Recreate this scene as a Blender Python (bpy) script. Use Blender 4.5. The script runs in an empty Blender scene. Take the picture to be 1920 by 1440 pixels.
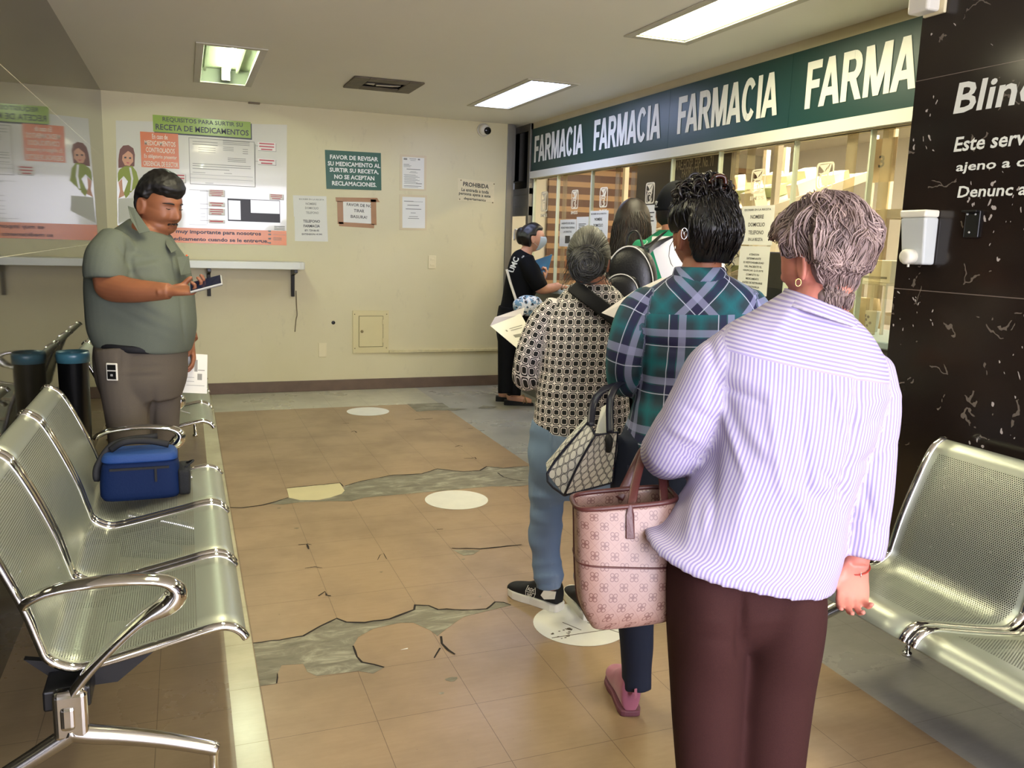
import bpy, bmesh, math, random
import numpy as np
from mathutils import Vector, Matrix, noise
from mathutils.bvhtree import BVHTree
random.seed(7); np.random.seed(7)
SC = bpy.context.scene
COL = SC.collection
PI = math.pi
# ------------------------------------------------------------------ camera, world, light, exposure
F = 1582.71; HC = 1.42
CR = np.array([[0.93364766, -0.35690001, 0.03040429], [-0.03175395, -0.16701785, -0.9854424], [0.35678246, 0.91909054, -0.16726881]])
cam = bpy.data.cameras.new('camera'); co = bpy.data.objects.new('camera', cam); COL.objects.link(co)
cam.sensor_width = 36; cam.lens = F * 36 / 1920; cam.clip_start = .05
mw = Matrix.Identity(4)
for i in range(3):
    mw[i][0] = CR[0][i]; mw[i][1] = -CR[1][i]; mw[i][2] = -CR[2][i]
mw[2][3] = HC
co.matrix_world = mw
SC.camera = co
SC.view_settings.view_transform = 'Standard'; SC.view_settings.look = 'None'
SC.view_settings.gamma = 1; SC.view_settings.use_curve_mapping = False
SC.view_settings.exposure = 1.8
wd = bpy.data.worlds.new('world'); SC.world = wd; wd.use_nodes = True
wd.node_tree.nodes['Background'].inputs[0].default_value = (.82, .86, 1, 1)
wd.node_tree.nodes['Background'].inputs[1].default_value = .5
# daylight through the open entrance behind the camera
al = bpy.data.lights.new('entrance_daylight', 'AREA'); al.shape = 'RECTANGLE'; al.size = 2.4; al.size_y = 2.0
al.energy = 72; al.color = (.86, .84, 1)
ao = bpy.data.objects.new('entrance_daylight', al); COL.objects.link(ao)
ao.location = (1.0, -2.35, 1.35); ao.rotation_euler = (PI / 2, 0, 0)

CT = np.array([0, 0, HC])
def at(px, py, d):
    return Vector(CT + CR.T @ (np.array([(px - 960) / F, (py - 720) / F, 1.0]) * d))
def onz(px, py, z=0.0):
    r = CR.T @ np.array([(px - 960) / F, (py - 720) / F, 1.0]); return Vector(CT + r * ((z - HC) / r[2]))
def ony(px, py, y):
    r = CR.T @ np.array([(px - 960) / F, (py - 720) / F, 1.0]); return Vector(CT + r * (y / r[1]))
def onx(px, py, x):
    r = CR.T @ np.array([(px - 960) / F, (py - 720) / F, 1.0]); return Vector(CT + r * (x / r[0]))
def proj_np(V):
    q = (V - CT) @ CR.T
    return np.stack([960 + F * q[:, 0] / q[:, 2], 720 + F * q[:, 1] / q[:, 2]], 1)

# ------------------------------------------------------------------ materials
def lin(c):
    return tuple(((x / 255) / 12.92 if x / 255 <= .04045 else ((x / 255 + .055) / 1.055) ** 2.4) for x in c[:3]) + (1,)
MATS = {}
class NT:
    def __init__(s, name):
        s.m = bpy.data.materials.new(name); s.m.use_nodes = True; s.t = s.m.node_tree
        s.b = s.t.nodes['Principled BSDF']; s.out = s.t.nodes['Material Output']
    def n(s, typ, **kw):
        o = s.t.nodes.new('ShaderNode' + typ)
        for k, v in kw.items():
            if k == 'inp':
                for a, b in v.items():
                    if isinstance(b, bpy.types.NodeSocket): s.t.links.new(b, o.inputs[a])
                    else: o.inputs[a].default_value = b
            else: setattr(o, k, v)
        return o
    def l(s, a, b): s.t.links.new(a, b)
    def math(s, op, a, b=None, c=None, clamp=False):
        o = s.t.nodes.new('ShaderNodeMath'); o.operation = op; o.use_clamp = clamp
        for i, x in enumerate((a, b, c)):
            if x is None: continue
            if isinstance(x, (int, float)): o.inputs[i].default_value = x
            else: s.t.links.new(x, o.inputs[i])
        return o.outputs[0]
    def mix(s, f, a, b):
        o = s.t.nodes.new('ShaderNodeMix'); o.data_type = 'RGBA'
        for i, x in ((0, f), (6, a), (7, b)):
            if isinstance(x, bpy.types.NodeSocket): s.t.links.new(x, o.inputs[i])
            elif isinstance(x, (int, float)): o.inputs[i].default_value = x
            else: o.inputs[i].default_value = lin(x)
        return o.outputs[2]
    def ramp(s, f, stops):
        o = s.t.nodes.new('ShaderNodeValToRGB'); r = o.color_ramp
        while len(r.elements) < len(stops): r.elements.new(.5)
        for e, (p, c) in zip(r.elements, stops):
            e.position = p; e.color = lin(c) if len(c) == 3 and max(c) > 1.001 else tuple(c) + (1,)
        s.t.links.new(f, o.inputs[0]); return o.outputs[0]
    def coord(s, kind='Object'): return s.n('TexCoord').outputs[kind]
    def noise(s, vec, scale, detail=4, rough=.55, dist=0):
        o = s.n('TexNoise', inp={'Scale': scale, 'Detail': detail, 'Roughness': rough, 'Distortion': dist})
        if vec is not None: s.l(vec, o.inputs['Vector'])
        return o.outputs[0]
    def scaled(s, vec, sc):
        o = s.n('Mapping', inp={'Scale': sc}); s.l(vec, o.inputs[0]); return o.outputs[0]
    def bump(s, h, strength=.3, dist=.01):
        o = s.n('Bump', inp={'Strength': strength, 'Distance': dist}); s.l(h, o.inputs['Height']); s.l(o.outputs[0], s.b.inputs['Normal'])
    def base(s, c):
        if isinstance(c, bpy.types.NodeSocket): s.l(c, s.b.inputs['Base Color'])
        else: s.b.inputs['Base Color'].default_value = lin(c)
    def set(s, **kw):
        for k, v in kw.items(): s.b.inputs[k.replace('_', ' ')].default_value = v

def M(name, col, rough=.5, metal=0, var=0, vs=6, bump=0, bs=60, spec=.5, coat=0, sheen=0, emit=0):
    if name in MATS: return MATS[name]
    t = NT(name); t.base(col); t.set(Roughness=rough, Metallic=metal)
    t.b.inputs['Specular IOR Level'].default_value = spec
    if coat: t.b.inputs['Coat Weight'].default_value = coat
    if sheen: t.b.inputs['Sheen Weight'].default_value = sheen
    if emit:
        t.b.inputs['Emission Color'].default_value = lin(col); t.b.inputs['Emission Strength'].default_value = emit
    cd = t.coord() if (var or bump) else None
    if var:
        nz = t.noise(cd, vs, 5)
        t.base(t.mix(nz, tuple(max(0, x * (1 - var)) for x in col), tuple(min(255, x * (1 + var)) for x in col)))
    if bump: t.bump(t.noise(cd, bs, 3), bump, .004)
    MATS[name] = t.m; return t.m

# ------------------------------------------------------------------ mesh builder
def V(*a): return Vector(a)
class Fr:
    def __init__(s, o, u, v, w): s.o, s.u, s.v, s.w = Vector(o), Vector(u), Vector(v), Vector(w)
    def p(s, a, b, c=0): return s.o + s.u * a + s.v * b + s.w * c
WORLD = Fr((0, 0, 0), (1, 0, 0), (0, 1, 0), (0, 0, 1))
_tc = {}
def text_geo(s, bold=0.0, extr=0.0):
    k = (s, bold, extr)
    if k not in _tc:
        c = bpy.data.curves.new('lettering', 'FONT'); c.body = s; c.offset = bold; c.extrude = extr; c.resolution_u = 2; c.align_x = 'CENTER'
        o = bpy.data.objects.new('lettering', c); COL.objects.link(o)
        dg = bpy.context.evaluated_depsgraph_get(); dg.update()
        me = bpy.data.meshes.new_from_object(o.evaluated_get(dg))
        vs = [tuple(v.co) for v in me.vertices]; fs = [tuple(p.vertices) for p in me.polygons]
        bpy.data.objects.remove(o); bpy.data.curves.remove(c); bpy.data.meshes.remove(me)
        _tc[k] = (vs, fs)
    return _tc[k]
class MB:
    def __init__(s): s.v, s.f, s.mi, s.sm, s.uv = [], [], [], [], None
    def add(s, vs, fs, mi=0, smooth=False):
        b = len(s.v); s.v.extend([tuple(x) for x in vs])
        for f in fs: s.f.append(tuple(b + i for i in f)); s.mi.append(mi); s.sm.append(smooth)
        return s
    def box(s, a, b, mi=0, fr=WORLD):
        x0, x1 = sorted((a[0], b[0])); y0, y1 = sorted((a[1], b[1])); z0, z1 = sorted((a[2], b[2]))
        vs = [fr.p(x, y, z) for z in (z0, z1) for x, y in ((x0, y0), (x1, y0), (x1, y1), (x0, y1))]
        return s.add(vs, [(3, 2, 1, 0), (4, 5, 6, 7), (0, 1, 5, 4), (1, 2, 6, 5), (2, 3, 7, 6), (3, 0, 4, 7)], mi)
    def poly(s, pts, mi=0): return s.add(pts, [tuple(range(len(pts)))], mi)
    def slab(s, pts, nrm, t, mi=0):
        n = len(pts); nrm = Vector(nrm); up = [Vector(p) + nrm * t for p in pts]
        return s.add(list(pts) + up, [tuple(range(n, 2 * n)), tuple(range(n - 1, -1, -1))] + [(i, (i + 1) % n, n + (i + 1) % n, n + i) for i in range(n)], mi)
    def tube(s, pts, r, n=8, mi=0, closed=False, flat=1.0, up=None, smooth=True):
        fl_ = flat if isinstance(flat, (list, tuple)) else [flat] * len(pts)
        pts = [Vector(p) for p in pts]; m = len(pts); rs = r if isinstance(r, (list, tuple)) else [r] * m
        vs = []; pa = None
        for i, p in enumerate(pts):
            if closed: t = pts[(i + 1) % m] - pts[i - 1]
            else: t = pts[min(i + 1, m - 1)] - pts[max(i - 1, 0)]
            if t.length < 1e-9: t = V(0, 0, 1)
            t.normalize()
            if up is not None: a = Vector(up)
            else: a = pa if pa is not None else (V(0, 0, 1) if abs(t.z) < .9 else V(1, 0, 0))
            a = a - t * a.dot(t)
            if a.length < 1e-6: a = t.orthogonal()
            a.normalize(); pa = a; b = t.cross(a)
            for k in range(n):
                q = 2 * PI * k / n; vs.append(p + a * (math.cos(q) * rs[i]) + b * (math.sin(q) * rs[i] * fl_[i]))
        fs = []
        for i in range(m if closed else m - 1):
            j = (i + 1) % m
            for k in range(n): fs.append((i * n + k, i * n + (k + 1) % n, j * n + (k + 1) % n, j * n + k))
        if not closed: fs += [tuple(range(n - 1, -1, -1)), tuple((m - 1) * n + k for k in range(n))]
        return s.add(vs, fs, mi, smooth)
    def lathe(s, prof, c, axis=(0, 0, 1), n=24, mi=0, smooth=True):
        ax = Vector(axis).normalized(); a = ax.orthogonal().normalized(); b = ax.cross(a); c = Vector(c); vs = []; m = len(prof)
        for r, h in prof:
            for k in range(n):
                q = 2 * PI * k / n; vs.append(c + ax * h + (a * math.cos(q) + b * math.sin(q)) * max(r, 1e-5))
        fs = [(i * n + k, i * n + (k + 1) % n, (i + 1) * n + (k + 1) % n, (i + 1) * n + k) for i in range(m - 1) for k in range(n)]
        fs += [tuple(range(n - 1, -1, -1)), tuple((m - 1) * n + k for k in range(n))]
        return s.add(vs, fs, mi, smooth)
    def text(s, st, fr, cx, cy, w=None, h=None, mi=0, bold=0.0, lift=.0012, slant=0.0):
        vs, fs = text_geo(st, bold)
        if not vs: return s
        x0 = min(v[0] for v in vs); x1 = max(v[0] for v in vs); y0 = min(v[1] for v in vs); y1 = max(v[1] for v in vs)
        sx = w / (x1 - x0) if w else None; sy = h / (y1 - y0) if h else sx
        if sx is None: sx = sy
        return s.add([fr.p(cx + (v[0] - (x0 + x1) / 2) * sx + slant * (v[1] - y0) * sy, cy + (v[1] - (y0 + y1) / 2) * sy, lift) for v in vs], fs, mi)
    def build(s, name, mats, parent=None, loc=None, bev=0, seg=2, kind=None):
        me = bpy.data.meshes.new(name)
        org = Vector(loc) if loc is not None else V(0, 0, 0)
        base = org
        if parent is not None: base = org + wloc(parent)
        me.from_pydata([Vector(v) - base for v in s.v], [], s.f)
        if not isinstance(mats, (list, tuple)): mats = [mats]
        for m in mats: me.materials.append(m)
        me.polygons.foreach_set('material_index', s.mi); me.polygons.foreach_set('use_smooth', s.sm)
        if s.uv: 
            l = me.uv_layers.new(name='UVMap')
            for i, lp in enumerate(me.loops): l.data[i].uv = s.uv[lp.vertex_index]
        me.update()
        o = bpy.data.objects.new(name, me); COL.objects.link(o); o.location = org
        if parent is not None: o.parent = parent
        if bev:
            b = o.modifiers.new('edges', 'BEVEL'); b.width = bev; b.segments = seg; b.limit_method = 'ANGLE'; b.angle_limit = .6
        if kind: o['kind'] = kind
        return o
def wloc(o):
    l = V(0, 0, 0)
    while o is not None: l = l + Vector(o.location); o = o.parent
    return l
def tag(o, label=None, cat=None, group=None, kind=None):
    for k, v in (('label', label), ('category', cat), ('group', group), ('kind', kind)):
        if v: o[k] = v
    return o
def thing(name, label, cat, loc, group=None):
    o = bpy.data.objects.new(name, None); o.empty_display_size = .05; COL.objects.link(o); o.location = loc
    return tag(o, label, cat, group)
def kids(o): return [c for c in COL.objects if c.parent is o]
def dup(root, loc=None, rotz=None, label=None):
    r = root.copy(); COL.objects.link(r)
    if loc is not None: r.location = loc
    if rotz is not None: r.rotation_euler = (0, 0, rotz)
    if label: r['label'] = label
    def rec(a, b):
        for ch in kids(a):
            c = ch.copy(); COL.objects.link(c); c.parent = b; rec(ch, c)
    rec(root, r); return r
def cr(pts, k=6):
    P = [Vector(p) for p in pts]; out = []
    for i in range(len(P) - 1):
        a, b, c, d = P[max(i - 1, 0)], P[i], P[i + 1], P[min(i + 2, len(P) - 1)]
        for j in range(k):
            t = j / k
            out.append(.5 * ((2 * b) + (c - a) * t + (2 * a - 5 * b + 4 * c - d) * t * t + (3 * b - a - 3 * c + d) * t ** 3))
    out.append(P[-1]); return out
# ------------------------------------------------------------------ the room
XL, YB, XF, XM, YM, ZC = -.59, 7.79, 3.08, 2.44, 2.42, 2.51
YR = -2.6
LAMPS = [(.11, .495, 5.53, 6.93), (2.22, 2.59, 5.58, 6.9), (2.22, 2.59, 2.85, 4.2), (.11, .495, 2.45, 3.8), (2.0, 2.37, -.6, .75), (.11, .495, -.8, .55)]
VENT = (1.15, 1.61, 6.11, 6.53)
def grout(t, vec, x0, y0, sx, sy, w):
    s = t.n('SeparateXYZ'); t.l(vec, s.inputs[0])
    def ln(c, o, p):
        a = t.math('PINGPONG', t.math('SUBTRACT', c, o), p / 2); return t.math('LESS_THAN', a, w)
    return t.math('MAXIMUM', ln(s.outputs[0], x0, sx), ln(s.outputs[1], y0, sy))
def floor_mat(name, c1, c2, x0, y0, rough, gc, gs=.6):
    t = NT(name); cd = t.coord()
    n1 = t.noise(cd, 2.2, 6, .6); n2 = t.noise(t.scaled(cd, (3, 22, 1)), 3, 5, .65); n3 = t.noise(cd, 150, 2)
    c = t.mix(t.math('MULTIPLY', n2, .9), c1, c2); c = t.mix(t.math('MULTIPLY', t.math('SUBTRACT', n1, .42, clamp=True), 1.6), c, tuple(x * .72 for x in c1))
    sp = t.math('GREATER_THAN', t.noise(cd, 34, 3, .7), .73)
    c = t.mix(t.math('MULTIPLY', sp, .35), c, (70, 58, 40))
    g = grout(t, cd, x0, y0, .31, .308, .0011)
    c = t.mix(t.math('MULTIPLY', g, gs), c, gc); t.base(c)
    t.l(t.math('ADD', t.math('MULTIPLY', n1, .3), rough - .15), t.b.inputs['Roughness'])
    t.bump(t.math('ADD', t.math('MULTIPLY', n2, .6), t.math('MULTIPLY', n3, .15)), .12, .003)
    return t.m
m_tile = floor_mat('cream_floor_tile', (182, 177, 152), (200, 195, 170), .49, 7.0, .3, (120, 105, 80))
m_vinyl = floor_mat('brown_vinyl_tile', (156, 130, 96), (176, 150, 116), .18, 3.205, .38, (70, 50, 32))
m_under = floor_mat('tan_floor_tile', (138, 118, 88), (158, 138, 106), -.12, 3.1, .3, (70, 55, 38))
m_strip = floor_mat('cream_strip_tile', (194, 186, 148), (210, 203, 168), .08, 2.9, .22, (140, 125, 90))
m_grey = floor_mat('grey_right_tile', (158, 155, 142), (180, 177, 166), 2.03, 7.0, .3, (120, 115, 100))
t = NT('bare_screed'); cd = t.coord(); nn = t.noise(t.scaled(cd, (1, 2.5, 1)), 7, 7, .65, .8)
t.base(t.ramp(nn, [(.3, (104, 98, 78)), (.52, (132, 126, 104)), (.66, (170, 164, 138))])); t.set(Roughness=.6); t.bump(nn, .3, .004); m_screed = t.m
m_crack = M('dark_crack', (38, 30, 22), .9)
m_patch = M('cream_patch', (218, 206, 156), .4, var=.05)
fl = MB()
fl.box((XL - .4, YR - 1.5, -.05), (.087, YB + .3, 0), 2); fl.box((.087, YR - 1.5, -.05), (.177, YB + .3, .0), 3)
fl.box((.177, 6.985, -.05), (2.03, YB + .3, 0), 0); fl.box((2.03, YR - 1.5, -.05), (7, 9.2, 0), 4)
fl.box((.177, YR - 1.5, -.05), (2.03, 6.985, .0015), 1)
cA = lambda X, Y: onz(400 + X / 3.2, 860 + Y / 3.2, .0016)
cB = lambda X, Y: onz(640 + X / 4.174, 700 + Y / 4.174, .0016)
def patch(pts, f, mi, lift=.0006):
    p = [f(*q) for q in pts]
    for q in p: q.z += lift
    fl.poly([q for q in p][::-1], mi) if False else fl.slab([V(q.x, q.y, q.z) for q in p], (0, 0, 1), .0003, mi)
def crack(pts, f, w=.006):
    p = [f(*q) for q in pts]
    pp = []
    for a, b in zip(p[:-1], p[1:]):
        k = max(1, int((b - a).length / .03))
        for j in range(k):
            q = a.lerp(b, j / k); jn = (random.random() - .5) * .008; pp.append(q + V(jn * .5, jn, 0))
    pp.append(p[-1]); n = len(pp); vs = []
    for i, q in enumerate(pp):
        tdir = (pp[min(i + 1, n - 1)] - pp[max(i - 1, 0)]).normalized(); s = V(-tdir.y, tdir.x, 0)
        ww = w * (.35 + .65 * math.sin(PI * (i + .5) / n) ** .5) * (.7 + .6 * random.random()) / 2
        vs += [V(q.x, q.y, .0032) + s * ww, V(q.x, q.y, .0032) - s * ww]
    fl.add(vs, [(2 * i, 2 * i + 1, 2 * i + 3, 2 * i + 2) for i in range(n - 1)], 6)
top1 = [(240, 1108), (400, 1088), (540, 1065), (590, 1035), (640, 1008), (700, 978), (740, 960), (800, 980), (910, 985), (1060, 962), (1140, 935), (1205, 908), (1210, 880), (1290, 886), (1350, 905), (1500, 908), (1640, 905), (1690, 862), (1740, 864), (1785, 880)]
low1 = [(1720, 895), (1600, 925), (1500, 950), (1400, 1020), (1345, 1065), (1300, 1030), (1200, 985), (1120, 985), (960, 1020), (870, 1070), (835, 1130), (860, 1190), (890, 1225), (960, 1240), (1025, 1252), (960, 1290), (870, 1275), (740, 1290), (620, 1305), (565, 1280), (540, 1232), (410, 1240), (385, 1290), (380, 1350), (280, 1365)]
patch(top1 + low1, cA, 5); crack(top1, cA, .011)
crack([(838, 1125), (862, 1190), (890, 1226), (960, 1240), (1025, 1254)], cA, .008)
crack([(1365, 1070), (1372, 1110), (1410, 1150), (1450, 1176)], cA, .011); crack([(1362, 1135), (1340, 1170), (1325, 1198)], cA, .007); crack([(385, 1290), (380, 1350)], cA, .005)
top2 = [(380, 258), (450, 236), (560, 245), (640, 250), (770, 210), (790, 165), (890, 135), (980, 120), (1080, 100), (1250, 92), (1310, 75), (1345, 62), (1420, 72), (1500, 80), (1600, 72), (1640, 48), (1740, 58), (1890, 45), (1930, 60)]
low2 = [(1930, 150), (1850, 165), (1650, 168), (1400, 190), (1160, 212), (1000, 225), (900, 235), (830, 255), (700, 255), (520, 262), (420, 275), (340, 272)]
patch(top2 + low2, cA, 5)
patch([(440, 180), (600, 163), (760, 148), (788, 192), (770, 212), (700, 235), (620, 250), (520, 250), (455, 236)], cA, 7, .001)
crack([(100, 295), (165, 297), (225, 290), (300, 278), (380, 258), (450, 235)], cA, .012)
crack([(440, 178), (600, 162), (758, 147), (780, 168)], cA, .012); crack([(790, 165), (890, 135), (1080, 100), (1250, 92), (1345, 62), (1500, 80), (1600, 72), (1640, 48), (1740, 58), (1890, 45)], cA, .011)
crack([(1705, 85), (1740, 110), (1800, 128), (1890, 135)], cA, .009)
crack([(1430, 540), (1600, 542), (1850, 517)], cA, .010); patch([(1435, 548), (1600, 550), (1560, 575), (1500, 582)], cA, 5)
crack([(510, 518), (562, 512), (572, 545)], cA, .009); crack([(562, 512), (590, 518)], cA, .004); crack([(550, 658), (610, 650), (655, 658)], cA, .004)
crack([(630, 826), (672, 797), (680, 820), (705, 825)], cA, .008); crack([(1340, 427), (1378, 424)], cA, .006); crack([(985, 610), (1000, 580), (1022, 570), (1040, 605)], cA, .003)
for X, Y, r in ((1430, 1325, .02), (1500, 604, .008), (1008, 681, .007), (500, 418, .011), (395, 297, .01), (1600, 828, .006), (1370, 1408, .009)):
    c = cA(X, Y); patch([(0, 0)] * 0 or [(c.x + r * math.cos(a) * (1 + .3 * math.sin(3 * a)), c.y + .7 * r * math.sin(a)) for a in [i * PI / 5 for i in range(10)]], lambda x, y: V(x, y, .0016), 5)
crack([(575, 363), (715, 355)], cB, .012); crack([(75, 460), (100, 452), (122, 466)], cB, .009); crack([(890, 577), (920, 568), (950, 573)], cB, .009); crack([(960, 668), (1020, 668), (1045, 660), (1056, 672)], cB, .009)
crack([(15, 392), (60, 392)], cB, .008); crack([(350, 373), (385, 373)], cB, .007); crack([(995, 432), (1030, 433)], cB, .008)
patch([(515, 240), (790, 232), (850, 272), (985, 278), (900, 290), (730, 290), (590, 300)], cB, 5); patch([(1070, 272), (1110, 252), (1220, 262), (1190, 275)], cB, 5)
fl.build('floor', [m_tile, m_vinyl, m_under, m_strip, m_grey, m_screed, m_crack, m_patch], kind='structure')

t = NT('painted_ceiling'); cd = t.coord(); t.base(t.mix(t.noise(cd, 1.2, 4), (234, 229, 212), (242, 237, 222))); t.set(Roughness=.7); t.bump(t.noise(cd, 220, 2), .12, .002); m_ceil = t.m
ce = MB()
holes = LAMPS + [VENT]
xs = sorted({XL - .3, 7.0} | {h[0] for h in holes} | {h[1] for h in holes}); ys = sorted({YR - .2, 9.2} | {h[2] for h in holes} | {h[3] for h in holes})
for i in range(len(xs) - 1):
    for j in range(len(ys) - 1):
        cx, cy = (xs[i] + xs[i + 1]) / 2, (ys[j] + ys[j + 1]) / 2
        if any(h[0] < cx < h[1] and h[2] < cy < h[3] for h in holes): continue
        ce.add([(xs[i], ys[j], ZC), (xs[i], ys[j + 1], ZC), (xs[i + 1], ys[j + 1], ZC), (xs[i + 1], ys[j], ZC)], [(0, 1, 2, 3)])
ce.build('ceiling', m_ceil, kind='structure')
# back wall
t = NT('cream_wall_paint'); cd = t.coord(); a = t.noise(cd, 1.6, 5, .6); b = t.noise(t.scaled(cd, (3, 3, 1.2)), 4, 6, .7)
c = t.mix(a, (210, 200, 154), (222, 212, 172)); c = t.mix(t.math('MULTIPLY', t.math('SUBTRACT', b, .6, clamp=True), 1.4), c, (156, 146, 116))
t.base(c); t.set(Roughness=.42); t.bump(t.noise(cd, 90, 3), .1, .003); m_wall = t.m
m_trimwall = M('pale_wall_paint', (206, 194, 160), .5, var=.04)
bw = MB(); bw.box((XL - .3, YB, 0), (2.9, YB + .15, ZC)); bw.build('wall_back', m_wall, kind='structure')
m_skirt = M('brown_skirting', (104, 84, 66), .5, var=.2, vs=9)
MB().box((XL, YB - .012, 0), (2.895, YB, .1)).build('baseboard_back', m_skirt, bev=.004, kind='structure')
# left wall of polished dark stone
t = NT('polished_dark_stone'); cd = t.coord(); nz = t.noise(cd, 6, 8, .65); n2 = t.noise(cd, 40, 3)
c = t.mix(nz, (34, 32, 26), (54, 51, 42)); 
s = t.n('SeparateXYZ'); t.l(cd, s.inputs[0])
g = t.math('LESS_THAN', t.math('PINGPONG', t.math('SUBTRACT', s.outputs[2], 1.981 - .67 * 2), .335), .0016)
g2 = t.math('LESS_THAN', t.math('PINGPONG', t.math('SUBTRACT', s.outputs[1], .3), .32), .0014)
c = t.mix(g, c, (190, 184, 160)); c = t.mix(g2, c, (26, 24, 20)); t.base(c); t.set(Roughness=.035); t.bump(t.noise(cd, 5, 2), .03, .003); m_stone = t.m
MB().box((XL - .12, YR - .1, 0), (XL, YB, ZC)).build('wall_left', m_stone, kind='structure')
# marble pier on the right
t = NT('black_veined_marble'); cd = t.coord(); wn = t.noise(cd, 2.2, 6, .6)
v3 = t.n('VectorMath', operation='MULTIPLY_ADD'); t.l(cd, v3.inputs[0]); v3.inputs[1].default_value = (1, 1, 1)
nv = t.n('TexNoise', inp={'Scale': 3.0, 'Detail': 5.0}); t.l(cd, nv.inputs[0]); sc = t.n('VectorMath', operation='SCALE'); t.l(nv.outputs['Color'], sc.inputs[0]); sc.inputs['Scale'].default_value = .5; t.l(sc.outputs[0], v3.inputs[2])
vo = t.n('TexVoronoi', feature='DISTANCE_TO_EDGE', inp={'Scale': 4.2}); t.l(v3.outputs[0], vo.inputs['Vector'])
vein = t.math('MULTIPLY', t.math('LESS_THAN', vo.outputs[0], .012), t.math('GREATER_THAN', t.noise(cd, 7, 3), .56))
fl_ = t.n('TexVoronoi', inp={'Scale': 22.0, 'Randomness': 1.0}); t.l(t.scaled(v3.outputs[0], (1, 1.6, .8)), fl_.inputs['Vector'])
fleck = t.math('MULTIPLY', t.math('LESS_THAN', fl_.outputs['Distance'], .17), t.math('GREATER_THAN', t.noise(cd, 3.1, 4), .56))
c = t.mix(wn, (20, 15, 13), (46, 36, 31)); c = t.mix(t.math('MULTIPLY', vein, .45), c, (150, 138, 126)); c = t.mix(t.math('MULTIPLY', fleck, .75), c, (206, 196, 190))
s = t.n('SeparateXYZ'); t.l(cd, s.inputs[0]); g = t.math('LESS_THAN', t.math('ABSOLUTE', t.math('SUBTRACT', s.outputs[2], 1.29)), .0016); g2 = t.math('LESS_THAN', t.math('ABSOLUTE', t.math('SUBTRACT', s.outputs[2], 2.02)), .0012)
c = t.mix(t.math('MULTIPLY', t.math('MAXIMUM', g, g2), .5), c, (150, 135, 125)); t.base(c); t.set(Roughness=.16); m_marble = t.m
MB().box((XM, YR - .1, 0), (3.6, YM, ZC)).build('wall_right', m_marble, kind='structure')
# rear wall with open entrance behind the camera
rw = MB()
rw.box((XL, YR - .12, 0), (-.25, YR, ZC)); rw.box((2.25, YR - .12, 0), (XM, YR, ZC)); rw.box((-.25, YR - .12, 2.3), (2.25, YR, ZC))
rw.build('wall_rear', m_wall, kind='structure')
# upper strip, sign board support and interior shell of the pharmacy
m_cream = M('pharmacy_cream', (230, 226, 214), .5, var=.03)
MB().box((XF + .002, YM, 2.44), (XF + .12, 7.59, ZC)).box((XF + .012, YM, 2.0), (XF + .1, 7.59, 2.45)).build('wall_pharmacy', m_trimwall, kind='structure')
ph = MB(); ph.box((2.95, 8.7, 0), (6.6, 8.8, ZC)); ph.box((6.5, 1.0, 0), (6.6, 8.7, ZC)); ph.box((3.6, 1.2, 0), (6.5, 1.3, ZC))
ph.build('wall_inner', m_cream, kind='structure')
t = NT('slat_boards'); cd = t.coord(); s = t.n('SeparateXYZ'); t.l(cd, s.inputs[0])
st = t.math('LESS_THAN', t.math('FRACT', t.math('DIVIDE', s.outputs[2], .135)), .42)
gr = t.noise(t.scaled(cd, (3, 3, 40)), 3, 4)
t.base(t.mix(st, t.mix(gr, (88, 56, 40), (112, 76, 54)), t.mix(gr, (166, 130, 94), (184, 148, 110)))); t.set(Roughness=.45); m_slat = t.m
slx = ony(1027, 420, 8.66).x
sl = MB()
sl.box((slx, 8.66, 0), (6.5, 8.7, 2.35)); sl.build('trim_1', m_slat, kind='structure')
# aluminium door with transom beside the back wall
m_alu = M('grey_aluminium', (128, 124, 112), .42, .55)
m_alu2 = M('pale_aluminium', (196, 196, 190), .35, .4)
m_dark = M('dark_transom_glass', (12, 14, 14), .08)
def glass_mat(name, tint=(255, 255, 255), ior=1.45, haze=0.0):
    t = NT(name); tr = t.n('BsdfTransparent'); tr.inputs[0].default_value = lin(tint); gl = t.n('BsdfGlossy'); gl.inputs['Roughness'].default_value = .03
    fr = t.n('LayerWeight', inp={'Blend': .06}); mx = t.n('MixShader'); t.l(fr.outputs['Fresnel'], mx.inputs[0]); t.l(tr.outputs[0], mx.inputs[1]); t.l(gl.outputs[0], mx.inputs[2])
    o = mx.outputs[0]
    if haze:
        df = t.n('BsdfDiffuse'); df.inputs[0].default_value = lin((226, 216, 190)); m2 = t.n('MixShader'); m2.inputs[0].default_value = haze; t.l(o, m2.inputs[1]); t.l(df.outputs[0], m2.inputs[2]); o = m2.outputs[0]
    t.l(o, t.out.inputs[0]); return t.m
m_glass = glass_mat('clear_pane', (248, 246, 238), haze=.03)
m_edge = glass_mat('acrylic_edge', (240, 234, 218), haze=.2)
m_edge2 = M('polished_pane_edge', (206, 214, 190), .15)
dr = MB()
yd0, yd1 = 7.6, 8.3
for y in (yd0, yd1 - .06): dr.box((XF - .02, y, 0), (XF + .04, y + .06, ZC))
for z in (0, 1.66, 1.86, 2.45): dr.box((XF - .018, yd0, z), (XF + .035, yd1, z + (.09 if z in (0, 1.66) else .06)))
dr.box((XF - .01, yd0 + .06, 1.75), (XF + .02, yd1 - .06, 1.86))
dr.build('door_1', m_alu, bev=.003, kind='structure')
MB().box((XF, yd0 + .06, 1.92), (XF + .008, yd1 - .06, 2.45)).build('window_1', m_dark, kind='structure')
MB().add([(XF, yd0 + .06, .09), (XF, yd0 + .06, 1.66), (XF, yd1 - .06, 1.66), (XF, yd1 - .06, .09)], [(0, 1, 2, 3)]).build('window_2', m_glass, kind='structure')
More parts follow.
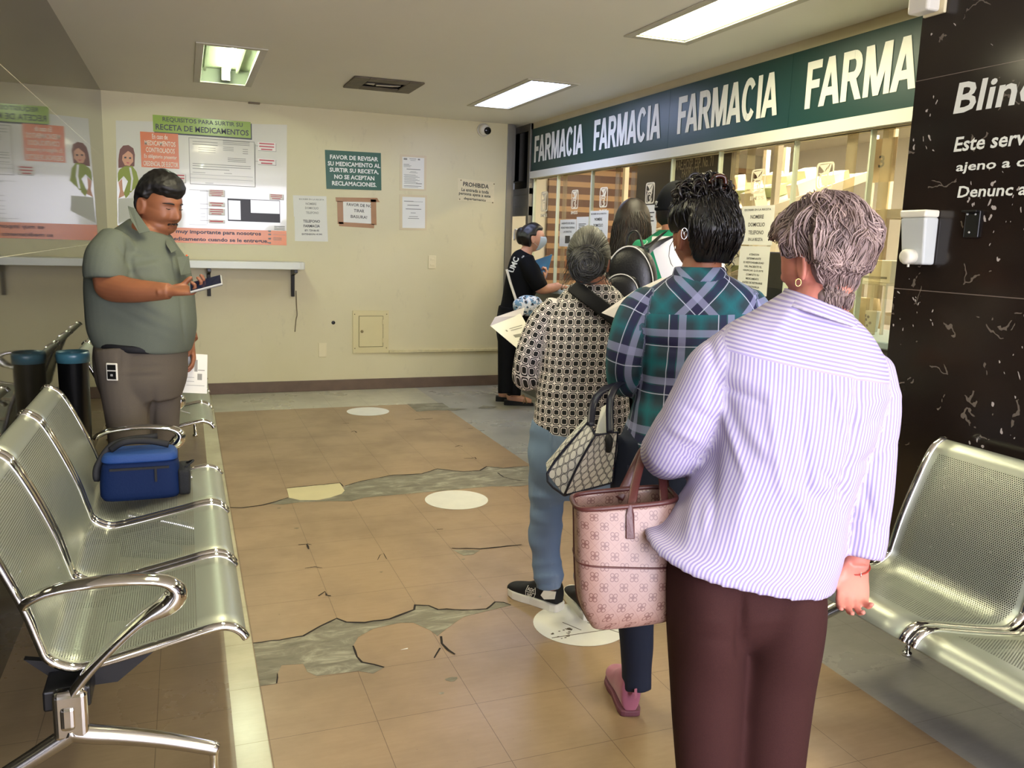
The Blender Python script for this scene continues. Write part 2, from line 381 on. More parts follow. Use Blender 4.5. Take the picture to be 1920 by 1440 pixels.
tj = MB(); tj.box((2.9, YB - .012, 0), (2.955, YB + .5, ZC)); tj.box((2.955, YB + .02, 0), (2.985, YB + .5, ZC)); tj.box((2.985, 7.98, 2.0), (XF - .02, 8.3, ZC))
tj.build('trim_2', m_alu, bev=.003, kind='structure')
# counter (continuous worktop) and its apron
m_lam = M('pale_blue_laminate', (168, 186, 184), .3)
m_apron = M('grey_apron', (110, 108, 100), .5)
ct = thing('service_counter', 'long pale blue pharmacy counter under the glass front', 'counter', (2.95, 5.0, 0))
MB().box((2.93, YM + .05, .985), (3.42, 7.4, 1.02)).build('worktop', m_lam, ct, (0, 0, 0), bev=.006)
MB().box((2.97, YM + .05, 0), (3.4, 7.38, .985)).build('apron', m_apron, ct, (0, 0, 0))
# glass front: panes, edges, fins
zt, zb = 2.0, 1.2
jy = [7.585] + [onx(px, py, XF).y for px, py in ((1041, 328), (1105, 318), (1255, 294), (1344, 283), (1486, 258), (1629, 240))] + [YM + .01]
for i in range(len(jy) - 1):
    MB().add([(XF + .03, jy[i + 1] + .006, zb), (XF + .03, jy[i + 1] + .006, zt), (XF + .03, jy[i] - .006, zt), (XF + .03, jy[i] - .006, zb)], [(0, 1, 2, 3)]).build('window_%d' % (i + 3), m_glass, kind='structure')
MB().box((XF + .034, YM, zt), (XF + .06, 7.59, zt + .01)).build('trim_4', m_alu2, kind='structure')
for i, y in enumerate(jy[:-1]):
    tag(MB().box((XF + .02, y - .005, 1.02), (XF + .05, y + .005, zt)).build('glazing_joint', m_edge2), 'thin upright polished joint between two pharmacy panes', 'glazing joint', 'joints between the pharmacy panes')
for px, py in ((1060, 325), (1160, 308), (1190, 302), (1380, 275), (1410, 270), (1600, 245), (1668, 236)):
    y = onx(px, py, XF + .05).y
    tag(MB().box((XF + .045, y - .03, 1.02), (XF + .06, y + .03, zt)).build('glazing_fin', m_edge), 'milky upright acrylic strip stiffening the pharmacy glass front', 'glazing strip', 'acrylic strips on the pharmacy glass')
# fascia sign
def block_word(mb, word, fr, x0, y0, W, H, lift=.002):
    """heavy condensed capitals from straight strokes and arcs"""
    t = .315; nq = 0; wd = {'F': .86, 'A': 1.16, 'R': 1.06, 'M': 1.28, 'C': 1.08, 'I': .315}; gap = {'FA': -.06, 'AR': .06, 'RM': .1, 'MA': .02, 'AC': .02, 'CI': .1, 'IA': .03}
    xs = [0]; 
    for k, ch in enumerate(word): xs.append(xs[-1] + wd[ch] + (gap.get(word[k:k + 2], 0) if k < len(word) - 1 else 0))
    tot = xs[-1]; sx = W / tot; hh = .175
    for ch, ox in zip(word, xs):
        w = wd[ch]; Q = []
        rct = lambda a, b, c, d: Q.append([(a, b), (c, b), (c, d), (a, d)])
        if ch == 'F': rct(0, 0, t, 1); rct(0, 1 - hh, w, 1); rct(0, .42, w * .9, .42 + hh)
        elif ch == 'I': rct(0, 0, t, 1)
        elif ch == 'A':
            m = w / 2; Q.append([(0, 0), (t * 1.02, 0), (m + .02, .74), (m + .02, 1), (m - t * .56, 1)]); Q.append([(w, 0), (m + t * .56, 1), (m - .02, 1), (m - .02, .74), (w - t * 1.02, 0)]); rct(w * .25, .2, w * .75, .2 + hh)
        elif ch == 'M':
            rct(0, 0, t * .88, 1); rct(w - t * .88, 0, w, 1); m = w / 2; Q.append([(0, 1), (m - t * .42, 0), (m + .02, 0), (m + .02, .3), (t * 1.25, 1)]); Q.append([(w, 1), (w - t * 1.25, 1), (m - .02, .3), (m - .02, 0), (m + t * .42, 0)])
        elif ch == 'C':
            n = 20; c = (w / 2, .5); o = []; a0 = math.radians(38)
            for k in range(n + 1):
                a = a0 + (2 * PI - 2 * a0) * k / n; o.append(((c[0] + w / 2 * math.cos(a), c[1] + .515 * math.sin(a)), (c[0] + (w / 2 - t) * math.cos(a), c[1] + (.515 - hh) * math.sin(a))))
            for (p, q), (r, s_) in zip(o[:-1], o[1:]): Q.append([p, r, s_, q])
        elif ch == 'R':
            rct(0, 0, t, 1); rct(0, 1 - hh, w * .55, 1); rct(0, .40, w * .55, .40 + hh); n = 12; cy = .70; 
            o = [((w * .55 + w * .41 * math.cos(a), cy + .30 * math.sin(a)), (w * .55 + (w * .41 - t) * math.cos(a), cy + (.30 - hh) * math.sin(a))) for a in [-PI / 2 + PI * k / n for k in range(n + 1)]]
            for (p, q), (r, s_) in zip(o[:-1], o[1:]): Q.append([p, r, s_, q])
            Q.append([(w * .38, .42), (w * .68, .46), (w * 1.02, 0), (w * .72, 0)])
        for q in Q:
            ar = sum(q[i][0] * q[(i + 1) % len(q)][1] - q[(i + 1) % len(q)][0] * q[i][1] for i in range(len(q)))
            if ar < 0: q = q[::-1]
            nq += 1; mb.add([fr.p(x0 + (ox + x) * sx, y0 + y * H, lift + .00012 * (nq % 9)) for x, y in q], [tuple(range(len(q)))])
    return mb
m_green = M('dark_green_sign', (6, 56, 52), .4)
m_white = M('white_lettering', (232, 234, 226), .4)
m_whitetrim = M('white_sill_strip', (226, 226, 214), .3)
FP = Fr((XF, 0, 0), (0, -1, 0), (0, 0, 1), (-1, 0, 0))
sg = thing('fascia_sign', 'long dark green fascia board repeating FARMACIA in white above the glass', 'sign', (XF, 5.0, 2.25))
js = [7.575] + [onx(px, py, XF).y for px, py in ((1257, 230), (1486, 170))] + [YM - .0]
for i in range(3):
    MB().box((XF - .012, js[i + 1] + .001, 2.066), (XF + .012, js[i] - .001, 2.452)).build('panel', m_green, sg, (0, 0, 0))
FS = Fr((XF - .0125, 0, 0), (0, -1, 0), (0, 0, 1), (-1, 0, 0))
for (xl, yl, xr, yr) in ((1005, 275, 1097, 262), (1117, 248, 1243, 228), (1275, 215, 1463, 185), (1517, 150, 1890, 85)):
    if xl < 1500: a, b = onx(xl, yl, XF).y, onx(xr, yr, XF).y
    else:
        a = onx(1517, 150, XF).y; w4 = onx(1717, 110, XF).y; b = a - (a - w4) * 1.54
    zc = {1005: 2.262, 1117: 2.262, 1275: 2.265, 1517: 2.265}[xl]
    tx = MB(); block_word(tx, 'FARMACIA', FS, -max(a, b), zc - .118, abs(a - b), .235); tx.build('lettering', m_white, sg, (0, 0, 0))
MB().box((XF - .02, YM, 2.004), (XF + .03, 7.585, 2.066)).build('trim_3', m_whitetrim, kind='structure')
# ------------------------------------------------------------------ lamps, vent, camera
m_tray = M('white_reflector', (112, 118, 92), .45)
m_rim = M('lamp_rim', (196, 190, 168), .45)
def emis(name, col, s):
    t = NT(name); t.base((240, 240, 235)); t.b.inputs['Emission Color'].default_value = lin(col); t.b.inputs['Emission Strength'].default_value = s; return t.m
m_tube = emis('tube_glow', (240, 255, 228), 30)
m_difw = emis('warm_panel_glow', (255, 250, 222), 9.5)
m_difc = emis('cool_panel_glow', (222, 230, 255), 8.0)
def diffuser(name, col, s):
    t = NT(name); cd = t.coord(); sp = t.n('SeparateXYZ'); t.l(cd, sp.inputs[0])
    g = t.math('POWER', t.math('SUBTRACT', 1.0, t.math('MULTIPLY', t.math('ABSOLUTE', sp.outputs[0]), 4.6), clamp=True), 1.6)
    t.base((236, 236, 230)); t.b.inputs['Emission Color'].default_value = lin(col); t.l(t.math('ADD', t.math('MULTIPLY', g, s), s * .1), t.b.inputs['Emission Strength']); return t.m
m_difw = diffuser('warm_panel_glow', (255, 246, 206), 11); m_difc = diffuser('cool_panel_glow', (196, 208, 255), 8)
lab = ['open recessed ceiling lamp with one bare greenish tube above the poster', 'recessed ceiling lamp with bluish diffuser at the far end of the sign', 'long recessed ceiling lamp with warm white diffuser nearest the sign',
       'unseen recessed ceiling lamp added over the nearer bench', 'unseen recessed ceiling lamp added beside the marble pier', 'unseen recessed ceiling lamp added near the entrance']  # lamps on this line are out of view, added to light the near end
for i, (x0, x1, y0, y1) in enumerate(LAMPS):
    cx, cy = (x0 + x1) / 2, (y0 + y1) / 2
    L = thing('ceiling_lamp', lab[i], 'ceiling lamp', (cx, cy, ZC))
    h = .1; b = MB(); w = .012
    b.box((x0, y0, ZC), (x0 + .004, y1, ZC + h)).box((x1 - .004, y0, ZC), (x1, y1, ZC + h)).box((x0, y0, ZC), (x1, y0 + .004, ZC + h)).box((x0, y1 - .004, ZC), (x1, y1, ZC + h)).box((x0, y0, ZC + h), (x1, y1, ZC + h + .004))
    b.build('housing', m_tray, L, (0, 0, 0))
    r = MB(); k = .035
    r.box((x0 - .012, y0 - .012, ZC - .008), (x0 + k, y1 + .012, ZC - .001)).box((x1 - k, y0 - .012, ZC - .008), (x1 + .012, y1 + .012, ZC - .001)).box((x0 + k, y0 - .012, ZC - .008), (x1 - k, y0 + k, ZC - .001)).box((x0 + k, y1 - k, ZC - .008), (x1 - k, y1 + .012, ZC - .001))
    r.build('rim', m_rim, L, (0, 0, 0), bev=.002)
    if i in (0, 5):
        MB().tube([(cx + .02, y0 + .09, ZC + .03), (cx + .02, y1 - .09, ZC + .03)], .015, 12).build('tube', m_tube, L, (0, 0, 0))
        e = MB(); e.box((cx - .01, y0 + .04, ZC + .01), (cx + .05, y0 + .09, ZC + .1)); e.box((cx - .01, y1 - .09, ZC + .01), (cx + .05, y1 - .04, ZC + .1)); e.box((x1 - .1, y0 + .05, ZC + .07), (x1 - .085, y1 - .05, ZC + .1)); e.box((x0 + .06, y0 + .05, ZC + .07), (x0 + .075, y1 - .05, ZC + .1))
        e.build('socket', m_tray, L, (0, 0, 0))
    else:
        MB().box((x0 + k, y0 + k, ZC + .004), (x1 - k, y1 - k, ZC + .008)).build('diffuser', m_difc if i == 1 else m_difw, L, (0, 0, 0))
x0, x1, y0, y1 = VENT
VT = thing('ceiling_vent', 'dirty metal air vent with broken louvres in the ceiling', 'air vent', ((x0 + x1) / 2, (y0 + y1) / 2, ZC))
m_duct = M('dark_duct', (18, 16, 13), .9); m_vent = M('dirty_vent_metal', (96, 86, 68), .6, .2, var=.3, vs=14); m_torn = M('torn_lining', (206, 198, 176), .8)
b = MB(); h = .25
for a, c in (((x0, y0, ZC), (x0 + .004, y1, ZC + h)), ((x1 - .004, y0, ZC), (x1, y1, ZC + h)), ((x0, y0, ZC), (x1, y0 + .004, ZC + h)), ((x0, y1 - .004, ZC), (x1, y1, ZC + h)), ((x0, y0, ZC + h), (x1, y1, ZC + h + .004))): b.box(a, c)
b.build('duct', m_duct, VT, (0, 0, 0))
r = MB(); k = .09
for a, c in (((x0 - .02, y0 - .02), (x0 + k, y1 + .02)), ((x1 - k, y0 - .02), (x1 + .02, y1 + .02)), ((x0 + k, y0 - .02), (x1 - k, y0 + k)), ((x0 + k, y1 - k), (x1 - k, y1 + .02))): r.box((*a, ZC - .014), (*c, ZC - .001))
r.build('frame', m_vent, VT, (0, 0, 0), bev=.005)
r = MB()
for i in range(3): r.box((x0 + .1, y0 + .12 + i * .08, ZC), (x1 - .1, y0 + .13 + i * .08, ZC + .04))
r.build('louvre', m_vent, VT, (0, 0, 0))
r = MB(); r.slab([V(x0 + .17, y0 + .16, ZC - .02), V(x1 - .12, y0 + .14, ZC - .018), V(x1 - .14, y0 + .3, ZC + .0), V(x0 + .2, y0 + .32, ZC + .0)], (0, 0, 1), .003)
r.slab([V(x0 + .10, y0 + .13, ZC - .02), V(x0 + .15, y0 + .12, ZC - .02), V(x0 + .18, y0 + .3, ZC - .0), V(x0 + .11, y0 + .27, ZC - .0)], (0, 0, 1), .003)
r.build('torn_panel', m_torn, VT, (0, 0, 0))
m_plw = M('white_plastic', (226, 222, 206), .35); m_blk = M('black_plastic', (14, 14, 14), .35); m_lens = M('lens_black', (4, 4, 5), .05)
c = ony(909, 243, YB - .05)
SCm = thing('security_camera', 'white dome security camera with dark lens high in the back corner', 'security camera', (c.x, YB, c.z))
MB().lathe([(.058, 0), (.062, .01), (.06, .03)], (c.x, YB, c.z), (0, -1, 0), 24).build('mount', m_plw, SCm, (0, 0, 0))
MB().lathe([(.055, .03), (.053, .05), (.045, .075), (.03, .09)], (c.x, YB, c.z), (0, -1, 0), 24).build('housing', m_plw, SCm, (0, 0, 0))
MB().lathe([(.034, .085), (.034, .098), (.026, .104), (.01, .107)], (c.x + .005, YB, c.z), (.1, -1, -.15), 20).build('lens', m_lens, SCm, (0, 0, 0))
c = ony(476, 193, YB - .04)
tag(MB().box((c.x - .045, YB - .05, ZC - .012), (c.x + .05, YB - .01, ZC - .001)).build('cable_cover', M('grey_cover', (134, 120, 96), .6), loc=(c.x, YB - .03, ZC), bev=.002), 'small grey cable cover on the ceiling edge above the poster', 'cable cover')

# ------------------------------------------------------------------ things on the back wall
BW = Fr((0, YB, 0), (1, 0, 0), (0, 0, 1), (0, -1, 0))
def q2(px, py): p = ony(px, py, YB); return (p.x, p.z)
def sheet(mb, corners, mi=0, t=.0012, lift=.0006, fr=BW):
    mb.slab([fr.p(a, b, lift) for a, b in corners], fr.w, t, mi)
m_poster = M('glossy_poster', (226, 222, 206), .16, coat=.4)
m_lime = M('lime_banner', (156, 184, 72), .2); m_dkg = M('dark_print', (30, 34, 28), .4); m_orange = M('orange_print', (226, 122, 60), .25)
m_orange2 = M('bright_orange_band', (236, 132, 52), .25); m_ink = M('black_print', (16, 14, 14), .4); m_grey = M('grey_print', (140, 138, 126), .5); m_lg = M('pale_print', (208, 206, 190), .4)
m_pink = M('pink_print', (206, 88, 96), .5); m_pinkbg = M('pale_callout', (240, 232, 222), .4); m_cream2 = M('cream_print', (252, 240, 214), .4)
m_hairp = M('print_brown', (118, 66, 40), .4); m_skinp = M('print_skin', (226, 166, 128), .4); m_shirtp = M('print_green', (150, 162, 46), .4)
PO = thing('wall_poster', 'big glossy prescription requirements poster with green title and orange boxes on back wall', 'poster', (.17, YB, 1.8))
TL, TR, BR, BL = q2(217, 226), q2(538, 234), q2(537, 458), q2(221, 452)
def bl(u, v):   # position on the poster, u right 0..1, v up 0..1
    a = (BL[0] + (BR[0] - BL[0]) * u, BL[1] + (BR[1] - BL[1]) * u); b = (TL[0] + (TR[0] - TL[0]) * u, TL[1] + (TR[1] - TL[1]) * u)
    return (a[0] + (b[0] - a[0]) * v, a[1] + (b[1] - a[1]) * v)
b = MB(); sheet(b, [BL, BR, TR, TL]); b.build('sheet', m_poster, PO, (0, 0, 0))
def mid_rect(px0, py0, px1, py1):
    mx_, my_ = (px0 + px1) / 2, (py0 + py1) / 2
    return (q2(px0, my_)[0], q2(mx_, py0)[1]), (q2(px1, my_)[0], q2(mx_, py1)[1])
def rect(px0, py0, px1, py1, mi_mat, name='panel', lift=.002, t=.0006, tilt=0):
    a, c = mid_rect(px0, py0, px1, py1); b = MB(); b.slab([BW.p(x, z, lift) for x, z in ((a[0], c[1]), (c[0], c[1]), (c[0], a[1]), (a[0], a[1]))], BW.w, t); return b.build(name, mi_mat, PO, (0, 0, 0))
def ptext(lines, px0, py0, px1, py1, mat_, name='lettering', bold=.0, lift=.0034, fill=.72, par=None):
    a, c = mid_rect(px0, py0, px1, py1); n = len(lines); hh = (a[1] - c[1]) / n; b = MB(); mx = max(len(x) if isinstance(x, str) else x[1] for x in lines)
    for i, s in enumerate(lines):
        st, ln = (s, len(s)) if isinstance(s, str) else s
        b.text(st, BW, (a[0] + c[0]) / 2, a[1] - hh * (i + .5), (c[0] - a[0]) * ln / mx, hh * fill, bold=bold, lift=lift)
    return b.build(name, mat_, par or PO, (0, 0, 0))
rect(289, 225, 472, 256, m_dkg, 'banner_shadow', .0015); rect(287, 222, 470, 253, m_lime, 'title_banner')
ptext([('REQUISITOS PARA SURTIR SU', 23)], 305, 223, 455, 236, m_dkg, bold=.012); ptext(['RECETA DE MEDICAMENTOS'], 292, 236, 466, 251, m_dkg, bold=.02)
rect(264, 249, 335, 315, m_orange, 'warning_box')
ptext([('En caso de', 8), ('MEDICAMENTOS', 16), ('CONTROLADOS', 15), ('Es obligatorio presentar', 17), ('CREDENCIAL DE ELECTOR', 18)], 268, 250, 333, 314, m_cream2, bold=.012)
rect(355, 262, 478, 348, m_grey, 'form_border', .0014); rect(356, 263, 477, 347, m_poster, 'form_sheet', .0021)
b = MB()
def plines(px0, px1, ys, h=1.0):
    for y in ys:
        a, c = mid_rect(px0, y, px1, y + h); b.slab([BW.p(x, z, .0029) for x, z in ((a[0], c[1]), (c[0], c[1]), (c[0], a[1]), (a[0], a[1]))], BW.w, .0002)
plines(361, 408, (266, 271)); plines(372, 404, (277, 281, 285), .8); plines(418, 468, (265, 268, 271)); plines(418, 438, (276, 279, 282), .8); plines(455, 465, (280, 284, 288)); plines(427, 461, (297, 300, 303)); plines(361, 470, (309, 313)); plines(361, 430, (317,)); plines(361, 385, (323,), .8); plines(420, 435, (325,), .8); plines(357, 474, (329, 336), .5); plines(385, 400, (343,), .8)
plines(478, 484, (273, 302), .7); plines(478, 479, range(270, 350, 3), 3); plines(355, 388, (356, 421), .5); plines(388, 388.6, range(356, 420, 4), 4); plines(375, 391, (358, 382, 391, 413), .7); plines(376, 385, (400, 406), .6)
plines(512, 536, (440,), .4)
b.build('form_lines', m_grey, PO, (0, 0, 0))
for (x0, y0, x1, y1, tl) in ((483, 267, 517, 283, 3), (483, 298, 517, 309, 2), (322, 326, 348, 342, 3), (391, 356, 421, 368, 4), (391, 379, 421, 387, 2), (391, 391, 421, 403, 3), (391, 412, 421, 418, 1), (505, 364, 531, 374, 3)):
    rect(x0 + .8, y0 + .8, x1 + .8, y1 + .8, m_grey, 'callout_shadow', .0018); rect(x0, y0, x1, y1, m_pinkbg, 'callout', .0024)
    b = MB(); hh = (y1 - y0) / tl
    for i in range(tl): 
        k = .82 - .2 * (i == tl - 1) * (tl > 1); m_ = (x0 + x1) / 2; hw = (x1 - x0) / 2 * k; plines(m_ - hw, m_ + hw, (y0 + hh * (i + .3),), hh * .42)
    b.build('callout_text', m_pink, PO, (0, 0, 0))
    
rect(427, 374, 525, 416, m_ink, 'black_panel'); rect(428.5, 376, 451, 412, m_poster, 'panel_inset', .0026); rect(470, 376, 524, 400, m_poster, 'panel_inset', .0026)
rect(221, 428, 537, 456, m_orange2, 'footer_band')
ptext([('es muy importante para nosotros', 31), ('su medicamento cuando se le entregue.', 36)], 300, 430, 503, 457, m_ink, bold=.03, fill=.66)
b = MB(); plines(514, 534, (424, 427, 430), 1.5); plines(512, 528, (446, 449), 1); plines(503, 508, (432, 438, 446, 454), 3); b.build('tape_mark', m_grey, PO, (0, 0, 0))
# printed figure of a young woman
def pfig(pts, mat_, name, lift):
    b = MB(); b.slab([BW.p(*q2(*p), lift) for p in pts][::-1], BW.w, .0003); b.build(name, mat_, PO, (0, 0, 0))
pfig([(223, 290), (225, 280), (231, 273), (241, 272), (250, 278), (253, 290), (252, 312), (222, 315), (222, 300)], m_hairp, 'printed_hair', .0018)
pfig([(230, 287), (240, 281), (249, 290), (250, 303), (243, 311), (234, 310), (229, 300)], m_skinp, 'printed_face', .0024)
pfig([(229, 292), (231, 281), (241, 277), (250, 284), (251, 294), (247, 287), (240, 283), (234, 288)], m_hairp, 'printed_fringe', .0028)
pfig([(233, 294), (237, 294), (237, 297), (233, 297)], m_dkg, 'printed_eye', .0028); pfig([(242, 295), (246, 295), (246, 298), (242, 298)], m_dkg, 'printed_eye', .0028); pfig([(236, 304), (243, 305), (240, 307)], m_pink, 'printed_mouth', .0028)
pfig([(224, 318), (233, 312), (248, 311), (256, 322), (262, 345), (250, 356), (236, 372), (232, 362), (240, 340), (232, 330), (221, 342), (221, 325)], m_shirtp, 'printed_shirt', .0021)
pfig([(222, 342), (229, 335), (230, 356), (235, 366), (222, 372), (225, 358)], m_skinp, 'printed_arm', .0019)
pfig([(242, 314), (246, 314), (250, 335), (247, 358), (244, 358), (246, 335)], m_poster, 'printed_lanyard', .0027)
pfig([(243, 361), (252, 361), (252, 372), (243, 372)], m_poster, 'printed_badge', .0028); pfig([(222, 372), (238, 372), (262, 372), (266, 400), (222, 420)], m_lg, 'printed_coat', .0016)

def sign(name, label, cat, tl, tr, br, bl_, mat_, thick=.003):
    a, b_, c, d = q2(*tl), q2(*tr), q2(*br), q2(*bl_); cx = (a[0] + c[0]) / 2; cz = (a[1] + c[1]) / 2
    T = thing(name, label, cat, (cx, YB, cz)); b = MB(); sheet(b, [d, c, b_, a], t=thick); b.build('board' if thick > .002 else 'sheet', mat_, T, (0, 0, 0), bev=.0008 if thick > .002 else 0)
    e = ((b_[0] - a[0]), (b_[1] - a[1])); ln = math.hypot(*e); u = V(e[0] / ln, 0, e[1] / ln); v = V(-e[1] / ln, 0, e[0] / ln)
    fr = Fr(BW.p(d[0], d[1], thick + .0006), u, v, BW.w); w = ln; h = a[1] - d[1]
    return T, fr, w, h
def lines(T, fr, w, h, rows, mat_, bold=0):
    b = MB()
    for st, cu, cv, tw, th in rows: b.text(st, fr, cu * w, cv * h, tw * w, th * h, bold=bold, lift=.001)
    b.build('lettering', mat_, T, (0, 0, 0))
T, fr, w, h = sign('wall_sign', 'green notice board with white capitals asking to check medicine, centre of back wall', 'sign', (609, 281), (714, 287), (715, 357), (612, 354), M('green_notice', (12, 84, 60), .35))
lines(T, fr, w, h, [('FAVOR DE REVISAR', .5, .83, .86, .115), ('SU MEDICAMENTO AL', .5, .66, .94, .115), ('SURTIR SU RECETA,', .5, .49, .88, .13), ('NO SE ACEPTAN', .5, .325, .72, .115), ('RECLAMACIONES.', .5, .155, .8, .115)], m_white, .028)
m_paper = M('white_paper', (232, 230, 218), .6); m_holder = M('beige_holder', (214, 198, 158), .3); m_tape = M('brown_tape', (168, 122, 76), .35, var=.08)
def framed(label, tl, tr, br, bl_, rows):
    T, fr, w, h = sign('framed_document', label, 'document', tl, tr, br, bl_, m_holder)
    b = MB(); b.box((w * .1, h * .06, .0005), (w * .92, h * .93, .0015), 0, fr); b.build('paper', m_paper, T, (0, 0, 0))
    fr2 = Fr(fr.p(0, 0, .0012), fr.u, fr.v, fr.w); b = MB()
    for r in rows:
        if isinstance(r[0], str): b.text(r[0], fr2, r[1] * w, r[2] * h, r[3] * w, r[4] * h, bold=.01, lift=.001)
        else: b.box((r[0] * w, r[1] * h, .0005), (r[2] * w, r[3] * h, .001), 0, fr2)
    b.build('print', m_grey, T, (0, 0, 0))
import itertools
R1 = [(.15, .85, .28, .9), (.68, .86, .76, .9), (.36, .88, .62, .895), (.4, .84, .6, .85), (.15, .72, .36, .735), (.15, .69, .44, .7), (.15, .66, .4, .67), (.26, .59, .78, .61), (.4, .53, .62, .54), (.36, .5, .68, .51)] + [(.16 + .02 * (i % 2), .44 - i * .03, .6 + .15 * ((i * 7) % 3) / 2, .45 - i * .03) for i in range(9)] + [(.16, .13, .82, .145), (.16, .1, .7, .11), (.62, .2, .84, .22)]
framed('upper of two beige framed documents, closely printed page', (750, 289), (800, 292), (799, 358), (749, 357), R1)
R2 = [(.16, .8, .5, .82), (.48, .8, .84, .81), (.28, .69, .7, .71), (.22, .585, .78, .605), (.4, .48, .58, .495), (.34, .375, .66, .39), (.3, .325, .7, .34)]
framed('lower of two beige framed documents, a few short lines', (749, 364), (801, 366), (800, 432), (749, 431), R2)
T, fr, w, h = sign('wall_sign', 'cream plate headed PROHIBIDA near the back right corner', 'sign', (858, 334), (927, 342), (926, 380), (858, 376), M('cream_plate', (226, 214, 172), .4, var=.04, vs=20))
lines(T, fr, w, h, [('PROHIBIDA', .46, .77, .7, .2), ('La entrada a toda', .45, .52, .74, .15), ('persona ajena a este', .45, .32, .86, .17), ('departamento', .46, .12, .6, .15)], m_ink, .02)
b = MB()
for u_, v_ in ((.05, .92), (.95, .92), (.05, .07), (.95, .07)): b.lathe([(.006, 0), (.005, .002), (.001, .003)], fr.p(w * u_, h * v_, 0), fr.w, 10)
b.build('screw', M('rusty_screw', (120, 96, 62), .5, .5), T, (0, 0, 0))
T, fr, w, h = sign('paper_notice', 'white paper listing NOMBRE DOMICILIO TELEFONO taped beside the poster', 'notice', (549, 366), (612, 368), (613, 408), (551, 406), m_paper, .001)
lines(T, fr, w, h, [('ESCRIBIR EN LA RECETA', .54, .83, .74, .07), ('NOMBRE', .52, .62, .32, .11), ('DOMICILIO', .54, .42, .4, .11), ('TELEFONO', .55, .2, .38, .11)], m_grey, .015)
T, fr, w, h = sign('paper_notice', 'white TELEFONO FARMACIA paper, directly under the NOMBRE list', 'notice', (552, 405), (613, 406), (615, 453), (553, 452), m_paper, .0016)
lines(T, fr, w, h, [('TELEFONO', .53, .8, .52, .11), ('FARMACIA', .53, .61, .5, .11), ('871 729-06-05', .53, .43, .44, .08), ('EXTENSION: 41341', .53, .28, .62, .07)], m_ink, .02)
T, fr, w, h = sign('paper_notice', 'litter notice FAVOR DE NO TIRAR BASURA edged with brown tape', 'notice', (640, 376), (697, 380), (699, 420), (643, 417), m_paper, .001)
lines(T, fr, w, h, [('FAVOR DE NO', .53, .84, .84, .14), ('TIRAR', .52, .58, .34, .14), ('BASURA!', .52, .3, .54, .14)], M('charcoal_print', (60, 58, 54), .5), .01)
b = MB()
for c4 in (((629, 370), (707, 371), (712, 379), (630, 378)), ((632, 377), (643, 377), (644, 420), (633, 420)), ((695, 374), (705, 374), (706, 422), (696, 421)), ((635, 416), (702, 420), (701, 428), (636, 424))): b.slab([BW.p(*q2(*p), .0022) for p in c4][::-1], BW.w, .0004)
b.build('tape', m_tape, T, (0, 0, 0))
# switch plate, blank plate, junction panel, conduit
m_plate = M('cream_plastic', (230, 218, 176), .35)
def plate(label, name, x0, y0, x1, y1, rock):
    a, c = q2(x0, y0), q2(x1, y1); T = thing(name, label, 'switch' if rock else 'outlet', ((a[0] + c[0]) / 2, YB, (a[1] + c[1]) / 2)); w = c[0] - a[0]; h = a[1] - c[1]
    MB().box((a[0], c[1], 0), (c[0], a[1], .008), 0, BW).build('plate', m_plate, T, (0, 0, 0), bev=.003)
    for v_ in (.3, .72) if rock else (.52,):
        MB().box((a[0] + w * (.25 if rock else .45), c[1] + h * (v_ - (.08 if rock else .02)), .008), (c[0] - w * (.25 if rock else .45), c[1] + h * (v_ + (.08 if rock else .02)), .013), 0, BW).build('rocker' if rock else 'screw', m_plate, T, (0, 0, 0), bev=.002)
plate('cream double light switch plate on back wall under framed documents', 'light_switch', 803, 479, 817, 504, True)
plate('blank cream outlet plate low on the back wall', 'wall_outlet', 597, 643, 612, 669, False)
a, c = q2(661, 582), q2(728, 661); JP = thing('junction_panel', 'cream painted metal access panel low on the back wall', 'access panel', ((a[0] + c[0]) / 2, YB, c[1]))
m_pan = M('painted_panel', (218, 205, 152), .4, var=.03)
MB().box((a[0], c[1], 0), (c[0], a[1], .012), 0, BW).build('frame', m_pan, JP, (0, 0, 0), bev=.002)
d0, d1 = q2(673, 593), q2(717, 649); D = MB().box((d0[0], d1[1], .0125), (d1[0], d0[1], .018), 0, BW).build('door', m_pan, JP, (0, 0, 0), bev=.002)
g = MB(); 
for e in ((d0[0] - .004, d1[1] - .004, d0[0], d0[1] + .004), (d1[0], d1[1] - .004, d1[0] + .004, d0[1] + .004), (d0[0], d0[1], d1[0], d0[1] + .004), (d0[0], d1[1] - .004, d1[0], d1[1])): g.box((e[0], e[1], .0121), (e[2], e[3], .0128), 0, BW)
g.build('door_gap', M('panel_gap', (110, 98, 66), .8), JP, (0, 0, 0))
l_ = q2(678, 621); MB().lathe([(.013, 0), (.013, .006), (.006, .009)], BW.p(l_[0], l_[1], .018), BW.w, 14).build('lock', M('dull_brass', (150, 136, 96), .4, .6), JP, (0, 0, 0))
g = MB()
for px in (716, 717): 
    for py in (603, 638): g.box((q2(px, py)[0] - .004, q2(px, py)[1] - .02, .018), (q2(px, py)[0] + .004, q2(px, py)[1] + .02, .022), 0, BW)
g.build('hinge', m_pan, JP, (0, 0, 0))
g = MB()
for px, py in ((664.5, 589), (724.5, 589), (665, 653), (724, 652)): g.lathe([(.005, 0), (.004, .003)], BW.p(*q2(px, py), .012), BW.w, 8)
g.build('screw', M('rusty_screw', (120, 96, 62), .5, .5), JP, (0, 0, 0))
a, c = q2(729, 659), q2(942, 655); tag(MB().box((a[0], a[1] - .012, .0), (2.893, a[1] + .014, .022), 0, BW).build('cable_conduit', M('painted_conduit', (206, 194, 146), .4, var=.12, vs=30), loc=((a[0] + 2.89) / 2, YB, a[1]), bev=.003), 'cream surface conduit running right from the access panel', 'conduit')
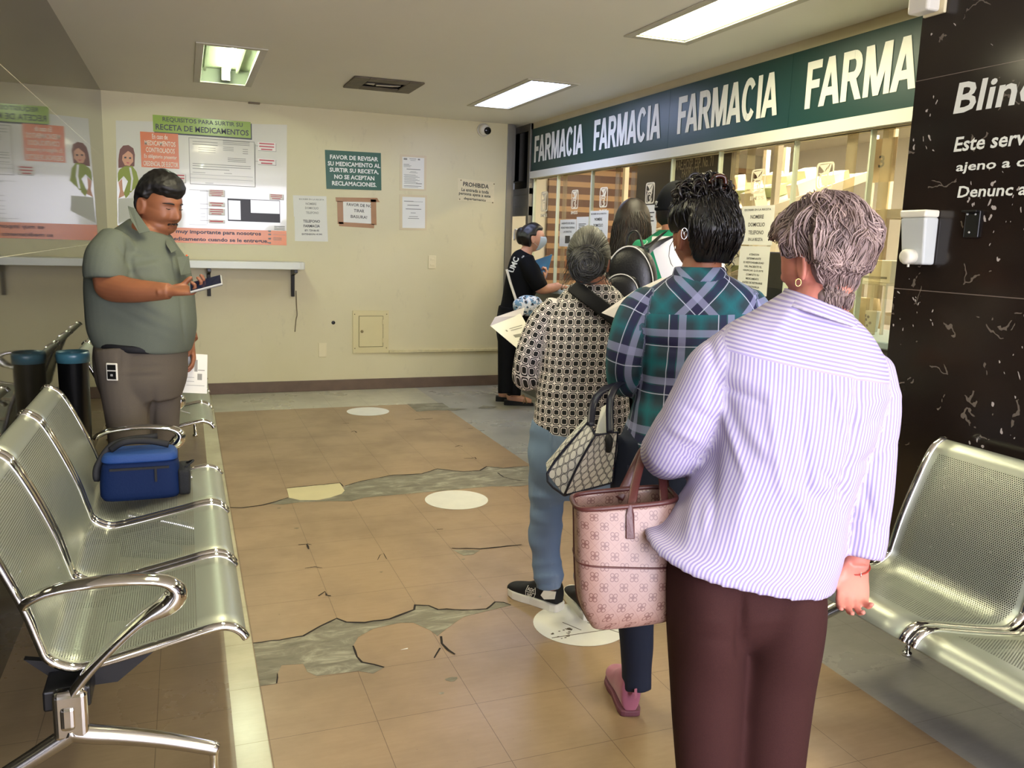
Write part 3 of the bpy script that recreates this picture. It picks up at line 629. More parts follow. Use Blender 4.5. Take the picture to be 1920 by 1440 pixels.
# wall shelf with brackets
x0, x1 = XL + .01, q2(565, 489)[0]; zt_, zb_ = 1.18, 1.118
SH = thing('wall_shelf', 'long white writing shelf on black brackets under the poster', 'shelf', ((x0 + x1) / 2, YB, zb_))
m_form = M('white_laminate', (226, 226, 214), .3)
b = MB(); pr = [(x0, 0), (x0, .3), (x1 - .05, .3), (x1 - .015, .285), (x1, .25), (x1, 0)]
b.slab([BW.p(x, zb_, d) for x, d in pr], (0, 0, 1), zt_ - zb_); b.build('top', m_form, SH, (0, 0, 0), bev=.004)
for bx in (q2(548, 507)[0], q2(391, 515)[0]):
    b = MB(); 
    b.slab([BW.p(bx - .015, zb_ - .002, .005), BW.p(bx - .015, zb_ - .002, .27), BW.p(bx - .015, zb_ - .03, .27), BW.p(bx - .015, zb_ - .06, .05), BW.p(bx - .015, zb_ - .25, .025), BW.p(bx - .015, zb_ - .25, .005)], (1, 0, 0), .03)
    b.build('bracket', m_blk, SH, (0, 0, 0), bev=.003)
p = [BW.p(q2(555, 545)[0], q2(555, 545)[1], .006), BW.p(*q2(556, 575), .006), BW.p(*q2(557, 590), .01), BW.p(*q2(555, 600), .006), BW.p(*q2(553, 622), .006)]
tag(MB().tube(cr(p, 4), .004, 6).build('loose_cable', M('dirty_cable', (120, 108, 84), .7), loc=p[0]), 'short dirty cable end hanging below the shelf bracket', 'cable')
b = MB(); cpt = ony(625, 605, YB); b.lathe([(.018, 0), (.014, .002), (.002, .003)], (cpt.x, YB, cpt.z), (0, -1, 0), 9); tag(b.build('wall_plug', m_blk, loc=cpt), 'small dark plugged hole in the back wall left of the access panel', 'wall plug')

# ------------------------------------------------------------------ things on the marble and floor
MF = Fr((XM, 0, 0), (0, -1, 0), (0, 0, 1), (-1, 0, 0))
def qm(px, py): p = onx(px, py, XM); return (-p.y, p.z)
T = thing('wall_lettering', 'white slanted vinyl lettering beginning Blind on the black marble', 'lettering', (XM, 2.1, 1.75))
def mtext(st, l, r, bt, tp, mat_=m_white, bold=.02, slant=0.0):
    a = qm(l[0], l[1]); d = qm(r[0], r[1]); b = MB(); vs, fs = text_geo(st, bold)
    b.text(st, MF, (a[0] + d[0]) / 2, (a[1] + bt) / 2 if bt is not None else 0, abs(d[0] - a[0]), tp, bold=bold, lift=.001, slant=slant); return b.build('lettering', mat_, T, (0, 0, 0))
def mline(st, px0, pyb, pyt, px1, pyb1, bold=.02, sl=.12):
    a = qm(px0, pyb); tp = qm(px0 + 6, pyt); d = qm(px1, pyb1); h = tp[1] - a[1]; b = MB(); b.text(st, MF, (a[0] + d[0]) / 2, (a[1] + d[1]) / 2 + h / 2, abs(d[0] - a[0]) , h, bold=bold, lift=.001, slant=sl); b.build('lettering', m_white, T, (0, 0, 0))
mline('Blind', 1787, 217, 160, 1949, 186); mline('Este serv', 1788, 286, 258, 1922, 271); mline('ajeno a cu', 1791, 327, 305, 1938, 317, sl=.1); mline('Denunc a', 1795, 370, 348, 1924, 367, sl=.1)
DS = thing('soap_dispenser', 'white and translucent hand gel dispenser on the marble', 'dispenser', (XM, 2.2, 1.4))
m_trans = M('translucent_plastic', (196, 200, 198), .25)
P3 = lambda px, py, w_: MF.p(*qm(px, py), w_)
a0, a1 = qm(1711, 496), qm(1752, 497); c0, c1 = qm(1714, 410), qm(1762, 408); e0, e1 = qm(1713, 396), qm(1764, 394)
def taper(mb, lo, hi, d0, d1, mi=0):
    (l0, l1), (h0, h1) = lo, hi
    vs = [MF.p(*l0, 0), MF.p(*l1, 0), MF.p(*l1, d0), MF.p(*l0, d0), MF.p(*h0, 0), MF.p(*h1, 0), MF.p(*h1, d1), MF.p(*h0, d1)]
    mb.add(vs, [(0, 3, 2, 1), (4, 5, 6, 7), (0, 1, 5, 4), (1, 2, 6, 5), (2, 3, 7, 6), (3, 0, 4, 7)], mi)
b = MB(); taper(b, (a0, a1), (c0, c1), .055, .065); b.build('reservoir', m_trans, DS, (0, 0, 0), bev=.008, seg=3)
b = MB(); taper(b, (c0, c1), (e0, e1), .068, .066); b.build('lid', m_plw, DS, (0, 0, 0), bev=.007, seg=3)
kc = qm(1733, 482); MB().lathe([(.026, .05), (.026, .085), (.0235, .092), (.012, .094)], MF.p(kc[0], kc[1], 0), MF.w, 28).build('push_button', m_plw, DS, (0, 0, 0))
MB().tube([MF.p(kc[0], kc[1] - .024, .07), MF.p(kc[0], kc[1] - .036, .07)], .004, 8).build('nozzle', m_plw, DS, (0, 0, 0))
BK = thing('wall_bracket', 'empty black plastic bracket right of the gel dispenser', 'bracket', (XM, 2.1, 1.45))
a, c = qm(1816, 395), qm(1837, 446); MB().box((a[0], c[1], 0), (c[0], a[1], .012), 0, MF).build('plate', m_blk, BK, (0, 0, 0), bev=.003)
MB().box((a[0] - .003, a[1] - .006, 0), (c[0] - .002, a[1], .028), 0, MF).build('ledge', m_blk, BK, (0, 0, 0), bev=.001)
g = MB()
for px, py in ((1819, 402), (1834, 402), (1822, 436)): g.lathe([(.004, .012), (.003, .014)], MF.p(*qm(px, py), 0), MF.w, 8)
g.build('screw', m_alu2, BK, (0, 0, 0))
a, c = qm(1732, -20), qm(1768, 22); EL = thing('emergency_light', 'white box lamp at the top edge of the marble pier', 'emergency light', (XM, 2.35, 2.3))
MB().box((a[0] + .003, c[1], .012), (c[0], ZC - .01, .07), 0, MF).build('body', m_plw, EL, (0, 0, 0), bev=.01, seg=3); MB().box((a[0] + .02, c[1] - .006, 0), (c[0] + .015, ZC - .005, .012), 0, MF).build('back_plate', m_plate, EL, (0, 0, 0), bev=.003)
m_dot = M('white_floor_vinyl', (232, 230, 216), .35, var=.04, vs=12); m_dirt = M('dot_dirt', (96, 84, 60), .7)
for (px, py, r, lb) in ((690, 771.5, .172, 'white round floor marker farthest away near the back wall'), (856, 937, .174, 'clean white round floor marker in the middle of the aisle'), (1088, 1170, .178, 'dirty scuffed white round floor marker under the black sneaker')):
    c = onz(px, py, .002); T = thing('floor_marker', lb, 'floor marker', (c.x, c.y, .0025))
    b = MB(); b.slab([V(c.x + r * math.cos(a), c.y + r * math.sin(a), .0026) for a in [i * 2 * PI / 48 for i in range(48)]], (0, 0, 1), .0008); b.build('disc', m_dot, T, (0, 0, 0))
    if r > .177:
        b = MB()
        for k in range(16):
            a = 3.4 + random.random() * .5; rr = .06 + random.random() * .09; q = V(c.x + rr * math.cos(a), c.y + rr * math.sin(a), .0036); s_ = .002 + random.random() * .005
            b.slab([q + V(s_ * math.cos(i * PI / 3) * 1.5, s_ * math.sin(i * PI / 3), 0) for i in range(6)], (0, 0, 1), .0003)
        for p0, p1 in (((-.15, -.075), (.12, -.075)), ((.12, -.13), (.03, .0)), ((-.02, -.05), (-.06, .03))):
            p0, p1 = V(c.x + p0[0], c.y + p0[1], .0036), V(c.x + p1[0], c.y + p1[1], .0036); s_ = (p1 - p0).cross(V(0, 0, 1)).normalized() * .002; b.slab([p0 - s_, p1 - s_, p1 + s_, p0 + s_], (0, 0, 1), .0002)
        b.build('dirt', m_dirt, T, (0, 0, 0))
q = onz(757, 1217, .0025); tag(MB().slab([q + V(-.012, -.002, 0), q + V(.014, -.004, 0), q + V(.015, .004, 0)], (0, 0, 1), .0006).build('paper_scrap', m_paper, loc=q), 'tiny white paper scrap on the brown floor patch', 'litter')
# ------------------------------------------------------------------ benches
def steel_perf():
    t = NT('perforated_steel'); uv = t.n('UVMap'); s = t.n('SeparateXYZ'); t.l(uv.outputs[0], s.inputs[0]); p = .0072
    u = t.math('DIVIDE', s.outputs[0], p); v = t.math('DIVIDE', s.outputs[1], p * .866)
    row = t.math('FLOOR', v); off = t.math('MULTIPLY', t.math('MODULO', row, 2.0), .5)
    fu = t.math('SUBTRACT', t.math('FRACT', t.math('ADD', u, off)), .5); fv = t.math('MULTIPLY', t.math('SUBTRACT', t.math('FRACT', v), .5), .866)
    d = t.math('SQRT', t.math('ADD', t.math('MULTIPLY', fu, fu), t.math('MULTIPLY', fv, fv)))
    hole = t.math('LESS_THAN', d, .30)
    # margins left unperforated: u across 0..W, v along 0..L
    m = t.math('MULTIPLY', t.math('LESS_THAN', t.math('ABSOLUTE', t.math('SUBTRACT', s.outputs[0], .25)), .215), t.math('LESS_THAN', t.math('ABSOLUTE', t.math('SUBTRACT', s.outputs[1], .445)), .36))
    hole = t.math('MULTIPLY', hole, m)
    t.base((180, 185, 170)); t.set(Metallic=.7, Roughness=.4)
    tr = t.n('BsdfTransparent'); mx = t.n('MixShader'); t.l(hole, mx.inputs[0]); t.l(t.b.outputs[0], mx.inputs[1]); t.l(tr.outputs[0], mx.inputs[2]); t.l(mx.outputs[0], t.out.inputs[0]); return t.m
m_perf = steel_perf(); m_chrome = M('polished_chrome', (222, 220, 214), .07, 1.0); m_cast = M('cast_chrome', (206, 203, 196), .2, 1.0); m_beam = M('black_beam', (10, 10, 11), .45)
PROF = cr([(V(x, 0, z)) for x, z in [(.058, .792), (.07, .806), (.092, .798), (.122, .770), (.168, .679), (.219, .553), (.245, .465), (.262, .42), (.311, .391), (.371, .395), (.53, .426), (.63, .447), (.668, .444), (.692, .428), (.704, .410)]], 4)
def gauss_(x, m, s_): return math.exp(-((x - m) / s_) ** 2)
def make_bench(label, arms):
    B = thing('waiting_bench', label, 'bench', (0, 0, 0)); W = .5
    acc = [0]
    for a, b in zip(PROF[:-1], PROF[1:]): acc.append(acc[-1] + (b - a).length)
    sb = MB(); vs = []; uv = []
    NW = 6
    for p, l in zip(PROF, acc):
        for k in range(NW + 1): vs.append((p.x, W * k / NW, p.z)); uv.append((W * k / NW, l))
    sb.add(vs, [(i * (NW + 1) + k, i * (NW + 1) + k + 1, (i + 1) * (NW + 1) + k + 1, (i + 1) * (NW + 1) + k) for i in range(len(PROF) - 1) for k in range(NW)], 0, True); sb.uv = uv
    seat = sb.build('seat', m_perf, B, (0, 0, 0))
    so = seat.modifiers.new('gauge', 'SOLIDIFY'); so.thickness = .002
    for y in (.002, W - .002):
        MB().tube([V(p.x, y, p.z) for p in PROF], (.0135), 10, up=(0, 1, 0), flat=.8).build('edge_rail', m_chrome, seat, (0, 0, 0))
    for k in (1, 2):
        s2 = seat.copy(); COL.objects.link(s2); s2.parent = B; s2.location = (0, .53 * k, 0)
        for ch in kids(seat): c = ch.copy(); COL.objects.link(c); c.parent = s2
    MB().box((.25, -.04, .31), (.35, 1.6, .36)).build('beam', m_beam, B, (0, 0, 0), bev=.005)
    for k in range(3):
        for yy in (.06, .42):
            b = MB(); b.slab([V(.2, yy + .53 * k, .40), V(.29, yy + .53 * k, .31), V(.4, yy + .53 * k, .31), V(.52, yy + .53 * k, .405), V(.3, yy + .53 * k, .375)], (0, 1, 0), .02)
            b.build('seat_bracket', m_beam, B, (0, 0, 0))
    for y in (-.05, 1.61):
        if arms:
            path = cr([V(x, y, z) for x, z in [(.225, .575), (.24, .592), (.29, .611), (.38, .619), (.47, .615), (.525, .602), (.546, .575), (.528, .546), (.48, .522), (.44, .492), (.395, .45), (.35, .402), (.318, .36), (.302, .33)]], 4); n = len(path)
            rs = [.012 + .018 * min(1, i / (n * .2)) - .010 * max(0, (i / n - .55)) / .45 for i in range(n)]
            th_ = [.011 + .017 * gauss_(i / n, .5, .09) + .004 * max(0, i / n - .6) for i in range(n)]; MB().tube(path, rs, 16, up=(0, 1, 0), flat=[t_ / r_ for t_, r_ in zip(th_, rs)]).build('armrest', m_chrome, B, (0, 0, 0))
        b = MB(); b.box((.272, y - .022, .245), (.345, y + .022, .365)); b.box((.285, y - .026, .27), (.322, y + .026, .335)); b.build('leg_post', m_chrome, B, (0, 0, 0), bev=.012, seg=3)
        for pts in ([(.30, .262), (.345, .245), (.42, .225), (.51, .196), (.6, .16), (.625, .148)], [(.315, .262), (.28, .24), (.22, .205), (.15, .165), (.09, .12), (.06, .095)]):
            path = cr([V(x, y, z) for x, z in pts], 4); n = len(path)
            f = MB().tube(path, [.024 - .008 * i / n for i in range(n)], 12, up=(0, 1, 0), flat=1.0).build('foot', m_cast, B, (0, 0, 0))
            e = path[-1]; MB().lathe([(.017, 0), (.017, .012), (.01, .014), (.01, e.z - .02), (.014, e.z + .012), (.01, e.z + .02)], (e.x - .008 if e.x > .3 else e.x + .008, y, 0), (0, 0, 1), 14).build('glide', m_chrome, f, (0, 0, 0))
    return B
b1 = make_bench('nearest chrome bench of three perforated seats along the dark left wall, blue bag on it', True); b1.location = (XL, 2.095, 0)
b2 = dup(b1, (XL, 4.57, 0), None, 'farther chrome bench on the left wall, behind the standing man')
b3 = make_bench('perforated steel bench without armrests against the black marble', False); b3.location = (XM - .005, 2.062, 0); b3.rotation_euler = (0, 0, PI)

# ------------------------------------------------------------------ blue cooler bag, bin
m_blue = M('blue_nylon', (7, 30, 70), .7, bump=.2, bs=160, spec=.2); m_bluetop = M('light_blue_nylon', (14, 60, 124), .65, bump=.2, bs=160); m_webb = M('black_webbing', (12, 13, 18), .7)
cb = onz(262, 925, .405); cb = V(-.18, 3.36, .436)
CBG = thing('cooler_bag', 'blue insulated lunch bag with black strap on the far seat of the nearer bench', 'bag', cb)
def rbox(c, hx, hy, z0, z1, top=.92, n=40, e=5, rows=9, bulge=.04):
    vs = []; fs = []
    for j in range(rows + 1):
        t = j / rows; k = 1 - (1 - top) * t + bulge * math.sin(PI * t); zz = z0 + (z1 - z0) * t
        edge = min(t, 1 - t) * rows; k *= (.94 if edge < .5 else 1)
        for i in range(n):
            a = 2 * PI * i / n; ca, sa = math.cos(a), math.sin(a)
            vs.append((c.x + hx * k * math.copysign(abs(ca) ** (2 / e), ca), c.y + hy * k * math.copysign(abs(sa) ** (2 / e), sa), zz))
    for j in range(rows):
        for i in range(n): fs.append((j * n + i, j * n + (i + 1) % n, (j + 1) * n + (i + 1) % n, (j + 1) * n + i))
    fs += [tuple(range(n - 1, -1, -1)), tuple(rows * n + i for i in range(n))]
    return vs, fs
b = MB(); b.add(*rbox(cb, .138, .085, cb.z, cb.z + .145), 0, True); b.build('body', m_blue, CBG, (0, 0, 0))
b = MB(); b.add(*rbox(cb, .13, .08, cb.z + .14, cb.z + .172, .9), 0, True); b.build('lid', m_bluetop, CBG, (0, 0, 0))
b = MB(); b.box((cb.x - .10, cb.y - .095, cb.z + .118), (cb.x + .10, cb.y - .088, cb.z + .126)); b.box((cb.x + .05, cb.y - .096, cb.z + .07), (cb.x + .058, cb.y - .088, cb.z + .12)); b.build('zip', m_webb, CBG, (0, 0, 0))
b = MB(); b.tube(cr([V(cb.x - .10, cb.y - .02, cb.z + .18), V(cb.x - .05, cb.y - .03, cb.z + .21), V(cb.x + .03, cb.y - .01, cb.z + .205), V(cb.x + .1, cb.y, cb.z + .185)]), .012, 8, flat=.4); b.tube(cr([V(cb.x - .13, cb.y - .02, cb.z + .1), V(cb.x - .146, cb.y - .04, cb.z + .08), V(cb.x - .14, cb.y - .03, cb.z + .13), V(cb.x - .08, cb.y, cb.z + .2), V(cb.x + .06, cb.y + .03, cb.z + .21)]), .014, 8, flat=.5); b.build('strap', m_webb, CBG, (0, 0, 0))
b = MB(); v_, f_ = rbox(V(cb.x + .15, cb.y, 0), .022, .07, cb.z + .005, cb.z + .1, 1.05); b.add(v_, f_, 0, True); b.tube(cr([V(cb.x + .155, cb.y - .03, cb.z + .1), V(cb.x + .185, cb.y - .01, cb.z + .12), V(cb.x + .16, cb.y + .04, cb.z + .1)]), .004, 6); b.build('side_pocket', M('black_mesh_pocket', (20, 22, 26), .8, bump=.5, bs=300), CBG, (0, 0, 0))
by_ = min(4.34, onx(146, 676, -.5).y)
BI = thing('waste_bin', 'black waste bin with pale cyan liner between the two left benches', 'bin', (-.5, by_, 0))
MB().lathe([(.055, 0), (.058, .01), (.066, .81), (.068, .815), (.068, .83), (.06, .83), (.058, .7), (.05, .7)], (-.5, by_, 0), (0, 0, 1), 32).build('body', M('black_bin', (10, 11, 12), .3), BI, (0, 0, 0))
MB().lathe([(.07, .805), (.072, .84), (.068, .855), (.06, .84), (.056, .75)], (-.5, by_, 0), (0, 0, 1), 32).build('liner', M('cyan_liner', (64, 112, 124), .3), BI, (0, 0, 0))

# ------------------------------------------------------------------ pharmacy interior
m_rack = M('cream_rack_steel', (230, 222, 204), .4, var=.04); m_dk = M('dark_shelf_grey', (66, 64, 58), .6)
ilab = ['bright lamp panel inside the pharmacy ceiling, farthest from the marble', 'bright lamp panel inside the pharmacy ceiling, middle one', 'bright lamp panel inside the pharmacy ceiling, nearest the marble']
m_int = emis('pharmacy_lamp_glow', (255, 240, 212), 10)
for k, y in enumerate((7.0, 5.0, 3.1)):
    L = thing('pharmacy_lamp', ilab[k], 'ceiling lamp', (4.45, y, ZC))
    MB().box((4.25, y - .65, ZC - .03), (4.65, y + .65, ZC - .001)).build('tray', m_tray, L, (0, 0, 0)); MB().box((4.27, y - .63, ZC - .036), (4.63, y + .63, ZC - .03)).build('diffuser', m_int, L, (0, 0, 0))
LEV = (.66, .99, 1.32, 1.65)
RACKS = ((4.12, 4.9, 3.72, 4.3, .0, 'narrow level-shelved medicine rack right behind the glass nearest the marble'), (3.56, 4.5, 4.65, 5.6, .34, 'tilted cream steel medicine rack, the nearer of two behind the glass'), (3.56, 4.5, 5.8, 6.75, .34, 'tilted cream steel medicine rack, farther of two behind the glass'))
for RX0, RX1, ya, yb, TILT, lb_ in RACKS:
    rk = thing('medicine_rack', lb_, 'rack', ((RX0 + RX1) / 2, (ya + yb) / 2, 0))
    for x in (RX0 + .06, RX1 - .1):
        for y in (ya + .02, yb - .02): MB().box((x - .02, y - .02, 0), (x + .02, y + .02, 2.2)).build('upright', m_rack, rk, (0, 0, 0))
    for z in LEV:
        b = MB(); za, zb_ = z, z + (RX1 - RX0) * TILT
        b.add([(RX0, ya, za), (RX1, ya, zb_), (RX1, yb, zb_), (RX0, yb, za), (RX0, ya, za - .012), (RX1, ya, zb_ - .012), (RX1, yb, zb_ - .012), (RX0, yb, za - .012)], [(0, 1, 2, 3), (7, 6, 5, 4), (0, 4, 5, 1), (1, 5, 6, 2), (2, 6, 7, 3), (3, 7, 4, 0)])
        b.box((RX0 - .012, ya - .02, za - .02), (RX0, yb + .02, za + .035))
        for y in (ya - .02, yb): b.add([(RX0, y, za - .02), (RX1, y, zb_ - .02), (RX1, y, zb_ + .04), (RX0, y, za + .04), (RX0, y + .02, za - .02), (RX1, y + .02, zb_ - .02), (RX1, y + .02, zb_ + .04), (RX0, y + .02, za + .04)], [(0, 1, 2, 3), (7, 6, 5, 4), (0, 4, 5, 1), (1, 5, 6, 2), (2, 6, 7, 3), (3, 7, 4, 0)])
        b.build('tray', m_rack, rk, (0, 0, 0))
cols = [(238, 232, 212), (244, 240, 228), (234, 224, 196), (228, 212, 178), (240, 234, 214)]
bxm = [M('carton_%s' % n, c, .5) for n, c in zip(('ivory', 'white', 'cream', 'buff', 'pale'), cols)] + [M('carton_orange', (216, 126, 60), .5), M('carton_red', (214, 84, 70), .5), M('carton_green', (186, 206, 150), .5), M('carton_dark', (70, 62, 52), .6)]
proto = {}
for RX0, RX1, ya, yb, TILT, _l in RACKS:
    for li, z in enumerate(LEV):
        for j in range(int((yb - ya - .1) / .165)):
            for i in range(3 if RX1 - RX0 > .9 else 2):
                if random.random() < .1: continue
                mi = random.choice([0, 0, 1, 1, 2, 2, 3, 4, 4, 5, 6, 7, 8]) if random.random() < .5 else random.choice([0, 1, 2, 4]); sz = random.choice([(.12, .15, .07), (.17, .11, .09), (.1, .14, .11)]); key = (mi, sz)
                x = RX0 + .11 + i * .27 + random.random() * .05; y = ya + .15 + j * .162 + random.random() * .01; zz = z + (x - RX0) * TILT + .006
                if key not in proto:
                    o = MB().box((-sz[0] / 2, -sz[1] / 2, 0), (sz[0] / 2, sz[1] / 2, sz[2])).build('medicine_carton', bxm[mi]); proto[key] = o
                else: o = proto[key].copy(); COL.objects.link(o)
                o.location = (x, y, zz); o.rotation_mode = 'ZYX'; o.rotation_euler = (0, -math.atan(TILT), random.uniform(-.12, .12))
                tag(o, 'small medicine carton lying on the pharmacy racks', 'carton', 'cartons on the pharmacy racks')
# dark shelf gables above, card with a figure, white carton, chair
T = thing('window_number', 'white card with black 3 hanging inside the glass', 'sign', (3.3, 2.6, 1.7))
xi = 3.3; GI = Fr((xi, 0, 0), (0, -1, 0), (0, 0, 1), (-1, 0, 0))
def qi(px, py): p = onx(px, py, xi); return (-p.y, p.z)
a, c = qi(1642, 262), qi(1676, 340); MB().box((a[0], c[1], 0), (c[0], a[1], .004), 0, GI).build('card', M('buff_card', (206, 184, 148), .5), T, (0, 0, 0))
a, c = qi(1650, 292), qi(1659, 314); MB().text('3', GI, (a[0] + c[0]) / 2, (a[1] + c[1]) / 2, abs(c[0] - a[0]), a[1] - c[1], bold=.02, lift=.005).build('lettering', m_ink, T, (0, 0, 0))
xs_ = 3.27; zsh = onx(1650, 529, xs_).z; ya_, yb_ = onx(1610, 529, xs_).y, onx(1692, 529, xs_).y
SHF = thing('counter_shelf', 'small white raised shelf standing on the counter beside the marble', 'shelf', (xs_, (ya_ + yb_) / 2, 1.02))
MB().box((xs_ - .1, yb_, zsh - .012), (xs_ + .1, ya_, zsh)).build('top', m_plw, SHF, (0, 0, 0), bev=.002)
for sx in (-.09, .09):
    for yy in (ya_ - .01, yb_ + .01): MB().box((xs_ + sx - .006, yy - .006, 1.02), (xs_ + sx + .006, yy + .006, zsh - .012)).build('leg', m_plw, SHF, (0, 0, 0))
zt_b = onx(1650, 488, xs_ - .07).z; T = thing('white_box', 'white carton on the small raised shelf beside the marble', 'carton', (xs_, (ya_ + yb_) / 2, zsh))
MB().box((xs_ - .07, yb_ + .01, zsh + .001), (xs_ + .08, ya_ - .03, zt_b)).build('body', M('white_carton', (226, 224, 210), .5), T, (0, 0, 0), bev=.003); MB().box((xs_ - .0715, yb_ + .03, zsh + .02), (xs_ - .0705, ya_ - .06, zsh + .03)).build('edge_tape', m_grey, T, (0, 0, 0))
cpy = onx(1640, 560, xs_ - .02).y; T = thing('paper_cup', 'white cup with dark maroon print under the small raised shelf', 'cup', (xs_ - .02, cpy, 1.02)); MB().lathe([(.028, 0), (.036, .1), (.037, .104), (.034, .104), (.03, .09)], (xs_ - .02, cpy, 1.0205), (0, 0, 1), 20).build('body', m_paper, T, (0, 0, 0))
b = MB()
for k, (hz, a_) in enumerate(((.06, 2.9), (.075, 3.3), (.045, 3.6), (.03, 3.1), (.08, 2.7))): b.lathe([(.008, 0), (.006, .0025), (.001, .003)], (xs_ - .02 + (.029 + .08 * hz) * math.cos(a_), cpy + (.029 + .08 * hz) * math.sin(a_), 1.0205 + hz), (math.cos(a_), math.sin(a_), -.08), 7)
b.build('print', M('maroon_print', (70, 30, 26), .5), T, (0, 0, 0))
m_chair = M('tan_vinyl', (184, 166, 122), .5)
cy0 = onx(1627, 600, 3.68).y; T = thing('office_chair', 'tan high-backed office chair behind the counter near the marble', 'chair', (3.9, cy0, 0))
b = MB(); b.add(*rbox(V(0, 0, 0), .21, .045, .62, 1.16, .85, bulge=.06, e=3), 0, True); b.v = [(3.68 + y_ - .1 * (z_ - .6), cy0 + x_ * .7, z_) for x_, y_, z_ in b.v]; b.build('backrest', m_chair, T, (0, 0, 0))
b = MB(); b.add(*rbox(V(3.88, cy0, 0), .17, .15, .45, .53, .95, e=3), 0, True); b.build('seat', m_chair, T, (0, 0, 0))
b = MB(); b.tube([V(3.88, cy0, .08), V(3.88, cy0, .46)], .025, 10)
for k in range(5): a_ = k * 2 * PI / 5; b.tube([V(3.88, cy0, .1), V(3.88 + .18 * math.cos(a_), cy0 + .18 * math.sin(a_), .06)], .018, 8); b.lathe([(.025, 0), (.025, .05)], (3.88 + .18 * math.cos(a_), cy0 + .18 * math.sin(a_), .003), (0, 0, 1), 10)
b.build('base', m_blk, T, (0, 0, 0))
# monitor, dark hanging board with etched words, notice on inner wall
mo = onx(1440, 520, 3.5); T = thing('computer_monitor', 'black computer monitor behind the counter glass', 'monitor', (3.5, mo.y, 1.02))
MB().box((3.48, mo.y - .2, 1.1), (3.52, mo.y + .18, 1.4)).build('screen', m_blk, T, (0, 0, 0), bev=.006); b = MB(); b.box((3.49, mo.y - .03, 1.03), (3.51, mo.y + .03, 1.12)); b.box((3.44, mo.y - .1, 1.021), (3.56, mo.y + .1, 1.032)); b.build('stand', m_blk, T, (0, 0, 0))
xi = 3.4; a, c = qi(1196, 300), qi(1372, 345); HB = thing('hanging_board', 'dark board with pale etched words FARMACIA hanging inside the pharmacy', 'sign', (xi, -(a[0] + c[0]) / 2, 2.0))
MB().box((a[0], 1.72, -.02), (c[0], 2.3, -.001), 0, Fr((xi, 0, 0), (0, -1, 0), (0, 0, 1), (-1, 0, 0))).build('board', M('dark_brown_board', (52, 42, 34), .35), HB, (0, 0, 0))
b = MB(); GI = Fr((xi, 0, 0), (0, -1, 0), (0, 0, 1), (-1, 0, 0))
for st, x0_, y0_, x1_, y1_, hh in (('UMAE HOSP. ESP. No. 71', 1262, 313, 1338, 300, .07), ('FARMACIA', 1279, 326, 1312, 319, .07)):
    a, c = qi(x0_, y0_), qi(x1_, y1_); b.text(st, GI, (a[0] + c[0]) / 2, (a[1] + c[1]) / 2, abs(c[0] - a[0]), hh, bold=.01, lift=.002)
b.build('lettering', M('etched_letters', (176, 164, 136), .5), HB, (0, 0, 0))
b = MB()
for yy in (-.35, .35): b.tube([V(xi + .01, wloc(HB).y + yy, 2.3), V(xi + .01, wloc(HB).y + yy, ZC)], .004, 6)
b.build('hanger', m_alu, HB, (0, 0, 0))
a, c = ony(975, 345, 8.69), ony(1004, 376, 8.69); T = thing('framed_document', 'framed notice on the lit cream wall seen through the door glass', 'document', ((a.x + c.x) / 2, 8.69, c.z))
MB().box((a.x, 8.68, c.z), (c.x, 8.698, a.z)).build('frame', m_holder, T, (0, 0, 0)); MB().box((a.x + .03, 8.677, c.z + .03), (c.x - .03, 8.681, a.z - .03)).build('paper', m_paper, T, (0, 0, 0)); MB().box((a.x + .18, 8.674, c.z + .1), (c.x - .06, 8.6765, a.z - .08)).build('picture', m_grey, T, (0, 0, 0))

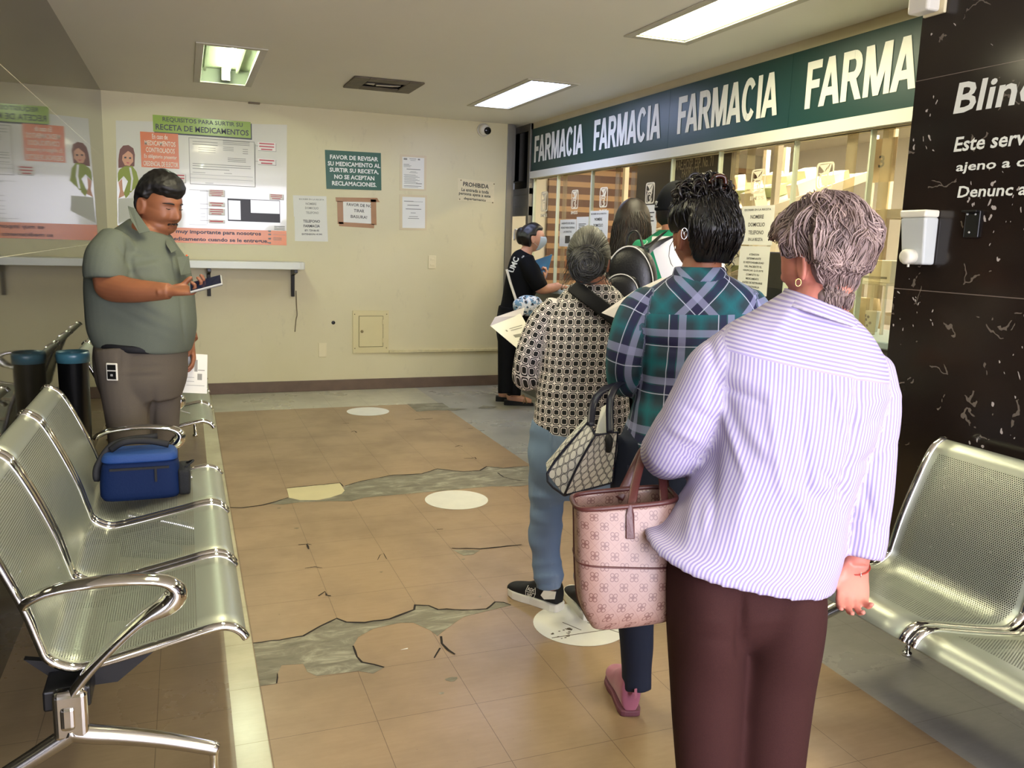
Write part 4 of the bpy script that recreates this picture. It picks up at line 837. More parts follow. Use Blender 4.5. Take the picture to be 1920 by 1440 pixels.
# ------------------------------------------------------------------ emblem stickers and papers on the glass
GL = Fr((XF + .029, 0, 0), (0, -1, 0), (0, 0, 1), (-1, 0, 0))
def qg(px, py): p = onx(px, py, XF + .029); return (-p.y, p.z)
m_stk = M('cream_sticker', (240, 230, 200), .4)
def ring2(n=32, w=1, h=1, e=6):
    out = []
    for i in range(n):
        a_ = 2 * PI * i / n; ca, sa = math.cos(a_), math.sin(a_); out.append((w * math.copysign(abs(ca) ** (2 / e), ca), h * math.copysign(abs(sa) ** (2 / e), sa)))
    return out
def emblem(cx, cy, w, h, txt, label):
    T = thing('glass_emblem', label, 'sticker', GL.p(cx, cy), 'eagle emblem stickers on the glass'); b = MB(); n = 32
    o = ring2(n, w / 2, h / 2, 7); i_ = ring2(n, w / 2 * .84, h / 2 * .88, 6)
    b.add([GL.p(cx + x, cy + y, .001) for x, y in o + i_], [(k, (k + 1) % n, n + (k + 1) % n, n + k) for k in range(n)])
    P = lambda pts: b.slab([GL.p(cx + x * w / 2, cy + y * h / 2, .0006) for x, y in pts], GL.w, .0006)
    P([(-.78, .8), (.5, .86), (.05, .5), (-.1, .25), (-.3, .5)]); P([(-.8, .25), (-.2, .2), (.15, .42), (.35, .7), (.3, .3), (.1, .05), (-.4, .08)]); P([(.55, .85), (.68, .8), (.45, .2), (.3, -.3), (.2, -.1), (.3, .4)])
    arc = lambda r0, r1, a0, a1, ox, oy: b.add([GL.p(cx + (ox + r * math.cos(a_)) * w / 2, cy + (oy + r * math.sin(a_)) * h / 2, .0011) for a_ in [a0 + (a1 - a0) * k / 12 for k in range(13)] for r in (r0, r1)], [(2 * k, 2 * k + 1, 2 * k + 3, 2 * k + 2) for k in range(12)])
    arc(.52, .68, .6, 3.9, -.05, -.38); arc(.28, .4, -1.2, 2.4, -.1, -.4); arc(.5, .62, 4.2, 6.0, -.1, -.35); P([(-.15, -.3), (.05, -.28), (.02, -.55), (-.1, -.6)]); P([(-.3, -.78), (.3, -.75), (.1, -.86), (-.2, -.88)])
    b.build('emblem', m_stk, T, (0, 0, 0))
    if txt: MB().text('IMSS', GL, cx, cy - h * .68, w * .95, h * .17, bold=.03, lift=.001).build('lettering', m_stk, T, (0, 0, 0))
for k, (px, py, pw, phh, lb) in enumerate(((1021, 378, 13, 38, 'first from the door'), (1078, 374, 13, 36, 'second from the door'), (1132, 370, 15, 38, 'third from the door'), (1219, 362, 17, 40, 'just left of the black cap'), (1297, 354, 18, 40, 'mostly hidden by curly bun'), (1422, 340, 27, 46, 'above the TELEFONO paper'), (1547, 330, 33, 52, 'largest and closest to the marble'))):
    a, c = qg(px - pw / 2, py), qg(px + pw / 2, py); hh = qg(px, py - phh / 2)[1] - qg(px, py + phh / 2)[1]
    emblem((a[0] + c[0]) / 2, qg(px, py)[1], abs(c[0] - a[0]), hh, True, 'cream eagle emblem sticker over IMSS on the glass, ' + lb)
def gpaper(label, x0, y0, x1, y1, rows, mat_=None, lift=0.002):
    a, c = qg(x0, y0), qg(x1, y1); a, c = (min(a[0], c[0]), c[1]), (max(a[0], c[0]), a[1]); w, h = c[0] - a[0], c[1] - a[1]
    T = thing('glass_notice', label, 'notice', GL.p((a[0] + c[0]) / 2, a[1])); MB().box((a[0], a[1], lift), (c[0], c[1], lift + .001), 0, GL).build('sheet', m_paper, T, (0, 0, 0))
    b = MB()
    for r in rows:
        if isinstance(r[0], str): b.text(r[0], GL, a[0] + r[1] * w, a[1] + r[2] * h, r[3] * w, r[4] * h, bold=.015, lift=lift + .002)
        else: b.box((a[0] + r[0] * w, a[1] + r[1] * h, lift + .001), (a[0] + r[2] * w, a[1] + r[3] * h, lift + .0016), 0, GL)
    b.build('lettering', M('charcoal_print', (60, 58, 54), .5), T, (0, 0, 0))
NB = [('ESCRIBIR EN LA RECETA', .5, .9, .8, .05), ('NOMBRE', .5, .72, .4, .1), ('DOMICILIO', .5, .52, .5, .1), ('TELEFONO', .5, .32, .46, .1), ('EN LA RECETA', .5, .14, .44, .08)]
gpaper('NOMBRE DOMICILIO TELEFONO paper on the glass left of the striped shirt woman', 1392, 387, 1448, 460, NB)
tl = ['ATENCION', 'DETERMINANTE', 'ES RESPONSABILIDAD', 'DEL PACIENTE EL', 'VERIFICAR QUE ESTE', 'COMPLETO SU', 'MEDICAMENTO', 'ANTES DE RETIRARSE', 'DE VENTANILLA']
gpaper('long text paper on the glass directly under the NOMBRE paper', 1389, 461, 1438, 556, [(s_, .5, .83 - .083 * i, .035 * len(s_) + .05, .04) for i, s_ in enumerate(tl)], lift=.0035)
gpaper('small paper with grey photo square on the glass above the grey-haired woman', 1051, 412, 1079, 463, [('AGENTE DE SEGU', .5, .86, .8, .07), ('RIDAD PARA DISPENS', .5, .7, .84, .07), ('LAS RECETAS', .5, .55, .5, .07), (.36, .12, .66, .4)])
gpaper('narrow blank-looking paper on the glass between two other papers', 1082, 407, 1103, 442, [(.2, .6, .8, .64), (.2, .5, .7, .54), (.2, .4, .75, .44)])
gpaper('white NOMBRE paper on the glass left of the long-haired woman', 1106, 396, 1139, 452, NB)
gpaper('pale paper on the glass left of the black cap', 1208, 385, 1229, 462, [(.2, .8, .8, .83), (.2, .7, .7, .73), (.2, .6, .8, .63)])
# ------------------------------------------------------------------ people: lofts, union, cloth coordinates
CF = V(.36198, .93218, 0); CLEFT = V(-.93218, .36198, 0)      # level directions away from / to the left of the viewer
class Piece:
    def __init__(s, grid, uv, cap0, cap1): s.g, s.uv, s.c0, s.c1 = grid, uv, cap0, cap1
    def mesh(s):
        g = s.g; R, n = len(g), len(g[0]) - 1
        vs = [p for row in g for p in row[:n]]; fs = [(i * n + k, i * n + (k + 1) % n, (i + 1) * n + (k + 1) % n, (i + 1) * n + k) for i in range(R - 1) for k in range(n)]
        for ring, c, flip in ((0, s.c0, True), (R - 1, s.c1, False)):
            b = len(vs); vs.append(c)
            for k in range(n): f = (ring * n + k, ring * n + (k + 1) % n, b); fs.append(f[::-1] if flip else f)
        return vs, fs
    def bvh(s):
        g = s.g; R, n = len(g), len(g[0]); vs = [p for row in g for p in row]; ts = []
        for i in range(R - 1):
            for k in range(n - 1):
                a, b, c, d = i * n + k, i * n + k + 1, (i + 1) * n + k + 1, (i + 1) * n + k; ts += [(a, b, c), (a, c, d)]
        s.vs, s.ts, s.uvf = vs, ts, [u for row in s.uv for u in row]; s.tree = BVHTree.FromPolygons(vs, ts)
def interp(rows, k):
    """rows of equal-length tuples of floats -> Catmull-Rom"""
    P = [np.array(r, float) for r in rows]; out = []
    for i in range(len(P) - 1):
        a, b, c, d = P[max(i - 1, 0)], P[i], P[i + 1], P[min(i + 2, len(P) - 1)]
        for j in range(k): t = j / k; out.append(.5 * ((2 * b) + (c - a) * t + (2 * a - 5 * b + 4 * c - d) * t * t + (3 * b - a - 3 * c + d) * t ** 3))
    out.append(P[-1]); return out
def loft(secs, n=36, k=5, dome0=.0, dome1=.0, uoff=0, e=2.3):
    """secs: (centre, A half-axis, B unit axis, near half-depth, far half-depth)"""
    rows = interp([tuple(c) + tuple(A) + tuple(B) + (bn, bf) for c, A, B, bn, bf in secs], k)
    grid, uv, vl = [], [], 0; pc = None
    rr = []
    for r in rows: rr.append((Vector(r[0:3]), Vector(r[3:6]), Vector(r[6:9]), r[9], r[10]))
    def ring(c, A, B, bn, bf, s=1.0, off=V(0, 0, 0)):
        row = []
        for q in range(n + 1):
            t = -PI / 2 + 2 * PI * q / n; ct, st = math.cos(t), math.sin(t)
            ct = math.copysign(abs(ct) ** (2 / e), ct); st2 = math.copysign(abs(st) ** (2 / e), st)
            row.append(c + off + A * (ct * s) + B * (st2 * s * (bn if st > 0 else bf)))
        return row
    def adduv(row):
        l = [0]
        for a, b in zip(row[:-1], row[1:]): l.append(l[-1] + (b - a).length)
        m = l[n // 2]; return [x - m + uoff for x in l]
    d0 = (rr[0][0] - rr[1][0]).normalized(); d1 = (rr[-1][0] - rr[-2][0]).normalized()
    if dome0:
        for s_ in (.45, .8): grid.append(ring(*rr[0], s=s_, off=d0 * dome0 * math.sqrt(1 - s_ * s_))); uv.append([(u, 0) for u in adduv(grid[-1])])
    for i, r in enumerate(rr):
        if pc is not None: vl += (r[0] - pc).length
        pc = r[0]; g = ring(*r); grid.append(g); uv.append([(u, vl) for u in adduv(g)])
    if dome1:
        for s_ in (.8, .45): grid.append(ring(*rr[-1], s=s_, off=d1 * dome1 * math.sqrt(1 - s_ * s_))); uv.append([(u, vl) for u in adduv(grid[-1])])
    return Piece(grid, uv, rr[0][0] + d0 * dome0, rr[-1][0] + d1 * dome1)
def psec(L, R, d, bn, bf, dB=0.0, dl=0, dr=0):
    """section from its left and right outline pixels at depth d (dl/dr: extra depth of either end)"""
    a, b = at(L[0], L[1], d + dl), at(R[0], R[1], d + dr); A = (b - a) / 2; B = V(A.x, A.y, 0).cross(V(0, 0, 1)).normalized(); B = (B + V(0, 0, -dB)).normalized()
    return ((a + b) / 2, A, B, bn, bf)
def limb(pts, k=5, n=20, ref=None, dome0=.02, dome1=0.0, sc=1.0, uoff=0, flat=1.0):
    """pts: (px, py, depth, radius px)"""
    W = [(at(q[0], q[1], q[2]), q[3] * q[2] / F * sc, q[4] if len(q) > 4 else flat) for q in pts]; return wlimb(W, k, n, ref, dome0, dome1, uoff, flat)
def wlimb(W, k=5, n=20, ref=None, dome0=.02, dome1=0.0, uoff=0, flat=1.0):
    ref = Vector(ref) if ref is not None else -CF; secs = []
    for i, e_ in enumerate(W):
        p, r = e_[0], e_[1]; fl0 = e_[2] if len(e_) > 2 else flat
        t = (W[min(i + 1, len(W) - 1)][0] - W[max(i - 1, 0)][0]).normalized(); B = ref - t * ref.dot(t)
        if B.length < .25: B = V(0, 0, 1) - t * t.z
        B.normalize(); A = B.cross(t).normalized() * r; secs.append((p, A, B, r * fl0, r * fl0))
    return loft(secs, n, k, dome0, dome1, uoff, 2.0)
def orient(phi, pitch=0, roll=0):
    """head frame; phi 0 looks away from the viewer, +90 to the left, -90 to the right, pitch>0 looks down"""
    a = math.radians(phi); f = CF * math.cos(a) + CLEFT * math.sin(a); u = V(0, 0, 1); r = f.cross(u)
    p = math.radians(pitch); f2 = f * math.cos(p) - u * math.sin(p); u2 = u * math.cos(p) + f * math.sin(p)
    q = math.radians(roll); r2 = r * math.cos(q) - u2 * math.sin(q); u3 = u2 * math.cos(q) + r * math.sin(q)
    return r2, f2, u3
def gs(x, s): return math.exp(-(x / s) ** 2)
def head_pt(d, face=1.0, chub=0.0):
    dx, dy, dz = d; x, y, z = dx * .076, dy * .097, dz * .118
    if dz < 0:
        t = -dz; x *= 1 - (.27 - .2 * chub) * t ** 1.6
        y *= (1 - .5 * t) if dy < 0 else (1 - .06 * t)
    elif dy < 0: y *= 1.02
    if dy > 0:
        x *= 1 + .05 * dy * (1 - dy)
        if face:
            fr = min(1, dy * 1.6)
            nz = .026 * gs(x, .0125) * (gs(z + .024, .017) + .45 * gs(z + .002, .02)) + .009 * gs(abs(x) - .011, .008) * gs(z + .032, .009)
            y += fr * (nz + .006 * gs(z - .036, .012) * gs(x, .05) - .010 * gs(abs(x) - .032, .017) * gs(z - .012, .012) + .005 * gs(abs(x) - .032, .012) * gs(z - .011, .008)
                       + .008 * gs(x, .024) * (gs(z + .060, .006) + gs(z + .073, .007)) - .004 * gs(x, .026) * gs(z + .0665, .003) + .009 * gs(x, .022) * gs(z + .1, .015) - .004 * gs(x, .03) * gs(z + .085, .007)
                       + (.005 + .008 * chub) * gs(abs(x) - .045, .022) * gs(z + .035, .025))
    if chub and dz < -.1: x *= 1 + .16 * chub * gs(dz + .6, .4); y += .012 * chub * gs(dz + .85, .25) * max(0, dy)
    return V(x, y, z)
def sph(fn, n=56, m=40):
    grid = [[fn((math.sin(PI * (i + .5) / m) * math.sin(2 * PI * k / n), math.sin(PI * (i + .5) / m) * math.cos(2 * PI * k / n), math.cos(PI * (i + .5) / m))) for k in range(n + 1)] for i in range(m)]
    return Piece(grid, [[(0, 0)] * (n + 1)] * m, fn((0, 0, 1)), fn((0, 0, -1)))
class Head:
    def __init__(s, c, phi, pitch=0, roll=0, sc=1.0, chub=0.0): s.c, s.sc, s.chub = c, sc, chub; s.r, s.f, s.u = orient(phi, pitch, roll)
    def w(s, p): return s.c + (s.r * p[0] + s.f * p[1] + s.u * p[2]) * s.sc
    def pieces(s, ears=1.0):
        out = [sph(lambda d: s.w(head_pt(d, 1, s.chub)), 88, 64)]
        for sx in (-1, 1):
            def ear(d, sx=sx):
                x, y, z = d; rim = 1 - .55 * max(0, 1 - ((y / .8) ** 2 + (z / .8) ** 2)) * (1 if x * sx > 0 else 0)
                return s.w(V(sx * (.077 + .05 * s.chub * .2) + sx * (.011 * x * sx * rim + .006 * (-y)), -.012 + y * .019 * ears - z * .004, -.012 + z * .034 * ears - (.006 * (z < 0) * abs(z))))
            out.append(sph(ear, 20, 16))
        return out
    def shell(s, thick, n=72, m=52): return sph(lambda d: s.w(head_pt(d, 0, s.chub) + Vector((d[0] * .8, d[1], d[2])).normalized() * max(thick(*d), -.03)), n, m)
def neck(h, base, r0=.058, r1=.068, tilt=0): 
    a = h.w((0, -.022, -.05)); return wlimb([(a + (a - base) * .1, r0 * .9), (a.lerp(base, .4), r0), (base, r1), (base + (base - a) * .35, r1 * 1.2)], 4, 24)
def hand(wrist, dirv, palmn, sidev, s=1.0, curl=(20, 25, 30, 38), th=(.55, .7, .35), thcurl=15, spread=.06, w0=.028):
    D = dirv.normalized(); Pn = (palmn - D * palmn.dot(D)).normalized(); S = (sidev - D * sidev.dot(D) - Pn * sidev.dot(Pn)).normalized(); out = []
    out.append(loft([(wrist - D * .04 * s, S * w0 * s, Pn, .020 * s, .020 * s), (wrist, S * w0 * s, Pn, .019 * s, .019 * s), (wrist + D * .03 * s, S * .036 * s, Pn, .017 * s, .015 * s), (wrist + D * .065 * s, S * .041 * s, Pn, .015 * s, .013 * s), (wrist + D * .092 * s, S * .04 * s, Pn, .012 * s, .011 * s)], 24, 4, .0, .006, e=2.6))
    out.append(wlimb([(wrist + D * .012 * s + S * .022 * s + Pn * .006 * s, .014 * s), (wrist + D * .038 * s + S * .030 * s + Pn * .008 * s, .016 * s), (wrist + D * .055 * s + S * .034 * s + Pn * .006 * s, .011 * s)], 3, 12, ref=Pn, dome0=.01, dome1=.008))
    for i, (o, l) in enumerate(zip((.0305, .0105, -.0105, -.0295), (.074, .082, .076, .06))):
        p = wrist + D * ((.088 if i in (1, 2) else .083 if i == 0 else .077) * s) + S * o * s; a = math.radians(curl[i]) * .7; pts = [(p - D * .018 * s, .0092 * s), (p, .0094 * s)]
        d0 = (D + S * (o / .03) * spread).normalized()
        for seg, rr_ in ((.45, .0088), (.30, .0082), (.25, .0066)):
            dd = d0 * math.cos(a) + Pn * math.sin(a); q = pts[-1][0]; pts.append((q + dd * l * seg * .5 * s, rr_ * 1.0 * s)); pts.append((q + dd * l * seg * s, rr_ * s)); a += math.radians(curl[i]) * 1.1
        out.append(wlimb(pts, 2, 12, ref=Pn, dome0=.004 * s, dome1=.006 * s))
    p = wrist + D * .03 * s + S * .028 * s; dd = (D * th[0] + S * th[1] + Pn * th[2]).normalized(); d2 = (dd * math.cos(math.radians(thcurl)) + (D * .8 + Pn * .4 - S * .3).normalized() * math.sin(math.radians(thcurl))).normalized()
    out.append(wlimb([(p - dd * .01 * s, .013 * s), (p + dd * .016 * s, .0125 * s), (p + dd * .032 * s, .0105 * s), (p + dd * .034 * s + d2 * .014 * s, .0105 * s), (p + dd * .034 * s + d2 * .03 * s, .0085 * s)], 3, 12, ref=Pn, dome0=.006, dome1=.006 * s))
    return out
def union(pieces, vox, sm=6, fac=.5):
    me = bpy.data.meshes.new('union'); vs, fs = [], []
    for p in pieces:
        v, f = p.mesh(); b = len(vs); vs += [tuple(x) for x in v]; fs += [tuple(b + i for i in q) for q in f]
    me.from_pydata(vs, [], fs); o = bpy.data.objects.new('union', me); COL.objects.link(o)
    r = o.modifiers.new('r', 'REMESH'); r.mode = 'VOXEL'; r.voxel_size = vox
    if sm: q = o.modifiers.new('s', 'SMOOTH'); q.factor = fac; q.iterations = sm
    dg = bpy.context.evaluated_depsgraph_get(); dg.update(); m2 = bpy.data.meshes.new_from_object(o.evaluated_get(dg))
    n = len(m2.vertices); co_ = np.empty(n * 3); m2.vertices.foreach_get('co', co_); F_ = [tuple(p.vertices) for p in m2.polygons]
    bpy.data.objects.remove(o); bpy.data.meshes.remove(me); bpy.data.meshes.remove(m2)
    return co_.reshape(-1, 3), F_
def normals(C, F_):
    me = bpy.data.meshes.new('n'); me.from_pydata(C.tolist(), [], F_); me.update(); n = np.empty(len(C) * 3); me.vertices.foreach_get('normal', n); bpy.data.meshes.remove(me); return n.reshape(-1, 3)
def wrinkle(C, N, amp, freq, seed, aniso=(1, 1, 1), warp=1.0):
    rs = np.random.RandomState(seed); out = np.zeros(len(C)); X = C * np.array(aniso) * freq
    for o_ in range(9):
        k = rs.randn(3); k /= np.linalg.norm(k); w = rs.randn(3) * .5; f = 2.0 ** (rs.rand() * 1.6)
        out += np.sin(X @ k * f * 6 + warp * np.sin(X @ w * 4 + rs.rand() * 6) * 1.6 + rs.rand() * 6) / f
    return C + N * (out * amp / 4)[:, None]
def folds(C, N, lst):
    px = proj_np(C); tow = (N @ np.array([CF.x, CF.y, 0])) < .25
    for x0, y0, x1, y1, amp, w in lst:
        a = np.array([x0, y0], float); d = np.array([x1 - x0, y1 - y0], float); L = d @ d; t = np.clip(((px - a) @ d) / L, 0, 1); q = px - a - t[:, None] * d; dist = np.sqrt((q ** 2).sum(1))
        C = C + N * (amp * np.exp(-(dist / w) ** 2) * np.sin(PI * np.clip(t, .04, .96)) ** .5 * tow)[:, None]
    return C
def finish(name, C, F_, mat_, parent, pieces=None):
    base = np.array(wloc(parent)); me = bpy.data.meshes.new(name); me.from_pydata((C - base).tolist(), [], F_); me.materials.append(mat_)
    me.polygons.foreach_set('use_smooth', [True] * len(F_))
    if pieces:
        for p in pieces: p.bvh()
        arr = np.zeros((len(C), 3))
        for i, c in enumerate(C):
            v = Vector(c); best = None
            for j, p in enumerate(pieces):
                loc, nr, idx, ds = p.tree.find_nearest(v)
                if loc is not None and (best is None or ds < best[0]): best = (ds, j, idx, loc)
            ds, j, idx, loc = best; p = pieces[j]; a, b, c_ = p.ts[idx]; A_, B_, C_ = p.vs[a], p.vs[b], p.vs[c_]
            v0, v1, v2 = B_ - A_, C_ - A_, loc - A_; d00, d01, d11, d20, d21 = v0.dot(v0), v0.dot(v1), v1.dot(v1), v2.dot(v0), v2.dot(v1); den = d00 * d11 - d01 * d01
            if abs(den) < 1e-14: w1 = w2 = 0
            else: w1 = (d11 * d20 - d01 * d21) / den; w2 = (d00 * d21 - d01 * d20) / den
            ua, ub, uc = p.uvf[a], p.uvf[b], p.uvf[c_]; arr[i] = (ua[0] + (ub[0] - ua[0]) * w1 + (uc[0] - ua[0]) * w2, ua[1] + (ub[1] - ua[1]) * w1 + (uc[1] - ua[1]) * w2, j)
        at_ = me.attributes.new('cloth', 'FLOAT_VECTOR', 'POINT'); at_.data.foreach_set('vector', arr.ravel())
    me.update(); o = bpy.data.objects.new(name, me); COL.objects.link(o); o.parent = parent; return o
def garment(name, pieces, mat_, parent, vox=.008, sm=8, amp=.003, freq=3.0, seed=1, aniso=(1, 1, .6), fl_=(), uvp=True):
    C, F_ = union(pieces, vox, sm); N = normals(C, F_)
    if amp: C = wrinkle(C, N, amp, freq, seed, aniso)
    if fl_: C = folds(C, N, fl_)
    return finish(name, C, F_, mat_, parent, pieces if uvp else None)
def body(pieces, mat_, parent, vox=.0045, sm=3):
    C, F_ = union(pieces, vox, sm, .45); return finish('body', C, F_, mat_, parent)
def person(label, loc): return thing('person', label, 'person', loc)
def skin(name, c):
    if name in MATS: return MATS[name]
    t = NT(name); cd = t.coord(); t.base(t.mix(t.noise(cd, 18, 4), tuple(x * .9 for x in c), tuple(min(255, x * 1.06) for x in c))); t.set(Roughness=.5)
    t.b.inputs['Subsurface Weight'].default_value = .12; t.b.inputs['Subsurface Radius'].default_value = (.02, .008, .005); t.b.inputs['Subsurface Scale'].default_value = .4
    t.bump(t.noise(cd, 220, 3), .08, .001); MATS[name] = t.m; return t.m
def hair_mat(name, c1, c2, rough=.42, use_attr=False):
    t = NT(name); cd = t.coord(); nz = t.noise(t.scaled(cd, (60, 60, 14)), 3, 5, .7)
    f = nz
    if use_attr: a = t.n('Attribute', attribute_name='shade'); f = t.math('ADD', t.math('MULTIPLY', t.math('SUBTRACT', nz, .4, clamp=True), .22), t.math('MULTIPLY', a.outputs['Fac'], .85), clamp=True)
    t.base(t.mix(f, c1, c2)); t.set(Roughness=rough); t.bump(nz, .35, .003); t.b.inputs['Anisotropic'].default_value = .5; return t.m
def locks(name, mat_, parent, gen, nring=6):
    """gen yields (points, radius0, shade)"""
    mb = MB(); sh = []
    for pts, r, s_ in gen:
        n = len(pts); rs = [r * (.55 + .45 * math.sin(PI * min(1, (i + .6) / (n * .6)))) if i < n * .5 else r * max(.12, 1 - ((i - n * .5) / (n * .5)) ** 1.6) for i in range(n)]
        k = len(mb.v); mb.tube(pts, rs, nring, flat=.55); sh += [s_] * (len(mb.v) - k)
    o = mb.build(name, mat_, parent, (0, 0, 0)); a = o.data.attributes.new('shade', 'FLOAT', 'POINT'); a.data.foreach_set('value', sh); return o
def shoe(parent, heel, toe_dir, L, m_up, m_sole, hgt=.085, sole_t=.028, lift=0.0, name='shoe', heel_raise=0.0):
    D = V(toe_dir[0], toe_dir[1], 0).normalized(); S = D.cross(V(0, 0, 1)); z0 = lift
    def ringset(prof, zb, top):
        rows = []
        for t, w, h in interp(prof, 3):
            row = []; zz = z0 + heel_raise * max(0, 1 - t * 1.5)
            for q in range(29):
                a = -PI / 2 + 2 * PI * q / 28; ca, sa = math.cos(a), math.sin(a); ca = math.copysign(abs(ca) ** .75, ca); z = zb + (h - zb) * max(0, (sa + 1) / 2) if top else zb + (sa > 0) * h
                row.append(heel + D * (t * L) + S * (w * ca) + V(0, 0, zz + z))
            rows.append(row)
        return Piece(rows, [[(0, 0)] * 29] * len(rows), sum(rows[0][:28], V(0, 0, 0)) / 28, sum(rows[-1][:28], V(0, 0, 0)) / 28)
    up = ringset([(0.0, .024, hgt * .75), (.04, .031, hgt), (.22, .035, hgt * 1.02), (.42, .037, hgt * .85), (.62, .042, hgt * .62), (.82, .042, hgt * .5), (.95, .03, hgt * .42), (1.0, .012, hgt * .32)], sole_t * .6, True)
    C, F_ = union([up], .004, 3); o = finish(name, C, F_, m_up, parent)
    out = MB(); pts = []
    for t, w in [(0, .018), (.02, .03), (.12, .036), (.3, .037), (.5, .038), (.65, .045), (.82, .046), (.94, .036), (1.0, .018), (1.02, .006)]: pts.append((t, w))
    left = [heel + D * (t * L - .006) + S * w for t, w in pts]; right = [heel + D * (t * L - .006) - S * w for t, w in pts][::-1]; ol = left + right; n = len(ol)
    zr = lambda p: z0 + heel_raise * max(0, 1 - ((p - heel).dot(D) / L) * 1.5)
    spring = lambda p: .012 * max(0, ((p - heel).dot(D) / L - .75) / .25) ** 2
    lo = [V(p.x, p.y, zr(p) + .001 + spring(p)) for p in ol]; hi = [V(p.x, p.y, zr(p) + sole_t + spring(p) * .6) for p in ol]
    out.add(lo + hi, [tuple(range(n - 1, -1, -1)), tuple(range(n, 2 * n))] + [(i, (i + 1) % n, n + (i + 1) % n, n + i) for i in range(n)])
    s2 = out.build('sole', m_sole, o, (0, 0, 0), bev=.004); return o
# ------------------------------------------------------------------ cloth materials
def cl(t):
    a = t.n('Attribute', attribute_name='cloth'); s = t.n('SeparateXYZ'); t.l(a.outputs['Vector'], s.inputs[0]); return s.outputs
def weave(t, st=.15, sc=900): t.bump(t.noise(t.coord(), sc * .4, 2), st, .0008)
def stripe_shirt():
    t = NT('lavender_pinstripe'); u, v, p = cl(t); yoke = t.math('MULTIPLY', t.math('LESS_THAN', p, .5), t.math('LESS_THAN', v, .135))
    c = t.math('ADD', t.math('MULTIPLY', u, t.math('SUBTRACT', 1.0, yoke)), t.math('MULTIPLY', v, yoke))
    f = t.math('ABSOLUTE', t.math('SUBTRACT', t.math('FRACT', t.math('DIVIDE', c, .0085)), .5))
    m = t.n('MapRange', interpolation_type='SMOOTHSTEP', inp={'Value': f, 'From Min': .2, 'From Max': .32}).outputs[0]
    seam = t.math('MULTIPLY', t.math('LESS_THAN', t.math('ABSOLUTE', t.math('SUBTRACT', v, .135)), .002), t.math('LESS_THAN', p, .5))
    col = t.mix(m, (192, 185, 200), (150, 138, 182)); col = t.mix(seam, col, (166, 154, 196)); t.base(col); t.set(Roughness=.8); weave(t, .1); return t.m
def plaid():
    t = NT('teal_plaid'); u, v, p = cl(t); yk = t.math('MULTIPLY', t.math('LESS_THAN', p, .5), t.math('LESS_THAN', v, .115)); r = .7071
    ub = t.math('MULTIPLY', t.math('ADD', u, v), r); vb = t.math('MULTIPLY', t.math('SUBTRACT', v, u), r)
    mixf = lambda a, b: t.math('ADD', t.math('MULTIPLY', a, yk), t.math('MULTIPLY', b, t.math('SUBTRACT', 1.0, yk)))
    U, W = mixf(ub, u), mixf(vb, v); P = .14
    def fr(c, o): return t.math('FRACT', t.math('ADD', t.math('DIVIDE', c, P), o))
    def band(f, c, w): return t.math('LESS_THAN', t.math('ABSOLUTE', t.math('SUBTRACT', f, c)), w / 2)
    def soft(f, c, w): return t.math('SUBTRACT', 1.0, t.math('DIVIDE', t.math('ABSOLUTE', t.math('SUBTRACT', f, c)), w / 2), clamp=True)
    fu, fv = fr(U, .18), fr(W, .45); col = t.mix(.0, (40, 62, 74), (40, 62, 74))
    thread = t.noise(t.scaled(t.n('Attribute', attribute_name='cloth').outputs['Vector'], (400, 60, 1)), 1, 2)
    for f in (fu, fv):
        col = t.mix(t.math('MULTIPLY', soft(f, .28, .34), t.math('ADD', t.math('MULTIPLY', thread, .5), .4)), col, (8, 112, 124))
    for f in (fu, fv): col = t.mix(t.math('MULTIPLY', band(f, .82, .14), .8), col, (34, 30, 74))
    for f in (fu, fv): col = t.mix(t.math('MULTIPLY', band(f, .65, .15), .5), col, (170, 172, 216)); col = t.mix(t.math('MULTIPLY', band(f, .92, .018), .8), col, (206, 210, 236))
    t.base(col); t.set(Roughness=.8); weave(t, .15); return t.m
def print_blouse():
    t = NT('black_white_square_print'); u, v, p = cl(t); P = .0295
    def cell(c): return t.math('SUBTRACT', t.math('FRACT', t.math('DIVIDE', c, P)), .5)
    x, y = cell(u), cell(v); p4 = lambda c: t.math('POWER', t.math('ABSOLUTE', c), 4.0)
    r = t.math('POWER', t.math('ADD', p4(x), p4(y)), .25)
    m = t.math('MAXIMUM', t.math('LESS_THAN', r, .28), t.math('MULTIPLY', t.math('GREATER_THAN', r, .365), t.math('LESS_THAN', r, .465)))
    t.base(t.mix(m, (238, 230, 224), (8, 7, 8))); t.set(Roughness=.7); weave(t, .1); return t.m
def denim(name, c1, c2, c3):
    t = NT(name); cd = t.coord(); u, v, p = cl(t); n1 = t.noise(t.scaled(cd, (1, 1, .35)), 7, 5, .6); n2 = t.noise(t.scaled(cd, (1, 1, .1)), 160, 2)
    c = t.mix(n1, c1, c2); c = t.mix(t.math('MULTIPLY', t.math('SUBTRACT', n1, .52, clamp=True), 3.0), c, c3); c = t.mix(t.math('MULTIPLY', n2, .3), c, c1); t.base(c); t.set(Roughness=.85); t.bump(n2, .15, .001); return t.m
def weave_mat(name, c, v=.1, rough=.85):
    t = NT(name); cd = t.coord(); n1 = t.noise(cd, 400, 2); n2 = t.noise(cd, 5, 3); t.base(t.mix(n1, tuple(x * (1 - v) for x in c), tuple(min(255, x * (1 + v)) for x in c))); t.set(Roughness=rough); t.b.inputs['Specular IOR Level'].default_value = .2; t.bump(n1, .15, .001); return t.m
m_stripe, m_plaid, m_print = stripe_shirt(), plaid(), print_blouse()
m_jean = denim('light_blue_denim', (104, 126, 154), (130, 154, 184), (176, 196, 214)); m_djean = denim('dark_blue_denim', (20, 28, 48), (30, 40, 64), (46, 58, 84))
